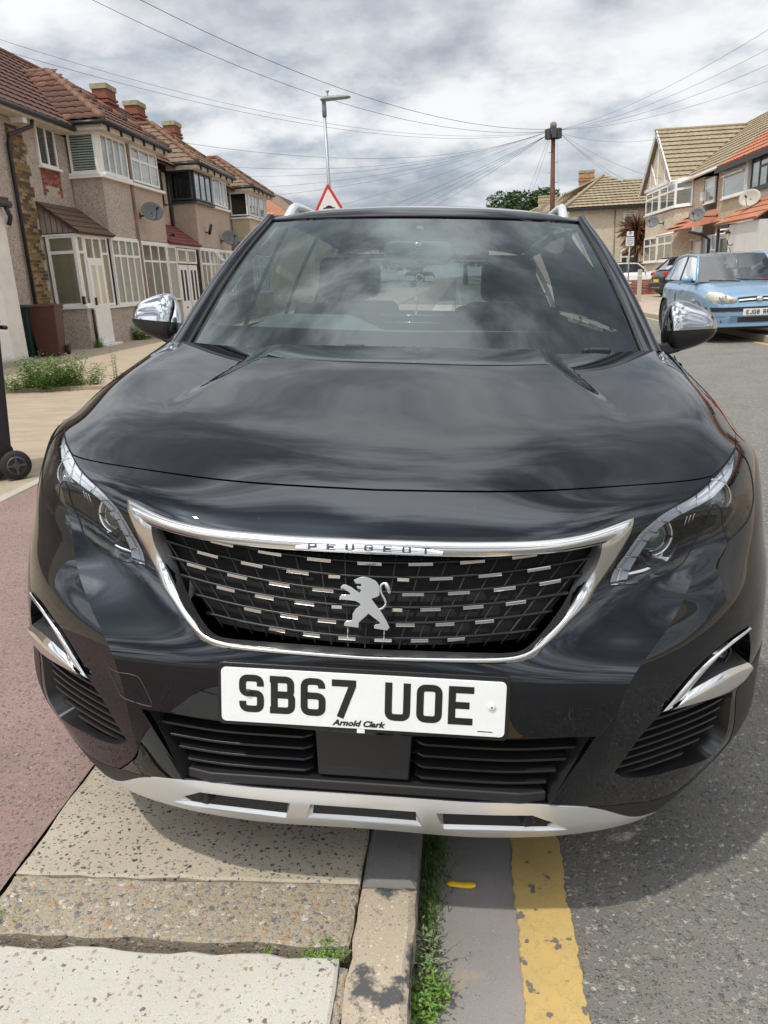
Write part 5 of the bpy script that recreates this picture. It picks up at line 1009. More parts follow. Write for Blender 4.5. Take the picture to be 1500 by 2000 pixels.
mb = MB(); mb.cbox((-.83, .95, .66), (.02, .07, .035)); mb.build('side_repeater', M_HLG, bc); mb = MB(); mb.tube([(0, 1.75, 1.47), (0, 1.85, 1.55)], .006, 5); mb.build('aerial', M_CTRIM, bc)
M_BLK = mat('dark_grey_metallic', (.035, .04, .05), .25, metal=.5, coat=.7); M_WHT = mat('white_car_paint', (.75, .75, .75), .25, coat=.6); M_REDP = mat('red_car_paint', (.40, .02, .02), .25, coat=.6)
ST = lambda L_, h: [(.0, .50, .30, h*.48), (.05, .70, .27, h*.52), (.3, .84, .22, h*.60), (.9, .90, .2, h*.645), (1.2, .90, .2, h*.66), (L_-.9, .90, .2, h*.68), (L_-.25, .86, .24, h*.67), (L_-.05, .78, .30, h*.60), (L_, .68, .34, h*.50)]
kc = car('parked_crossover', 'dark grey crossover seen from behind with a red tail light, parked on the right forecourt', (12.6, 33.2, .11), R_(97), M_BLK, 4.23, 1.82, 1.58, ST(4.23, 1.58), (1.0, 1.75, 3.55, 4.05, 1.02, 1.08), (.85, 3.45), wr=.34)
for sd in (1, -1):
    mb = MB(); mb.prism([(.42, .86), (.86, .84), (.88, .97), (.55, 1.0)] if sd > 0 else [(-.42, .86), (-.86, .84), (-.88, .97), (-.55, 1.0)][::-1], 4.0, 4.18, 'y'); fixn(mb.build('tail_light', M_TAIL, kc, bevel=.01))
    mb = MB(); mb.box(*sorted((sd*.80, sd*.915)), 3.65, 4.05, .84, .98); mb.build('tail_light', M_TAIL, kc, bevel=.02)
mb = MB(); mb.box(-.80, .80, 4.12, 4.27, .30, .56); mb.build('rear_bumper', M_CTRIM, kc, bevel=.04); mb = MB(); mb.box(-.26, .26, 4.24, 4.275, .60, .71); mb.build('number_plate', M_PLY, kc); mb = MB(); mb.box(-.62, .62, 3.50, 3.85, 1.50, 1.54); mb.build('spoiler', M_CTRIM, kc, bevel=.01)
mb = MB(); mb.box(-.5, .5, 4.24, 4.285, .36, .40); mb.build('chrome_strip', M_CHR2, kc)
car('parked_car', 'white car half hidden behind the SUV door pillar, in front of the far tan house', (11.2, 41.5, .1), R_(80), M_WHT, 4.1, 1.75, 1.50, ST(4.1, 1.5), (.98, 1.65, 3.25, 3.75, .96, 1.0), (.8, 3.3))
car('parked_car', 'white car whose roof just shows behind the blue hatchback', (8.7, 21.5, .11), R_(-86), M_WHT, 4.2, 1.78, 1.50, ST(4.2, 1.5), (.98, 1.7, 3.3, 3.9, .96, 1.0), (.8, 3.4))
car('parked_car', 'red car with dark glass at the right edge beyond the blue hatchback', (9.5, 18.4, .11), R_(8), M_REDP, 4.1, 1.78, 1.50, ST(4.1, 1.5), (.98, 1.65, 3.25, 3.8, .96, 1.0), (.8, 3.3))

FEAT = {
 'lens': [(4.94,7.122),(4.533,6.839),(4.023,6.574),(3.452,6.076),(3.056,5.697),(2.905,5.478),(2.877,5.08),(2.99,4.721),(3.308,4.723),(3.527,4.794),(3.712,4.893),(3.806,5.026),(3.827,5.268),(3.87,5.449),(3.854,5.724),(3.907,5.864),(4.014,5.77),(4.231,5.424),(4.443,5.167),(4.647,5.258),(4.922,5.406),(5.137,5.728),(5.129,6.44)],
 'gap': [(1.257,6.639),(2.428,6.674),(3.29,6.656),(4.011,6.598)],
 'bon_tip': [(4.062,6.602),(4.558,6.861),(4.961,7.164)],
 'drl_top': [(4.901,7.043),(4.484,6.797),(3.976,6.497),(3.445,6.021),(3.077,5.66),(2.938,5.45),(2.924,5.061),(3.001,4.775)],
 'drl_bot': [(4.831,6.759),(4.596,6.424),(4.014,6.115),(3.682,5.863),(3.396,5.66),(3.233,5.508),(3.169,5.31),(3.185,4.958),(3.221,4.812)],
 'proj_in': [(3.38,5.348)],
 'proj_out': [(4.312,5.889)],
 'trim_in': [(3.186,5.248),(3.429,5.128),(3.633,5.097),(3.631,5.277)],
 'trim_out': [(3.889,5.89),(4.127,5.728),(4.47,5.63),(4.612,5.731)],
 'blade_in': [(3.218,4.906),(3.394,4.965),(3.531,5.049)],
 'blade_out': [(4.334,5.297),(4.482,5.359),(4.592,5.482)],
 'intake': [(0.777,2.382),(2.317,2.457),(3.755,2.518),(3.224,1.253),(2.55,1.254),(1.689,1.251)],
 'slot_c': [(0.929,0.962),(1.054,0.477)],
 'slot_c_in': [(0.876,0.916),(0.881,0.727)],
 'slot_s': [(1.288,0.965),(2.965,0.993),(3.483,0.74),(3.802,0.364),(3.203,0.391),(1.461,0.405)],
 'skid_top': [(1.691,1.232),(3.235,1.211),(4.215,1.009),(4.992,0.161)],
 'skid_out': [(5.008,0.0)],
 'side': [(4.549,2.696),(4.355,2.356),(4.154,1.778),(4.348,1.594),(4.695,1.48),(5.126,1.422),(5.628,1.305),(5.79,1.622),(5.677,2.501),(5.071,2.636)],
 'fog': [(5.643,3.589),(5.245,3.523),(4.909,3.3),(4.704,3.023),(4.529,2.729),(5.062,2.676),(5.697,2.609),(5.986,2.738),(5.865,3.185)],
 'fogc_o': [(5.652,3.569),(5.253,3.505),(4.914,3.282),(4.708,3.005),(4.541,2.733),(5.059,2.686),(5.693,2.62),(5.95,2.751)],
 'fogc_i': [(5.661,3.519),(5.269,3.422),(5.105,3.298),(4.894,3.06),(4.781,2.851),(4.897,2.886),(5.377,2.968),(5.856,2.909)],
 'clad': [(3.235,1.211),(4.46,1.055),(4.792,0.968),(5.351,0.827),(5.88,0.832),(5.994,1.383),(5.778,2.441),(6.047,2.747)],
 'scoop': [(4.549,2.696),(3.958,1.709),(4.017,1.57),(4.251,1.379)],
 'tow': [(4.169,3.096),(3.723,3.078),(3.616,2.947),(3.519,2.594),(3.649,2.588),(4.022,2.662),(4.088,2.748)],
 'grille_top': [(0.0,5.461),(0.434,5.463),(1.224,5.489),(1.964,5.486),(2.465,5.507)],
 'chr_o': [(0.0,5.719),(0.684,5.738),(1.264,5.743),(1.895,5.716),(2.337,5.73),(2.794,5.83),(2.787,5.375),(2.845,4.944),(2.815,4.506),(2.656,4.254),(2.478,3.908),(2.399,3.742),(2.21,3.657),(1.774,3.617),(0.233,3.577)],
 'chr_i': [(0.006,5.455),(0.704,5.477),(1.224,5.489),(1.709,5.492),(2.034,5.496),(2.465,5.507),(2.571,5.037),(2.609,4.668),(2.547,4.419),(2.457,4.238),(2.36,4.055),(2.267,3.839),(2.106,3.764),(1.6,3.723),(0.226,3.667)],
 'hole': [(0.433,5.481),(1.222,5.506),(1.961,5.502),(2.474,5.52),(2.587,5.032),(2.553,4.403),(2.388,4.084),(2.28,3.815),(2.115,3.747),(1.604,3.714),(0.227,3.658)],
 'rec': [(2.453,5.451),(2.514,5.086),(2.55,4.655),(2.425,4.361),(2.294,4.074),(2.193,3.94),(1.997,3.883),(1.428,3.853),(0.213,3.816)],
}

# ------------------------------------------------------------------ SUV front surface (a C2 spline patch, car coordinates)
def _spl(t, n_ctrl_t, free=True):
    """matrix mapping control values at knots -> values at t (natural cubic spline)"""
    k = np.asarray(n_ctrl_t, float); n = len(k); h = np.diff(k)
    A = np.zeros((n, n)); B = np.zeros((n, n))
    A[0, 0] = A[-1, -1] = 1
    for i in range(1, n-1):
        A[i, i-1] = h[i-1]; A[i, i] = 2*(h[i-1]+h[i]); A[i, i+1] = h[i]
        B[i, i-1] = 6/h[i-1]; B[i, i] = -6/h[i-1]-6/h[i]; B[i, i+1] = 6/h[i]
    Mm = np.linalg.solve(A, B)
    t = np.asarray(t, float); j = np.clip(np.searchsorted(k, t)-1, 0, n-2)
    W = np.zeros((len(t), n)); r = np.arange(len(t))
    hj = h[j]; a = (k[j+1]-t)/hj; b = 1-a
    W[r, j] += a; W[r, j+1] += b
    ca = (a**3-a)*hj**2/6; cb = (b**3-b)*hj**2/6
    W += ca[:, None]*Mm[j] + cb[:, None]*Mm[j+1]
    return W

ROWS = [
 ([(0,.085,.185),(.3,.09,.185),(.43,.11,.19)], [(.60,.175,.205),(.73,.30,.24),(.83,.42,.25),(.885,.58,.27)]),
 ([(0,.02,.29),(.3,.025,.29),(.44,.055,.285)], [(.58,.13,.27),(.70,.215,.29),(.815,.335,.325),(.90,.58,.35)]),
 ([(0,.014,.36),(.3,.016,.36),(.45,.036,.36)], [(.58,.11,.355),(.72,.205,.36),(.83,.34,.37),(.905,.60,.39)]),
 ([(0,.004,.45),(.3,.005,.45),(.455,.018,.45)], [(.58,.09,.45),(.72,.20,.45),(.835,.35,.45),(.91,.64,.46)]),
 ([(0,.002,.53),(.3,.003,.53),(.465,.018,.53)], [(.60,.10,.53),(.74,.215,.53),(.845,.37,.53),(.915,.66,.53)]),
 ([(0,.012,.60),(.3,.015,.60),(.49,.03,.60)], [(.62,.12,.60),(.76,.245,.60),(.855,.41,.60),(.92,.70,.59)]),
 ([(0,.030,.655),(.28,.045,.655),(.40,.075,.655),(.553,.095,.655)], [(.66,.165,.66),(.77,.28,.66),(.862,.44,.655),(.92,.74,.64)]),
 ([(0,.055,.71),(.3,.075,.71),(.45,.14,.715),(.603,.155,.72)], [(.70,.23,.72),(.795,.345,.72),(.868,.49,.71),(.922,.78,.69)]),
 ([(0,.09,.762),(.3,.10,.765),(.45,.14,.78),(.56,.205,.785),(.655,.245,.785)], [(.75,.32,.79),(.82,.42,.785),(.878,.56,.77),(.924,.82,.74)]),
 ([(0,.118,.803),(.3,.123,.810),(.45,.148,.833),(.56,.205,.842),(.68,.272,.84)], [(.765,.37,.85),(.83,.48,.85),(.887,.63,.83),(.926,.86,.79)]),
 ([(0,.205,.873),(.3,.213,.875),(.5,.25,.885),(.672,.325,.895)], [(.755,.42,.91),(.822,.53,.912),(.885,.69,.88),(.93,.90,.82)]),
 ([(0,.37,.937),(.3,.375,.94),(.5,.41,.943),(.69,.48,.948)], [(.77,.56,.945),(.835,.66,.93),(.893,.80,.89),(.932,.95,.835)]),
 ([(0,.6,.986),(.3,.605,.988),(.5,.62,.987),(.715,.67,.99)], [(.79,.73,.98),(.85,.81,.955),(.903,.92,.90),(.934,1.02,.84)]),
 ([(0,.85,1.035),(.3,.855,1.032),(.5,.87,1.028),(.74,.91,1.03)], [(.81,.96,1.015),(.868,1.02,.98),(.913,1.09,.915),(.936,1.14,.85)]),
 ([(0,1.09,1.073),(.3,1.10,1.071),(.5,1.14,1.072),(.76,1.25,1.078)], [(.825,1.29,1.06),(.88,1.32,1.01),(.918,1.345,.93),(.938,1.36,.86)]),
]
NA, NB = 5, 4
def _resample(P, n):
    P = np.array(P, float); s = np.r_[0, np.cumsum(np.linalg.norm(np.diff(P, axis=0), axis=1))]
    if len(P) == 3 or len(P) >= 3: return _spl(np.linspace(0, s[-1], n), s) @ P
    return np.stack([np.interp(np.linspace(0, s[-1], n), s, P[:, i]) for i in range(3)], 1)
def _net():
    rows = []
    for A, B in ROWS:
        An = np.array(A, float); m = np.vstack([An[:0:-1]*[-1, 1, 1], An])   # mirrored so the centre is smooth
        s = np.r_[0, np.cumsum(np.linalg.norm(np.diff(m, axis=0), axis=1))]; h = s[-1]/2
        a = _spl(np.linspace(h, s[-1], NA), s) @ m
        b = _resample([A[-1]]+B, NB+1)
        rows.append(np.vstack([a, b[1:]]))
    return np.array(rows)
NET = _net(); NR, NC = NET.shape[:2]
KV = np.r_[0, np.cumsum(np.linalg.norm(np.diff(NET[:, 2], axis=0), axis=1))]; KV = KV/KV[-1]*(NR-1)
KU = np.arange(NC, dtype=float)
NETM = np.concatenate([NET[:, :0:-1]*np.array([-1, 1, 1]), NET], 1)     # mirrored net
KUM = np.r_[-KU[:0:-1], KU]
VG = KV[10]      # v of the bonnet gap row
def sstep(a, b, x):
    t = np.clip((np.asarray(x, float)-a)/(b-a), 0, 1); return t*t*(3-2*t)
def S0(u, v):
    u = np.atleast_1d(np.asarray(u, float)); v = np.atleast_1d(np.asarray(v, float))
    Wv = _spl(v, KV)
    sg = np.where(u < 0, -1, 1); ua = np.abs(u)
    Ws = _spl(ua, KUM)                                                # smooth everywhere
    c = NC-1
    kA = KUM[c-(NA-1):c+NA]; inA = ua <= NA-1
    Wc = np.zeros_like(Ws)
    Wc[:, c-(NA-1):c+NA] += _spl(np.minimum(ua, NA-1), kA)*inA[:, None]
    Wc[:, c+NA-1:] += _spl(np.maximum(ua, NA-1), KU[NA-1:])*(~inA)[:, None]
    w = np.clip(sstep(KV[8], KV[10], v) + (1-sstep(KV[2], KV[4], v)), 0, 1)[:, None]
    P = np.einsum('pr,pc,rck->pk', Wv, w*Ws+(1-w)*Wc, NETM)
    P[:, 0] *= sg
    return P
def S(u, v):
    P = S0(u, v)
    ax = np.abs(P[:, 0]); y = P[:, 1]
    on = sstep(VG+.15, VG+1.0, v)
    edge = .44 + .10*sstep(1.1, .55, y)                # power-dome crease on the bonnet
    h = .014*sstep(.38, .95, y)
    P[:, 2] += on*h*(1-sstep(edge-.050, edge+.014, ax))
    return P
def SN(u, v, e=2e-3):
    u = np.atleast_1d(np.asarray(u, float)); v = np.atleast_1d(np.asarray(v, float))
    vc = np.clip(v, e, NR-1-e); sg = np.where(u < 0, -1., 1.)
    ua = np.abs(u)
    u0 = np.where((ua > NA-1-.5*e) & (ua < NA-1+e), NA-1+1.01*e, ua) * sg
    du = S(u0+e, vc)-S(u0-e, vc); dv = S(u, vc+e)-S(u, vc-e)
    n = np.cross(du, dv); n /= np.linalg.norm(n, axis=1)[:, None]
    return n

# ------------------------------------------------------------------ SUV materials
M_PAINT = mat('black_gloss_paint', (.0018, .002, .0035), .01, ior=1.6)
def _dust(m):
    t = m.node_tree; p = t.nodes['Principled BSDF']; tc = t.nodes['Texture Coordinate']
    n = t.nodes.new('ShaderNodeTexNoise'); n.inputs['Scale'].default_value = 9; n.inputs['Detail'].default_value = 8; t.links.new(tc.outputs['Object'], n.inputs['Vector'])
    v = t.nodes.new('ShaderNodeTexVoronoi'); v.inputs['Scale'].default_value = 55; t.links.new(tc.outputs['Object'], v.inputs['Vector'])
    r = t.nodes.new('ShaderNodeMapRange'); r.inputs['From Min'].default_value = .018; r.inputs['From Max'].default_value = .055; r.inputs['To Min'].default_value = 1; r.inputs['To Max'].default_value = 0
    t.links.new(v.outputs['Distance'], r.inputs[0])
    n2 = t.nodes.new('ShaderNodeTexNoise'); n2.inputs['Scale'].default_value = 4; t.links.new(tc.outputs['Object'], n2.inputs['Vector'])
    r2 = t.nodes.new('ShaderNodeMapRange'); r2.inputs['From Min'].default_value = .56; r2.inputs['From Max'].default_value = .66; t.links.new(n2.outputs['Fac'], r2.inputs[0])
    mu = t.nodes.new('ShaderNodeMath'); mu.operation = 'MULTIPLY'; t.links.new(r.outputs[0], mu.inputs[0]); t.links.new(r2.outputs[0], mu.inputs[1])
    r3 = t.nodes.new('ShaderNodeMapRange'); r3.inputs['From Min'].default_value = .42; r3.inputs['From Max'].default_value = .8; r3.inputs['To Max'].default_value = .006; t.links.new(n.outputs['Fac'], r3.inputs[0])
    ad = t.nodes.new('ShaderNodeMath'); ad.operation = 'ADD'; ad.use_clamp = True
    m8 = t.nodes.new('ShaderNodeMath'); m8.operation = 'MULTIPLY'; m8.inputs[1].default_value = .55; t.links.new(mu.outputs[0], m8.inputs[0])
    t.links.new(m8.outputs[0], ad.inputs[0]); t.links.new(r3.outputs[0], ad.inputs[1])
    mx = t.nodes.new('ShaderNodeMix'); mx.data_type = 'RGBA'; t.links.new(ad.outputs[0], mx.inputs[0])
    mx.inputs[6].default_value = (.0016, .0018, .0032, 1); mx.inputs[7].default_value = (.32, .30, .26, 1); t.links.new(mx.outputs[2], p.inputs['Base Color'])
    rr = t.nodes.new('ShaderNodeMapRange'); rr.inputs['To Min'].default_value = .008; rr.inputs['To Max'].default_value = .35; t.links.new(ad.outputs[0], rr.inputs[0]); t.links.new(rr.outputs[0], p.inputs['Roughness'])
_dust(M_PAINT)
M_PAINT.node_tree.nodes['Principled BSDF'].inputs['Specular Tint'].default_value = (.88, .94, 1.0, 1)
M_CHROME = mat('bright_chrome', (.80, .80, .80), .05, metal=1)
M_SATIN = mat('satin_chrome', (.58, .57, .545), .13, metal=1)
M_GUN = mat('grey_metal_recess', (.52, .53, .54), .34, metal=1)
M_SILVER = mat('silver_painted_plastic', (.74, .745, .75), .27, metal=.5)
M_BPLAST = mat('black_grained_plastic', (.016, .016, .017), .48, bump=.06, bscale=900)
M_BPLASTG = mat('black_smooth_plastic', (.012, .012, .013), .25)
M_GRILLE = mat('dark_grille_plastic', (.008, .008, .009), .36)
M_VOID = mat('engine_bay_black', (.004, .004, .004), .8)
M_RUBBER = mat('tyre_rubber', (.018, .018, .018), .8, var=.3, vscale=20)
M_ALLOY = mat('alloy_wheel', (.45, .46, .47), .28, metal=1)
M_LENS = glass_mat('headlight_lens', (.93, .94, .95), 1.5)
M_HLIN = mat('headlight_inner_black', (.055, .058, .065), .12, metal=.7)
M_HLCLR = mat('daylight_strip_plastic', (.66, .70, .75), .18, ior=1.5, coat=1)
M_GLASSW = glass_mat('windscreen_glass', (.40, .475, .465), 1.50, boost=1.6, refl=(.88, .97, .98))
M_GLASSS = glass_mat('car_side_glass', (.70, .78, .76), 1.5)
M_FRIT = mat('glass_black_border', (.008, .008, .009), .35)
M_PLATE = mat('number_plate_white', (.74, .76, .75), .22, var=.03, vscale=30)
M_PLATET = mat('number_plate_black', (.012, .012, .013), .3)
M_INT = mat('car_interior_dark', (.022, .023, .024), .75, var=.2, vscale=6)
M_DASH = mat('dashboard_soft_grey', (.30, .32, .31), .6, var=.1, vscale=12)
M_SEAT = mat('seat_fabric_dark', (.015, .015, .017), .8, bump=.2, bscale=200)
M_WHITEP = mat('white_plastic', (.78, .79, .78), .35)
M_PROJ = mat('projector_lens_glass', (.16, .19, .185), .04, ior=1.9, coat=1)
M_CLEARG = mat('reflector_grey', (.70, .71, .73), .16, metal=1)

# ------------------------------------------------------------------ cutting the surface
def smooth_line(P, closed=False, ang=38, n=6):
    P = [np.array(p, float) for p in P]; m = len(P); out = []
    def corner(i):
        if not closed and (i == 0 or i == m-1): return True
        a = P[i]-P[i-1]; b = P[(i+1) % m]-P[i]
        c = a@b/(np.linalg.norm(a)*np.linalg.norm(b)+1e-9); return math.degrees(math.acos(max(-1, min(1, c)))) > ang
    for i in range(m if closed else m-1):
        p1 = P[i]; p2 = P[(i+1) % m]
        m1 = (p2-p1) if corner(i) else (p2-P[i-1])/2
        j = (i+1) % m; m2 = (p2-p1) if corner(j) else (P[(j+1) % m]-p1)/2
        for k in range(n):
            t = k/n; h = t*t
            out.append((2*t*h-3*h+1)*p1+(t*h-2*h+t)*m1+(-2*t*h+3*h)*p2+(t*h-h)*m2)
    if not closed: out.append(P[-1])
    return np.array(out)
def inpoly(pts, poly):
    x, y = pts[:, 0], pts[:, 1]; c = np.zeros(len(pts), bool); q = np.roll(poly, 1, 0)
    for (x1, y1), (x2, y2) in zip(poly, q):
        k = ((y1 > y) != (y2 > y)); 
        with np.errstate(all='ignore'): c ^= k & (x < (x2-x1)*(y-y1)/(y2-y1+1e-30)+x1)
    return c
def cdt(lines, u0, u1, v0, v1, du, dv):
    """lines: list of (points, closed); returns verts (n,2), tris"""
    V = []; E = []
    nu = int(round((u1-u0)/du)); nv = int(round((v1-v0)/dv))
    for i in range(nu+1):
        for j in range(nv+1): V.append((u0+(u1-u0)*i/nu, v0+(v1-v0)*j/nv))
    for i in range(nu): E += [(i*(nv+1), (i+1)*(nv+1)), (i*(nv+1)+nv, (i+1)*(nv+1)+nv)]
    for j in range(nv): E += [(j, j+1), (nu*(nv+1)+j, nu*(nv+1)+j+1)]
    for P, closed in lines:
        b = len(V); P = np.clip(P, [u0, v0], [u1, v1]); V += [tuple(p) for p in P]
        E += [(b+i, b+i+1) for i in range(len(P)-1)]
        if closed: E.append((b+len(P)-1, b))
    vo, eo, fo, *_r2 = geometry.delaunay_2d_cdt([Vector(v) for v in V], E, [], 0, 1e-5)
    return np.array([tuple(v) for v in vo]), np.array([tuple(f) for f in fo])
f_ = {k: np.array(v, float) for k, v in FEAT.items()}
top = NR-1
gapA = np.vstack([[(0, f_['gap'][0][1])], f_['gap']]); gapA[0, 1] = 6.60
gl = smooth_line(gapA); seamB = smooth_line([(4.975, 7.20), (5.60, 8.3), (5.98, 9.9), (6.08, 11.9), (5.95, top)])
tipl = smooth_line(f_['bon_tip'])
BON_B = np.vstack([gl, tipl, seamB, [(0, top)]])
BON_A = np.vstack([gl+[0, .042], tipl+[-.012, .035], seamB-[.035, 0], [(0, top)]])
LENS = smooth_line(f_['lens'], True, 50)
HOLE = np.vstack([[(0, 5.46)], smooth_line(f_['hole'][:-1]), [(.2, 3.66), (0, 3.66)]])
INT = np.array([(0, 2.36)]+[tuple(p) for p in f_['intake']]+[(0, 1.25)])
SLC = np.array([(0, .955)]+[tuple(p) for p in f_['slot_c']]+[(0, .47)])
SLS = f_['slot_s']; SIDE = smooth_line(f_['side'], True, 45); FOG = smooth_line(f_['fog'], True, 45)
SKT = smooth_line([(0, 1.225)]+[tuple(p) for p in f_['skid_top']])
SKID = np.vstack([SKT, [(5.0, 0), (0, 0)]])
CLL = smooth_line(f_['clad'], False, 50); CLAD = np.vstack([CLL, [(8, 3.0), (8, 0), (5.0, 0)], SKT[::-1][:8]])
uv, tri = cdt([(BON_B, 1), (BON_A, 1), (LENS, 1), (HOLE, 1), (INT, 1), (SLC, 1), (SLS, 1), (SIDE, 1), (FOG, 1), (SKT, 0), (CLL, 0), ([(6.05, 2.75), (8, 3.0)], 0)], 0, 8, 0, top, .08, .11)
cen = uv[tri].mean(1)
in_ = {k: inpoly(cen, P) for k, P in dict(bonB=BON_B, bonA=BON_A, lens=LENS, hole=HOLE, intake=INT, slc=SLC, sls=SLS, side=SIDE, fog=FOG, skid=SKID, clad=CLAD).items()}
holes = in_['lens'] | in_['hole'] | in_['intake'] | in_['slc'] | in_['sls'] | in_['side'] | in_['fog']
part_mask = dict(bonnet=in_['bonA'] & ~in_['lens'], skid=in_['skid'] & ~holes, clad=in_['clad'] & ~in_['skid'] & ~holes)
part_mask['body'] = ~(in_['bonB'] | holes | in_['skid'] | in_['clad'])
part_mask['lens'] = in_['lens']
PU = S(uv[:, 0], uv[:, 1]); NU = SN(uv[:, 0], uv[:, 1])
crv = np.abs(uv[:, 0]-4) < 1e-4
NA_ = NU.copy()
if crv.any(): NA_[crv] = SN(np.full(crv.sum(), 3.994), uv[crv, 1])
def region(mask, sides=(1, -1), off=0.0, rim=0.0, rimskip=True):
    V = []; N = []; F = []; key = {}
    def vid(i, sd, B):
        onc = uv[i, 0] < 1e-6; k = (i, 0 if onc else sd, B if crv[i] else 0)
        if k not in key:
            p = PU[i]; n = (NU if (B or not crv[i]) else NA_)[i]; p = p+n*off
            p = p*[sd, 1, 1]; n = n*[sd, 1, 1]
            if onc: n = n*[0, 1, 1]; n = n/np.linalg.norm(n)
            key[k] = len(V); V.append(p); N.append(n)
        return key[k]
    T = tri[mask]; C_ = cen[mask]
    for sd in sides:
        for t, c in zip(T, C_):
            B = int(c[0] > 4); f = [vid(i, sd, B) for i in t]
            F.append(f if sd > 0 else f[::-1])
    nb = len(F)
    if rim:
        cnt = {}
        for t in T:
            for a, b in ((0, 1), (1, 2), (2, 0)):
                e = (t[a], t[b]); cnt[frozenset(e)] = cnt.get(frozenset(e), []) + [e]
        for sd in sides:
            for k, es in cnt.items():
                if len(es) == 1:
                    a, b = es[0]
                    if uv[a, 0] < 1e-6 and uv[b, 0] < 1e-6: continue
                    pa, pb = PU[a]+NU[a]*off, PU[b]+NU[b]*off; qa, qb = pa-NU[a]*rim, pb-NU[b]*rim
                    e = (pb-pa); rn = np.cross(NU[a], e); rn = -rn/(np.linalg.norm(rn)+1e-12)
                    base = len(V)
                    for p in (pa, pb, qb, qa): V.append(p*[sd, 1, 1]); N.append(rn*[sd, 1, 1])
                    f = [base+1, base, base+3, base+2]
                    F.append(f if sd > 0 else f[::-1])
    return np.array(V), F, np.array(N)
def region_obj(name, mask, m, parent, sides=(1, -1), off=0, rim=0):
    V, F, N = region(mask, sides, off, rim)
    return link(name, mesh_np(name, V, F, m, smooth=True, normals=N), parent)
def on(u, v, d=0.0, sd=1):
    P = S(u, v); n = SN(u, v); r = (P+n*np.atleast_1d(d)[:, None])*[sd, 1, 1]; return r
def strip(A, B, dA, dB, sd, name, m, parent, n=40, k=6, bulge=0.0):
    """lofted band between two uv curves, at heights dA, dB above the surface, optionally rounded"""
    def rs(P):
        P = np.array(P, float); X = S(P[:, 0], P[:, 1]); s = np.r_[0, np.cumsum(np.linalg.norm(np.diff(X, axis=0), axis=1))]
        t = np.linspace(0, s[-1], n); return np.stack([np.interp(t, s, P[:, 0]), np.interp(t, s, P[:, 1])], 1)
    A, B = rs(A), rs(B); V = []
    for j in range(k+1):
        t = j/k; q = A*(1-t)+B*t; d = dA*(1-t)+dB*t+bulge*math.sin(math.pi*t)**.7
        V.append(on(q[:, 0], q[:, 1], np.full(n, d), sd))
    V = np.vstack(V); F = [(j*n+i, j*n+i+1, (j+1)*n+i+1, (j+1)*n+i) for j in range(k) for i in range(n-1)]
    if sd > 0: F = [f[::-1] for f in F]
    return link(name, mesh_np(name, V, F, m, smooth=True), parent)

# ------------------------------------------------------------------ SUV assembly
suv = empty('parked_suv', label='glossy black SUV with chrome mirrors parked half on the kerb, facing the viewer', cat='car')
suv.matrix_world = Matrix(((0.998240, 0.000000, 0.059306, 0.000000), (-0.000725, 0.999925, 0.012195, 0.000000), (-0.059302, -0.012217, 0.998165, 0.070000), (0.000000, 0.000000, 0.000000, 1.000000)))
region_obj('bonnet', part_mask['bonnet'], M_PAINT, suv, rim=.018)
region_obj('front_bumper', part_mask['body'], M_PAINT, suv, rim=.022)
for sd in (1, -1): region_obj('lower_cladding', part_mask['clad'], M_BPLAST, suv, (sd,), rim=.03, off=.001)
skid = region_obj('skid_plate', part_mask['skid'], M_SILVER, suv, rim=.02, off=.002)
# dark liner behind the panel gaps and openings
b = []
for (u0, u1, v0, v1, off) in ((0, 8, 5.9, top, -.045), (0, 7.9, 0.3, 3.3, -.14)):
    mb = MB(); nu_, nv_ = 40, 30
    for sd in (1, -1):
        U, Vv = np.meshgrid(np.linspace(u0, u1, nu_+1), np.linspace(v0, v1, nv_+1), indexing='ij')
        P = on(U.ravel(), Vv.ravel(), np.full(U.size, off), sd)
        F = [(i*(nv_+1)+j, (i+1)*(nv_+1)+j, (i+1)*(nv_+1)+j+1, i*(nv_+1)+j+1) for i in range(nu_) for j in range(nv_)]
        mb.add([tuple(p) for p in P], F, 0, True)
    mb.build('inner_liner', M_VOID, suv)
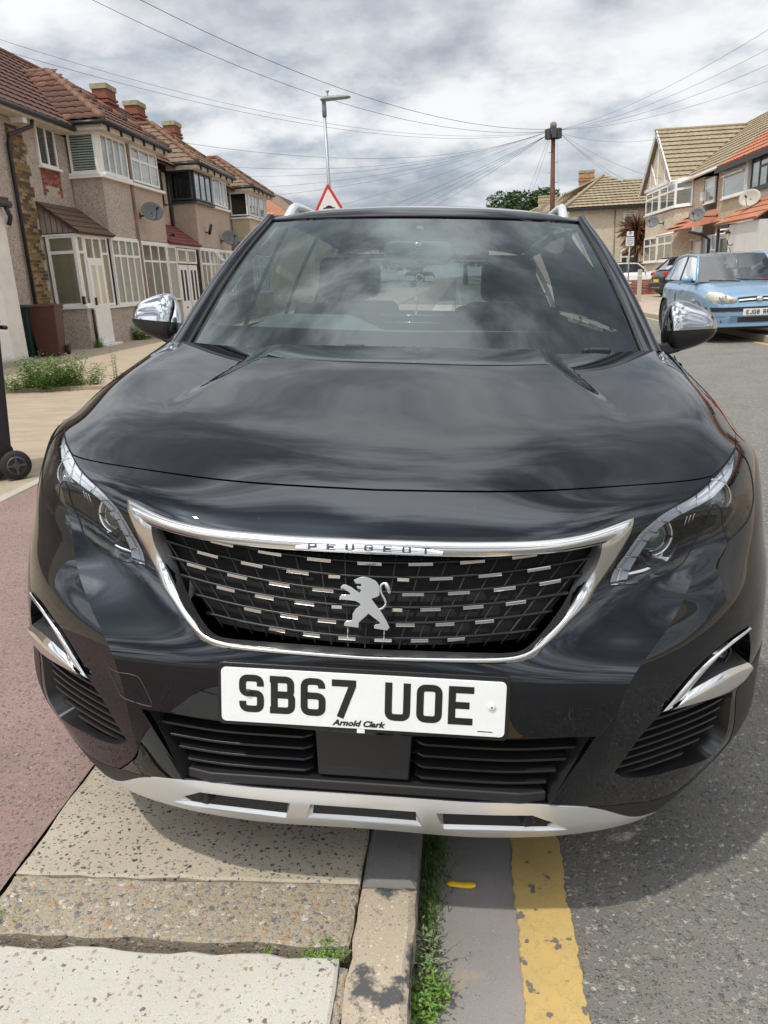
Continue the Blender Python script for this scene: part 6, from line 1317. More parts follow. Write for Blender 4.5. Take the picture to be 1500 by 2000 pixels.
# headlights
for sd in (1, -1):
    V, F, N = region(part_mask['lens'], (sd,), -.058, 0)
    h = link('headlight', mesh_np('headlight', V, F, M_HLIN, smooth=True, normals=N), suv)
    V, F, N = region(part_mask['lens'], (sd,), -.001, .0)
    link('lens', mesh_np('lens', V, F, M_LENS, smooth=True, normals=N), h)
    gp = on(LENS[:, 0], LENS[:, 1], np.full(len(LENS), -.0008), sd); mb = MB(); mb.tube([tuple(p) for p in gp], .0017, 4, closed=True, caps=False); mb.build('lens_seal', M_VOID, h)
    # side wall of the housing
    n = len(LENS); A = on(LENS[:, 0], LENS[:, 1], np.full(n, -.003), sd); Bq = on(LENS[:, 0], LENS[:, 1], np.full(n, -.06), sd)
    link('housing_wall', mesh_np('housing_wall', np.vstack([A, Bq]), [(i, (i+1) % n, n+(i+1) % n, n+i) for i in range(n)], M_HLIN, smooth=True), h)
    dt, db = smooth_line(f_['drl_top']), smooth_line(f_['drl_bot'])
    strip(dt, db, -.010, -.012, sd, 'light_strip', M_HLCLR, h, 60, 4)
    strip(db, db+[.0, -.05], -.012, -.020, sd, 'strip_edge', M_CHROME, h, 60, 2)
    rr_ = lambda P, m=40: np.stack([np.interp(np.linspace(0, len(P)-1, m), np.arange(len(P)), P[:, c]) for c in (0, 1)], 1)
    d1, d2 = rr_(dt), rr_(db)
    strip(d1*.62+d2*.38, d1*.55+d2*.45, -.008, -.008, sd, 'strip_line', M_CLEARG, h, 60, 1)
    P = on([f_['drl_bot'][-1][0], f_['drl_top'][-1][0]], [f_['drl_bot'][-1][1]-.06, f_['drl_top'][-1][1]-.04], [-.008, -.008], sd)
    mb = MB(); mb.tube([P[0], P[1]], .0032, 8); mb.build('strip_end', M_CHROME, h)
    for q in (.12, .2, .3, .38, .47, .56, .65, .73, .82, .9):
        i = int(q*(len(dt)-1)); j = int(q*(len(db)-1)); P = on([dt[i][0], db[j][0]], [dt[i][1], db[j][1]], [-.0075]*2, sd)
        mb = MB(); mb.tube([P[0], P[1]], .0012, 6); mb.build('strip_rib', M_CHROME, h)
    for nm, rr in (('proj_in', .034), ('proj_out', .033)):
        u, v = f_[nm][0]; c = Vector(on([u], [v], [-.046], sd)[0])
        ax = Vector((sd*.25, -1, .12)).normalized(); Mx = Matrix.Translation(c) @ ax.to_track_quat('Z', 'Y').to_matrix().to_4x4()
        mb = MB(); mb.lathe([(rr*1.32, -.02), (rr*1.34, .004), (rr*1.22, .012), (rr*1.08, .006), (rr*1.0, -.012)], 32, M=Mx, cap=False); mb.build('projector_ring', M_CLEARG, h)
        mb = MB(); mb.lathe([(rr*1.3, -.016), (rr*.2, -.03), (.001, -.03)], 24, M=Mx, cap=False); mb.build('projector_back', M_CLEARG, h)
        mb = MB(); mb.lathe([(.0005, .024), (rr*.35, .022), (rr*.65, .0165), (rr*.9, .006), (rr*1.02, -.004), (rr*.9, -.01), (.0005, -.012)], 32, M=Mx, cap=False); mb.build('projector', M_PROJ, h)
    for (u0, u1, v0, v1, nm) in ((3.27, 3.60, 5.02, 5.36, 'reflector_bowl'), (4.05, 4.75, 5.50, 6.05, 'reflector_bowl')):
        U, Vq = np.meshgrid(np.linspace(0, 1, 15), np.linspace(0, 1, 13), indexing='ij'); uu = u0+(u1-u0)*U.ravel(); vv = v0+(v1-v0)*Vq.ravel()
        rr2 = np.clip(((U.ravel()-.5)**2+(Vq.ravel()-.5)**2)*2, 0, 1); P = on(uu, vv, -.022-.030*(1-rr2), sd)
        F = [(i*13+j, (i+1)*13+j, (i+1)*13+j+1, i*13+j+1) for i in range(14) for j in range(12)]
        link(nm, mesh_np(nm, P, F, M_CLEARG, smooth=True), h)
    fl = MB()
    for q in range(14):
        a = on([3.72+.05*q, 3.80+.05*q], [5.62+.022*q, 5.36+.028*q], [-.03, -.04], sd); fl.tube([a[0], a[1]], .0012, 4)
    fl.build('reflector_flutes', M_CHROME, h)['kind'] = 'stuff'
    for nm, w in (('trim_in', .20), ('trim_out', .24)):
        a = smooth_line(f_[nm]); strip(a, a+[.0, -w], -.010, -.026, sd, 'chrome_trim', M_CHROME, h, 30, 4, .003)
    for nm, w in (('blade_in', .085), ('blade_out', .10)):
        a = smooth_line(f_[nm]); strip(a, a+[.02, -w], -.02, -.024, sd, 'chrome_blade', M_CHROME, h, 20, 3, .002)
# grille frame
co, ci = smooth_line(f_['chr_o'], False, 40), smooth_line(f_['chr_i'], False, 55)
co[-1][0] = 0; ci[-1][0] = 0; ci[0][0] = 0
def split_len(P, k0): return P[:k0+1], P[k0:]
io = 5*6; ii = 5*6
for sd in (1, -1):
    A1, A2 = split_len(co, io); B1, B2 = split_len(ci, ii)
    strip(A1, B1, .002, .004, sd, 'chrome_bar', M_SATIN, suv, 50, 10, .010)
    strip(A2, B2, .002, .003, sd, 'chrome_surround', M_SATIN, suv, 60, 6, .006)
rc = smooth_line(f_['rec'], False, 50); rc[-1][0] = 0; rc[:, 0] -= .02
for sd in (1, -1):
    A1, A2 = split_len(ci, ii)
    Bc = np.vstack([[(2.43, 5.47)], rc]); q_ = lambda P: np.stack([np.interp(np.linspace(0, 1, 90), np.r_[0, np.cumsum(np.linalg.norm(np.diff(P, axis=0), axis=1))]/np.linalg.norm(np.diff(P, axis=0), axis=1).sum(), P[:, c]) for c in (0, 1)], 1)
    Bc = q_(A2)*.5+q_(Bc)*.5
    strip(A2, Bc, .003, -.024, sd, 'grille_recess', M_GUN, suv, 60, 4)
# grille lattice
def G(s, t, d=0.0):
    """s -1.1..1.1 across, t row number 0..5"""
    Wt = .418-.0256*t; z = .757-.0247*t; y = .118-.0138*t+.003
    return Vector((s*Wt, y+.044*s*s-d, z+(.036*(1-t/5.5)+.004)*s*s*1.05))
mb = MB(); mb.grid(lambda a, b: G(-1.12+2.24*a, -.8+6.6*b, -.022), 40, 20); mb.build('grille_back', M_VOID, suv)
for r in range(6):
    g = MB(); g.tube([G(-1.1+2.2*i/40, r, .002) for i in range(41)], .0032, 6); g.build('grille_bar', M_GRILLE, suv)
mbv = MB()
for k in range(-10, 11):
    s0 = k*.231/2
    if abs(s0) > 1.15: continue
    mb = MB(); sm = 1.06/max(abs(s0), .01)
    P = [G(s0, t, 0) for t in np.linspace(-.75, 5.7, 12)]; mb.tube(P, .0020, 5); mb.build('grille_rib', M_GRILLE, suv)
dash = MB(); dash.box(-.5, .5, -.003, .003, -.0034, .0034); dash_me = dash.mesh('grille_dash', M_SATIN)
for r in range(6):
    for k in range(-5, 6):
        kk = k+(.5 if r % 2 else 0)
        s0 = kk*.231
        if r < 5 and abs(kk) < .6 and r > 0: continue
        lim = 1.0 - (.02 if r < 2 else .05*(r-1))
        if abs(s0) > lim-.02: continue
        half = .055*(1.0 if not (r in (1, 3) and abs(kk) < .6) else .6)
        a, b_ = G(s0-half, r, .010), G(s0+half, r, .010); dv = b_-a
        o = link('grille_dash', dash_me, suv, (a+b_)/2)
        o.rotation_euler = (R_(-8), -math.atan2(dv.z, dv.x), math.atan2(dv.y, dv.x)); o.scale = (dv.length, 1, 1)
        bv = o.modifiers.new('b', 'BEVEL'); bv.width = .0012; bv.segments = 2
for kk, r in ((-.72, 1), (.72, 1), (-.72, 3), (.72, 3)):
    a, b_ = G(kk*.231-.028, r, .010), G(kk*.231+.028, r, .010); dv = b_-a
    o = link('grille_dash', dash_me, suv, (a+b_)/2); o.scale = (dv.length, 1, 1)
# emblem
LION = [(600,500),(640,480),(690,458),(750,450),(820,465),(890,495),(925,530),(948,570),(955,620),(955,690),(925,715),(850,745),(900,810),(960,880),(1010,950),(1060,1030),(1105,1120),(1075,1158),(895,1140),(893,1105),(925,1078),(965,1080),(970,1060),(930,1025),(870,985),(815,945),(780,985),(730,1030),(690,1075),(690,1140),(490,1125),(492,1085),(520,1055),(590,1045),(600,1020),(600,960),(640,890),(700,840),(690,810),(640,785),(560,778),(480,772),(460,782),(455,765),(432,780),(415,775),(418,735),(440,710),(500,700),(560,700),(560,685),(530,660),(490,640),(470,622),(445,632),(430,625),(430,595),(460,570),(500,566),(570,595),(640,640),(690,668),(705,640),(690,622),(655,612),(642,590),(650,577),(700,582),(707,562),(690,548),(650,552),(620,540),(612,520)]
def lp(x, y): return ((x-760)/6.818*.000925, -(y-830)/6.818*.000925/1.0)
LE = Matrix.Translation((0, .040, .704)) @ Matrix.Rotation(R_(-13), 4, 'X')
mb = MB(); mb.prism([lp(*p) for p in LION][::-1], -.008, 0, 'y', M=LE)
lion = fixn(mb.build('lion_emblem', M_SATIN, suv, bevel=.0034, seg=4))
mb = MB(); tl = smooth_line([(950,885),(1010,855),(1046,805),(1020,740),(985,680),(963,615),(968,560),(1000,530),(1038,536),(1062,590),(1092,662)])
mb.tube([(lp(*p)[0], -.005, lp(*p)[1]) for p in tl], [.0026+.0022*max(0, math.sin(math.pi*max(0, (i/len(tl)-.72)/.28))) for i in range(len(tl))], 8, M=LE)
mb.build('lion_tail', M_SATIN, lion)
mb = MB()
for x in (-.031, .036): mb.tube([(x, .006, -.045), (x, .006, -.066)], .0010, 6, M=LE)
mb.build('emblem_bracket', M_SATIN, lion)
# name bar letters on the chrome
nb = MB()
nb.grid(lambda a, b: tuple(on([.78*(2*a-1)], [5.462+.125*b*(1-.35*abs(2*a-1)**3)], [.0125+.002*math.sin(math.pi*b)])[0]), 40, 5); nm = fixn(nb.build('name_bar', M_CHROME, suv))
word = 'PEUGEOT'
for i, ch in enumerate(word):
    u = (-.60+.2*i); c = Vector(on([u], [5.525], [.0165])[0]); mb = letters(ch, .0125, .017, weight=12)
    mb.build('letter', M_PLATET, nm, loc=c, rot=(R_(-38), 0, 0))
# number plate
pl = empty('number_plate', (0, -.010, .5345)); pl.parent = suv; pl.rotation_euler = (R_(-6), 0, 0)
def rrect(w, h, r, n=5):
    P = []
    for cx, cy, a0 in ((w/2-r, h/2-r, 0), (-w/2+r, h/2-r, 90), (-w/2+r, -h/2+r, 180), (w/2-r, -h/2+r, 270)):
        for k in range(n+1): a = R_(a0+90*k/n); P.append((cx+r*math.cos(a), cy+r*math.sin(a)))
    return P
mb = MB(); mb.prism(rrect(.520, .105, .009), -.004, 0, 'y'); fixn(mb.build('plate_sheet', M_PLATE, pl, bevel=.0008))
mb = MB(); mb.prism(rrect(.535, .122, .010), .0, .016, 'y'); fixn(mb.build('plate_holder', M_BPLASTG, pl, bevel=.002))
for txt, x in (('SB67', -.112), ('UOE', .1285)):
    letters(txt, .073, .0462, .0045, .24, 14.2).build('registration', M_PLATET, pl, loc=(x-.005, 0, .0045))
me = font_text('Arnold Clark', .0155, .28, .0006, 1.12); me.materials.append(M_PLATET); link('dealer_name', me, pl, (-.005, -.0045, -.0425))
mb = MB(); mb.box(-.0135, .0135, -.0045, -.0042, -.0008, .0008); mb.build('maker_line', M_PLATET, pl, loc=(.225, 0, -.043))
for x, m_ in ((-.2085, M_PLATET), (.235, M_WHITEP)):
    mb = MB(); mb.lathe([(.0001, -.0042), (.0065, -.004), (.0068, -.007), (.004, -.0085), (.0001, -.0085)], 16, 'y'); s = mb.build('screw_cap', m_, pl, loc=(x, 0, .006))
    mb = MB(); mb.box(-.0022, .0022, -.0090, -.0086, -.0006, .0006); mb.box(-.0006, .0006, -.00925, -.0087, -.0022, .0022); mb.build('screw_slot', M_PLATET, s)
mb = MB(); mb.box(-.007, .007, -.004, .002, -.0605, -.053); mb.build('white_clip', M_WHITEP, pl)
# lower intake: slats, radar block
def intake_pt(x, k, d):
    """slat row k 0..4 at lateral x, depth d behind the bumper face"""
    ax = abs(x); z = .456-.0245*k+.012*sstep(.26, .46, ax)
    return Vector((x, .018+.07*max(0, ax-.22)**1.2+d, float(z)))
for sd in (1, -1):
    for k in range(5):
        xo = .415-.0165*k; P = [intake_pt(sd*(.098+(xo-.098)*i/16), k, .006) for i in range(17)]
        V = []; F = []
        for i, p in enumerate(P):
            dd = 0.012 if i == 0 else 0
            V += [(p.x, p.y+dd, p.z), (p.x, p.y+dd, p.z-.005), (p.x, p.y+.055, p.z+.001), (p.x, p.y+.055, p.z+.009)]
        for i in range(16): F += [(4*i+a, 4*i+(a+1) % 4, 4*i+4+(a+1) % 4, 4*i+4+a) for a in range(4)]
        F += [(0, 1, 2, 3), (64, 65, 66, 67)]
        mb = MB(); mb.add(V, F); fixn(mb.build('intake_slat', M_BPLASTG, suv, bevel=.001))
mb = MB(); mb.prism([(-.088, .348), (.088, .348), (.094, .470), (-.094, .470)], .024, .07, 'y')
fixn(mb.build('radar_cover', M_BPLAST, suv, bevel=.004))
mb = MB(); mb.prism([(-.352, .03), (-.30, .017), (.30, .017), (.352, .03), (.33, .09), (-.33, .09)], .318, .341, 'z'); fixn(mb.build('intake_sill', M_BPLAST, suv, bevel=.005))
for sd in (1, -1):       # inner side wall of the intake
    a = [(.432, .02, .485), (.352, .03, .325)]
    mb = MB(); mb.add([(sd*.440, .012, .492), (sd*.358, .020, .318), (sd*.335, .09, .318), (sd*.405, .09, .492)], [(0, 1, 2, 3)]); mb.build('intake_wall', M_BPLAST, suv)
# skid plate slots
def pocket(name, ring, inner, depth, sd, m_out, m_in, parent, tilt=0):
    n = len(ring); A = on(ring[:, 0], ring[:, 1], np.full(n, .001), sd); Bq = on(inner[:, 0], inner[:, 1], -(np.zeros(n)+depth), sd)
    V = np.vstack([A, Bq]); F = [(i, (i+1) % n, n+(i+1) % n, n+i) for i in range(n)]
    o = link(name, mesh_np(name, V, F, m_out, smooth=False), parent)
    link('slot_back', mesh_np('slot_back', Bq, [tuple(range(n))], m_in), o); return o
SL_in = SLS.copy(); SL_in[:, 1] = np.where(SL_in[:, 1] < .6, SL_in[:, 1]+.03, SL_in[:, 1]-.03); SL_in[:, 0] = np.array([1.36, 2.92, 3.36, 3.42, 3.05, 1.42])
for sd in (1, -1):
    pocket('skid_slot', SLS, SL_in, np.where(SLS[:, 1] < .6, .007, .048), sd, M_SILVER, M_BPLAST, skid)
    c = Vector(on([3.05], [.80], [-.012], sd)[0]); mb = MB()
    mb.prism([(-.022, -.018), (.026, -.018), (.048, -.010), (.026, .017), (-.022, .017)] if sd > 0 else [(-.026, -.018), (.022, -.018), (.022, .017), (-.026, .017), (-.048, -.010)], -.01, .02, 'y')
    so = fixn(mb.build('sensor_housing', M_BPLAST, skid, bevel=.003, loc=c)); so.rotation_euler = (0, 0, sd*.3)
    mb = MB(); mb.lathe([(.0001, -.002), (.0095, -.002), (.0105, .001), (.0105, .004)], 20, 'y'); mb.build('parking_sensor', M_BPLASTG, so, loc=(0, -.0105, 0))
SLCf = np.array([(-1.05, .47), (-.93, .955), (.93, .955), (1.05, .47)])
SLCi = np.array([(-.95, .51), (-.88, .93), (.88, .93), (.95, .51)])
def on_s(P, d):
    d = np.zeros(len(P))+d; r = np.array([on([abs(u)], [v], [q], 1 if u >= 0 else -1)[0] for (u, v), q in zip(P, d)]); return r
def dens2(P, m=12):
    out = []
    for i in range(len(P)):
        a, b_ = P[i], P[(i+1) % len(P)]
        for k in range(m): out.append(a+(b_-a)*k/m)
    return np.array(out)
Rg, Ri = dens2(SLCf), dens2(SLCi); A = on_s(Rg, .001); Bq = on_s(Ri, -(.007+.041*np.clip((Ri[:, 1]-.54)/.39, 0, 1))); n = len(A)
o = link('skid_slot', mesh_np('skid_slot', np.vstack([A, Bq]), [(i, (i+1) % n, n+(i+1) % n, n+i) for i in range(n)], M_SILVER), skid)
link('slot_back', mesh_np('slot_back', Bq, [tuple(range(n))], M_BPLAST), o)
# side intakes and fog lamps
for sd in (1, -1):
    n = len(SIDE); cS = SIDE.mean(0); inn = cS+(SIDE-cS)*.93
    A = on(SIDE[:, 0], SIDE[:, 1], np.full(n, .0), sd); Bq = on(inn[:, 0], inn[:, 1], np.full(n, -.05), sd)
    si = link('side_intake', mesh_np('side_intake', np.vstack([A, Bq]), [(i, (i+1) % n, n+(i+1) % n, n+i) for i in range(n)], M_BPLASTG, smooth=True), suv)
    link('intake_back', mesh_np('intake_back', Bq, [tuple(range(n))], M_VOID), si)
    for k in range(7):
        v = 2.56-.155*k
        ul = 4.50-.075*k+(.0 if k < 5 else .03*(k-4)); ur = 5.62-.02*k-(.18*(k-4) if k > 4 else 0)
        U = np.linspace(ul, ur, 14); vv = v+.08*(U-ul)*0
        A = on(U, vv, np.full(14, -.010), sd); B1 = on(U, vv-.045, np.full(14, -.010), sd); C1 = on(U, vv-.01, np.full(14, -.048), sd); D1 = on(U, vv+.05, np.full(14, -.048), sd)
        V = np.vstack([A, B1, C1, D1]); F = [(a*14+i, a*14+i+1, ((a+1) % 4)*14+i+1, ((a+1) % 4)*14+i) for a in range(4) for i in range(13)]
        fixn(link('slat', mesh_np('slat', V, F, M_BPLASTG), si))
    n = len(FOG); cF = FOG.mean(0)
    inn = np.array([(5.60, 3.40), (5.1, 3.2), (4.85, 2.95), (5.0, 2.86), (5.5, 2.93), (5.83, 2.95)])
    inn = smooth_line(inn, True, 60, 9); innr = np.array([inn[int(i*len(inn)/n)] for i in range(n)])
    V, F, N = region(in_['fog'], (sd,), -.045, 0)
    fg = link('fog_lamp_recess', mesh_np('fog_lamp_recess', V, F, M_BPLAST, smooth=True, normals=N), suv)
    A = on(FOG[:, 0], FOG[:, 1], np.full(n, .0), sd); Bq = on(FOG[:, 0], FOG[:, 1], np.full(n, -.046), sd)
    link('recess_wall', mesh_np('recess_wall', np.vstack([A, Bq]), [(i, (i+1) % n, n+(i+1) % n, n+i) for i in range(n)], M_BPLASTG, smooth=True), fg)
    fo, fi = f_['fogc_o'], f_['fogc_i']
    strip(smooth_line(fo[:5]), smooth_line(fi[:5]), .004, .003, sd, 'chrome_strip', M_CHROME, fg, 40, 5, .004)
    fw_ = smooth_line(fi[4:]); fw_[:, 1] += .07*np.sin(np.linspace(.3, 3.0, len(fw_)))
    strip(smooth_line(fo[4:]), fw_, .007, .002, sd, 'chrome_strip', M_CHROME, fg, 40, 6, .008)
    strip(smooth_line(fi[4:]), smooth_line(fi[4:]+[0, .17]), .004, -.040, sd, 'recess_floor', M_BPLAST, fg, 30, 3)
    c = Vector(on([5.42], [3.20], [-.03], sd)[0]); ax = Vector((sd*.25, -1, .0)).normalized()
    Mx = Matrix.Translation(c) @ ax.to_track_quat('Z', 'Y').to_matrix().to_4x4()
    mb = MB(); mb.lathe([(.030, -.012), (.031, .004), (.027, .006), (.026, -.004)], 28, M=Mx, cap=False); lam = mb.build('fog_lamp', M_BPLASTG, fg)
    mb = MB(); mb.lathe([(.026, .002), (.016, .007), (.0005, .009)], 28, M=Mx, cap=False); mb.build('lamp_lens', M_LENS, fg)
    mb = MB(); mb.lathe([(.026, .000), (.018, -.012), (.0005, -.016)], 28, M=Mx, cap=False); mb.build('lamp_reflector', M_CLEARG, fg)
# towing-eye cover groove (one side only)
tw = smooth_line(f_['tow'], True, 60); P = on(tw[:, 0], tw[:, 1], np.full(len(tw), .0), -1)
mb = MB(); mb.tube([tuple(p) for p in P], .0011, 5, closed=True, caps=False); mb.build('towing_eye_cover', mat('panel_gap_edge', (.05, .045, .04), .4), suv)

# ------------------------------------------------------------------ SUV windscreen, roof, mirrors, sides
def WS(a, b, off=0.0):
    """windscreen: a -1..1 across, b 0..1 upwards"""
    bx, by, bz = a*.738, 1.095+.213*abs(a)**2.2, 1.045+.020*a*a
    tx, ty, tz = a*.612, 1.815+.205*abs(a)**2.2, 1.507-.002*a*a
    k = math.sin(math.pi*b)*.028
    return Vector((bx+(tx-bx)*b, by+(ty-by)*b-.45*k-off*.5, bz+(tz-bz)*b+.85*k+off*.85))
mb = MB(); mb.grid(lambda i, j: WS(2*i-1, j), 48, 30, flip=False)
ws = mb.build('windscreen', M_GLASSW, suv)
# black ceramic border, cut in (a, b)
inner = [(-.955, .15)]+[(-.9, .135), (0, .155), (.9, .135), (.955, .15)]+[(.955, .90), (.93, .945), (.86, .955), (.20, .955), (.165, .93), (.045, .80), (-.045, .80), (-.165, .93), (-.20, .955), (-.86, .955), (-.93, .945), (-.955, .90)]
fuv, ftri = cdt([(np.array(inner), 1)], -1, 1, 0, 1, .05, .05)
fc = fuv[ftri].mean(1); km = ~inpoly(fc, np.array(inner))
V = [WS(p[0], p[1], -.006) for p in fuv]
link('black_border', mesh_np('black_border', V, ftri[km], M_FRIT, smooth=True), ws)
mb = MB(); mb.add([WS(*p, -.004) for p in ((-.026, .893), (.026, .893), (.012, .925), (-.012, .925))], [(0, 1, 2, 3)]); mb.build('sensor_window', mat('sensor_window_grey', (.45, .52, .52), .4), ws)
# windscreen surround and A pillars
for sd in (1, -1):
    n = 22; V = []
    ends = ([(.738, 1.308, 1.065), (.752, 1.300, 1.083), (.772, 1.292, 1.092), (.788, 1.305, 1.090), (.806, 1.36, 1.070)],
            [(.612, 2.020, 1.505), (.618, 2.015, 1.513), (.630, 2.012, 1.519), (.645, 2.02, 1.517), (.672, 2.10, 1.490)])
    for i in range(n+1):
        t = -.06+1.10*i/n; k = math.sin(math.pi*min(max(t, 0), 1))*.028
        for a, b_ in zip(*ends):
            p = Vector(a)*(1-t)+Vector(b_)*t; V.append((sd*p.x, p.y-.45*k, p.z+.85*k))
    F = [(i*5+j, i*5+j+1, i*5+j+6, i*5+j+5) for i in range(n) for j in range(4)]
    if sd < 0: F = [f[::-1] for f in F]
    mb = MB(); mb.add(V, [f for f in F if f[0] % 5 >= 1 or 1], 0, True)
    p = fixn(mb.build('windscreen_pillar', M_PAINT, suv))
    mb = MB(); mb.tube([WS(sd*1.004, t, .004) for t in np.linspace(-.03, 1, 22)], .0065, 6); mb.build('rubber_seal', M_BPLAST, p)
mb = MB(); mb.tube([WS(a, 1.006, .003) for a in np.linspace(-1, 1, 40)], .005, 6); mb.build('top_seal', M_BPLAST, ws)
# cowl panel and wipers under the bonnet's rear edge
mb = MB(); mb.grid(lambda i, j: (lambda a: (a*.76, 1.075+.20*abs(a)**2.2+.10*j, 1.030+.02*a*a+.018*j))(2*i-1), 30, 3); mb.build('cowl_panel', M_BPLAST, suv)
for x in (-.175, .575):
    mb = MB(); mb.box(x-.035, x+.035, 1.15+.2*abs(x)**2.2, 1.18+.2*abs(x)**2.2, 1.052, 1.082); mb.box(x-.02, x+.045, 1.13+.2*abs(x)**2.2, 1.16+.2*abs(x)**2.2, 1.06, 1.086); mb.build('wiper_arm', M_BPLAST, suv, bevel=.006)
# roof
def RF(a, b):
    y0 = 1.820+.205*abs(a)**2.2; y = y0+(4.15-y0)*b
    zf = 1.517-.006*a*a; hump = .115*math.sin(math.pi*min(1, b*.80+.02))**.66 if b > 0 else 0
    z = zf+hump*(1-.30*a*a)-.085*b**2.2-.012*abs(a)**6
    x = a*(.622+.05*math.sin(math.pi*min(1, b*1.05)))-a*.03*b*b
    return (x, y, z)
mb = MB(); mb.grid(lambda i, j: RF(2*i-1, j), 40, 60); fixn(mb.build('roof', M_PAINT, suv))
for sd in (1, -1):
    P = [Vector(RF(sd*.93, t)) for t in np.linspace(.005, .97, 40)]; V = []; F = []
    for i, p in enumerate(P):
        t = i/39; h = .050*min(1, max(0, math.sin(math.pi*min(1, t)))**.8*2.2); w = .020
        c = p+Vector((sd*(-.03+.02*t), 0, 0))
        q = max(-.01, h-.026); V += [(c.x-w*.8, c.y, c.z+q), (c.x-w*.7, c.y, c.z+h-.004), (c.x+w*.1, c.y, c.z+h+.003), (c.x+w*.8, c.y, c.z+h-.006), (c.x+w*.9, c.y, c.z+q-.004)]
    for i in range(39): F += [(5*i+j, 5*i+(j+1) % 5, 5*i+5+(j+1) % 5, 5*i+j+5) for j in range(5)]
    F += [(0, 1, 2, 3, 4), (195, 196, 197, 198, 199)]
    mb = MB(); mb.add(V, F, 0, True); fixn(mb.build('roof_rail', M_SILVER, suv))
# side glass, upper frame, body side
def belt(t): return Vector((.845+.035*math.sin(math.pi*t)-.05*t**3, 1.34+2.85*t, 1.040+.07*t))
def roofl(t):
    p = Vector(RF(.985, max(0, min(1, (t-.20)/.80)))) if t > .20 else Vector((.806, 1.36, 1.07)).lerp(Vector(RF(.985, 0)), (t/.20))
    return p
for sd in (1, -1):
    mb = MB(); mb.grid(lambda i, j: (lambda q: (sd*q.x, q.y, q.z))(belt(.03+.90*i).lerp(roofl(.03+.90*i), .04+.90*j)+Vector((.015*math.sin(math.pi*j)-.008, 0, 0))), 40, 8)
    mb.build('side_window', M_GLASSS, suv)
    for t0, t1 in ((.40, .435), (.69, .72), (.91, 1.0)):
        mb = MB(); mb.grid(lambda i, j: (lambda q: (sd*q.x, q.y, q.z))(belt(t0+(t1-t0)*i).lerp(roofl(t0+(t1-t0)*i), j)+Vector((.015*math.sin(math.pi*j), 0, 0))), 2, 8); mb.build('door_pillar', M_FRIT, suv)
    mb = MB(); mb.grid(lambda i, j: (lambda q: (sd*q.x, q.y, q.z))(belt(i).lerp(roofl(i), .93+.09*j)+Vector((.008, 0, 0))), 60, 2); mb.build('roof_side_frame', M_PAINT, suv)
# body sides with wheel arches
def arc(cy, cz, r, a0, a1, n): return [(cy+r*math.cos(R_(a0+(a1-a0)*i/n)), cz+r*math.sin(R_(a0+(a1-a0)*i/n))) for i in range(n+1)]
WHY = (.93, 3.605); WHZ = .365
out = [(.88, .78)]+[(1.02, .845), (1.15, .865), (1.36, .88), (1.36, 1.03), (2.6, 1.075), (4.15, 1.11), (4.40, .95), (4.44, .60), (4.36, .30)]+arc(WHY[1], WHZ, .41, -10, 190, 20)+[(3.1, .27), (1.45, .27)]+arc(WHY[0], WHZ, .41, -10, 140, 16)
out = np.array(out)
suv2, st_ = cdt([(out, 1)], .4, 4.5, .2, 1.2, .1, .06)
sc_ = suv2[st_].mean(1); sm_ = inpoly(sc_, out)
def side_x(y, z):
    x = .921+.012*math.sin(math.pi*min(1, max(0, (z-.25)/.75)))-.075*float(sstep(.93, 1.12, z))-.12*float(sstep(3.7, 4.5, y))-.012*float(sstep(.5, .25, z))-.085*float(sstep(.95, .50, y))
    for w in WHY:
        d = math.hypot(y-w, z-WHZ); x += .020*float(sstep(.58, .44, d))
    return x
for sd in (1, -1):
    V = [(sd*side_x(*p), p[0], p[1]) for p in suv2]
    bs = fixn(link('body_side', mesh_np('body_side', V, st_[sm_], M_PAINT, smooth=True), suv))
    mb = MB()
    for w in WHY:
        mb = MB(); P = arc(w, WHZ, .412, -12, 150 if w < 2 else 192, 26); V = []
        for y, z in P:
            d = Vector((0, y-w, z-WHZ)).normalized(); x0 = side_x(y, z)
            for r, dx in ((.0, -.12), (.0, .006), (.05, .010), (.058, -.012)): V.append((sd*(x0+dx), y+d.y*r, z+d.z*r))
        mb.add(V, [(4*i+j, 4*i+j+1, 4*i+j+5, 4*i+j+4) for i in range(26) for j in range(3)], 0, True)
        fixn(mb.build('arch_trim', M_BPLAST, bs))
    mb = MB(); mb.box(*sorted((sd*.90, sd*.935)), 1.40, 3.15, .25, .36); mb.build('sill_trim', M_BPLAST, bs, bevel=.01)
    for y in (1.42, 2.45, 3.30):
        mb = MB(); mb.tube([(sd*(side_x(y, z)+.0005), y, z) for z in np.linspace(.37, 1.05, 14)], .0022, 4); mb.build('door_gap', M_VOID, bs)
    for y in (2.28, 3.12):
        mb = MB(); mb.box(*sorted((sd*.925, sd*.955)), y-.10, y+.09, .90, .925); mb.build('door_handle', M_PAINT, bs, bevel=.008)
mb = MB(); mb.grid(lambda i, j: ((2*i-1)*(.80-.06*j), 4.40-.30*j**2-.08*abs(2*i-1)**3+.05*math.sin(3.14*j), .30+.80*j), 20, 12); fixn(mb.build('tailgate', M_PAINT, suv))
mb = MB(); mb.grid(lambda i, j: ((2*i-1)*(.72-.16*j), 4.18-.22*j, 1.14+.30*j), 10, 5); mb.build('rear_window', glass_mat('rear_window_glass', (.42, .47, .45), 1.5), suv)
for sd in (1, -1):
    mb = MB(); mb.grid(lambda i, j: (sd*(.58+.22*i*(1-.85*j)-.04*j), 4.16-.20*j-.05*i, 1.08+.38*j), 3, 5); mb.build('rear_pillar', M_PAINT, suv)
mb = MB(); mb.box(-.60, .60, 3.93, 4.22, 1.425, 1.455); mb.build('rear_spoiler', M_PAINT, suv, bevel=.01)
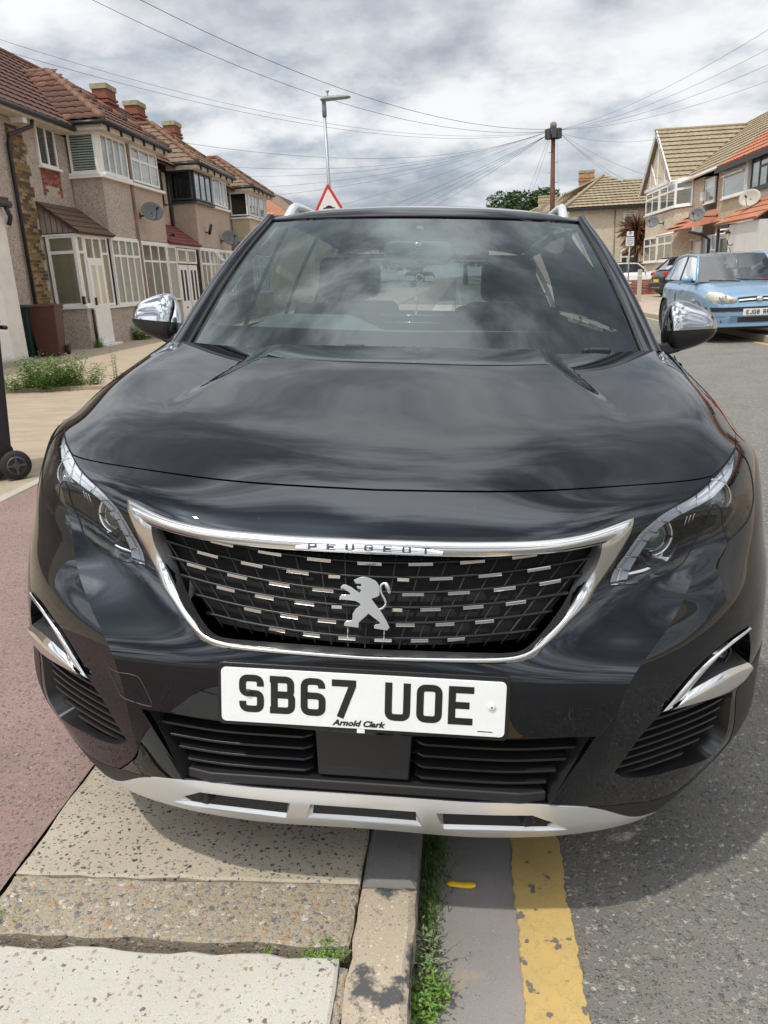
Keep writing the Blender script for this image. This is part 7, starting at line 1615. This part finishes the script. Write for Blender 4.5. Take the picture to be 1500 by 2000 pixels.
# wheels
whl = MB(); whl.lathe([(.245, -.09), (.335, -.105), (.358, -.085), (.365, -.03), (.365, .03), (.358, .075), (.335, .095), (.245, .09)], 48, 'x', cap=False)
whl_me = whl.mesh('tyre', M_RUBBER)
rim = MB(); rim.lathe([(.246, -.10), (.235, -.06), (.215, .05), (.238, .095), (.248, .10)], 40, 'x', cap=False)
for k in range(5):
    for s in (-.10, .10):
        a = 2*math.pi*k/5+s; ca, sa = math.cos(a), math.sin(a)
        Mx = Matrix.Rotation(a, 4, 'X'); rim.add([(.045, -.016, .03), (.045, .016, .03), (.085, .018, .225), (.085, -.018, .225), (.01, -.016, .03), (.01, .016, .03), (.05, .018, .225), (.05, -.018, .225)], [(0, 1, 2, 3), (7, 6, 5, 4), (0, 4, 5, 1), (1, 5, 6, 2), (2, 6, 7, 3), (3, 7, 4, 0)], 0, False, Mx)
rim.lathe([(.0001, .06), (.045, .055), (.05, .0)], 20, 'x', cap=False)
rim_me = rim.mesh('rim', M_ALLOY)
for sd in (1, -1):
    for w in WHY:
        o = link('wheel', whl_me, suv, (sd*.750, w, .365)); r = link('rim', rim_me, o)
        if sd < 0: r.rotation_euler = (0, 0, math.pi)
        mb = MB(); mb.lathe([(.0001, 0), (.17, 0), (.17, .02), (.0001, .02)], 24, 'x', c=(sd*-.02, 0, 0)); mb.build('brake_disc', M_GUN, o)
        mb = MB(); mb.grid(lambda i, j: (sd*(.60+.27*j), w+.405*math.cos(R_(-8+196*i if w > 2 else -8+158*i)), WHZ+.405*math.sin(R_(-8+196*i if w > 2 else -8+158*i))), 24, 2); mb.build('wheel_arch_liner', M_VOID, suv)
mb = MB(); mb.box(-.66, .66, .62, 4.2, .22, .30); mb.box(-.42, .42, .14, .62, .22, .30); mb.build('underbody', M_VOID, suv)
# door mirrors
def mirror_pt(sd, s, th, sc=1.0):
    """s 0 inner .. 1 outer; th angle: 0 = forward (-y), pi/2 up"""
    x = .862+.190*s
    zt = 1.230-.052*s**1.7; zb = 1.040+.060*s**1.5
    e = (1-abs(2*s-1)**4.5)**.5 if 0 < s < 1 else 0
    if s <= .5: e = max(e, .0) if s > 0 else .0
    zc = (zt*.42+zb*.58); c, q = math.cos(th), math.sin(th)
    f = lambda v: math.copysign(abs(v)**.76, v)
    zr = (zt-zc) if q > 0 else (zc-zb)
    yr = .075-.025*s
    return Vector((sd*x, 1.585+.02*s-(yr*f(c) if c > 0 else .045*f(c))*e*sc, zc+zr*f(q)*e*sc))
for sd in (1, -1):
    mr = empty('door_mirror'); mr.parent = suv
    def shell(t0, t1, name, m, sc=1.0):
        ns, nt_ = 28, 24
        V = [mirror_pt(sd, (1-math.cos(math.pi*i/ns))/2, t0+(t1-t0)*j/nt_, sc) for i in range(ns+1) for j in range(nt_+1)]
        F = [(i*(nt_+1)+j, (i+1)*(nt_+1)+j, (i+1)*(nt_+1)+j+1, i*(nt_+1)+j+1) for i in range(ns) for j in range(nt_)]
        if sd < 0: F = [f[::-1] for f in F]
        mb = MB(); mb.add(V, F, 0, True); return mb.build(name, m, mr)
    shell(.02, 2.15, 'mirror_cap', mat('dark_chrome_cap', (.50, .51, .53), .03, metal=1), 1.015); shell(-2.2, .02, 'mirror_housing', M_BPLASTG); shell(2.1, 4.1, 'mirror_rim', M_BPLASTG)
    shell(2.3, 3.95, 'mirror_glass', mat('mirror_glass', (.7, .72, .72), .01, metal=1), .9)
    mb = MB(); mb.add([(sd*.93, 1.545, 1.055), (sd*.93, 1.64, 1.055), (sd*.83, 1.65, 1.03), (sd*.83, 1.52, 1.03), (sd*.93, 1.55, 1.10), (sd*.93, 1.63, 1.10), (sd*.83, 1.65, 1.075), (sd*.83, 1.53, 1.075)],
           [(0, 1, 2, 3), (7, 6, 5, 4), (0, 4, 5, 1), (1, 5, 6, 2), (2, 6, 7, 3), (3, 7, 4, 0)]); fixn(mb.build('mirror_arm', M_BPLASTG, mr, bevel=.01))
# interior
mb = MB(); mb.box(-.80, .80, 1.2, 4.2, .40, .44); mb.box(-.815, -.79, 1.36, 4.1, .40, 1.07); mb.box(.79, .815, 1.36, 4.1, .40, 1.07); mb.box(-.80, .80, 1.15, 1.2, .40, 1.0); mb.box(-.76, .76, 4.14, 4.2, .4, 1.1)
mb.build('cabin_tub', M_INT, suv)
mb = MB(); mb.grid(lambda i, j: (lambda p: (p[0]*.90, p[1]+.06, p[2]-.035))(RF(2*i-1, .02+.9*j)), 10, 14); mb.build('headlining', mat('headlining_cloth', (.20, .20, .19), .9), suv)
def dashz(x, y):
    z = 1.043+.064*sstep(1.14, 1.58, y)
    z += .050*float(sstep(.27, .10, abs(x+.37)))*float(sstep(1.42, 1.60, y))
    return float(z-.14*sstep(1.66, 1.79, y))
mb = MB(); mb.grid(lambda i, j: (lambda x, y: (x, y, dashz(x, y)))(-.78+1.56*i, 1.14+.22*abs(2*i-1)**2.2+(.64-.2*abs(2*i-1)**2.2)*j), 60, 30); fixn(mb.build('dashboard', M_DASH, suv))
mb = MB(); mb.box(-.14, .14, 1.60, 1.62, 1.05, 1.168); ds = mb.build('centre_screen', M_BPLASTG, suv, bevel=.006)
mb = MB(); mb.tube([(-.125, 1.595, 1.160), (.125, 1.595, 1.160)], .002, 6); mb.tube([(-.115, 1.595, 1.135), (.115, 1.595, 1.135)], .002, 6); mb.build('screen_trim', M_CLEARG, ds)
mb = MB(); Ms = Matrix.Translation((-.37, 1.83, .985)) @ Matrix.Rotation(R_(-62), 4, 'X')
mb.tube([(.175*math.cos(2*math.pi*i/40), .165*math.sin(2*math.pi*i/40), 0) for i in range(40)], .016, 10, closed=True, caps=False, M=Ms); sw = mb.build('steering_wheel', M_BPLASTG, suv)
mb = MB(); mb.cbox((0, 0, -.02), (.13, .11, .05), M=Ms); mb.cbox((0, 0, -.01), (.33, .03, .012), M=Ms); mb.build('wheel_hub', M_BPLAST, sw, bevel=.01)
def seat(x, y, w, name='seat'):
    s = empty(name, (x, y, .50)); s.parent = suv
    mb = MB(); mb.cbox((0, .05, .03), (w, .50, .16)); mb.build('seat_cushion', M_SEAT, s, bevel=.05, seg=4)
    mb = MB(); mb.cbox((0, 0, .30), (w, .13, .62), M=Matrix.Translation((0, .33, .08)) @ Matrix.Rotation(R_(-14), 4, 'X')); mb.build('backrest', M_SEAT, s, bevel=.05, seg=4)
    mb = MB(); mb.cbox((0, 0, .72), (w*.5, .10, .19), M=Matrix.Translation((0, .34, .08)) @ Matrix.Rotation(R_(-10), 4, 'X')); mb.build('headrest', M_SEAT, s, bevel=.04, seg=4)
    return s
seat(-.38, 2.05, .50); seat(.38, 2.05, .50); seat(-.42, 2.95, .46); seat(.42, 2.95, .46)
rm = empty('rear_view_mirror', (.0, 1.68, 1.375)); rm.parent = suv
mb = MB(); mb.prism(rrect(.25, .080, .035), -.02, .02, 'y'); mb.build('mirror_shell', mat('mirror_shell_grey', (.26, .28, .28), .4), rm, bevel=.006)
mb = MB(); mb.lathe([(.0001, -.024), (.018, -.024), (.022, -.018)], 20, 'y'); mb.build('light_sensor', M_CLEARG, rm, loc=(.0, 0, .018))
mb = MB(); mb.cbox((0, .04, .04), (.03, .03, .05)); mb.build('mirror_stem', M_BPLAST, rm)
dc = empty('dash_camera', (.012, 1.60, 1.292)); dc.parent = suv
mb = MB(); mb.prism(rrect(.105, .036, .016), -.012, .012, 'y'); mb.build('camera_body', M_BPLASTG, dc, bevel=.003)
for s in (-1, 1): mb = MB(); mb.prism(rrect(.034, .017, .007), -.017, -.012, 'y'); mb.build('white_light_bar', M_WHITEP, dc, loc=(s*.034, 0, -.005))
mb = MB(); mb.lathe([(.010, -.02), (.0145, -.021), (.0145, -.012)], 24, 'y', cap=False); mb.build('lens_ring', M_WHITEP, dc, loc=(0, 0, -.004))
mb = MB(); mb.cbox((0, 0, .035), (.024, .02, .04)); mb.build('camera_mount', M_BPLASTG, dc)
mb = MB(); mb.tube([(.0, 1.60, 1.262), (.006, 1.60, 1.215), (.002, 1.60, 1.165)], .0026, 5); mb.cbox((.0, 1.60, 1.218), (.010, .006, .014)); mb.cbox((.002, 1.60, 1.166), (.008, .006, .016)); mb.build('hanging_cord', M_WHITEP, suv)
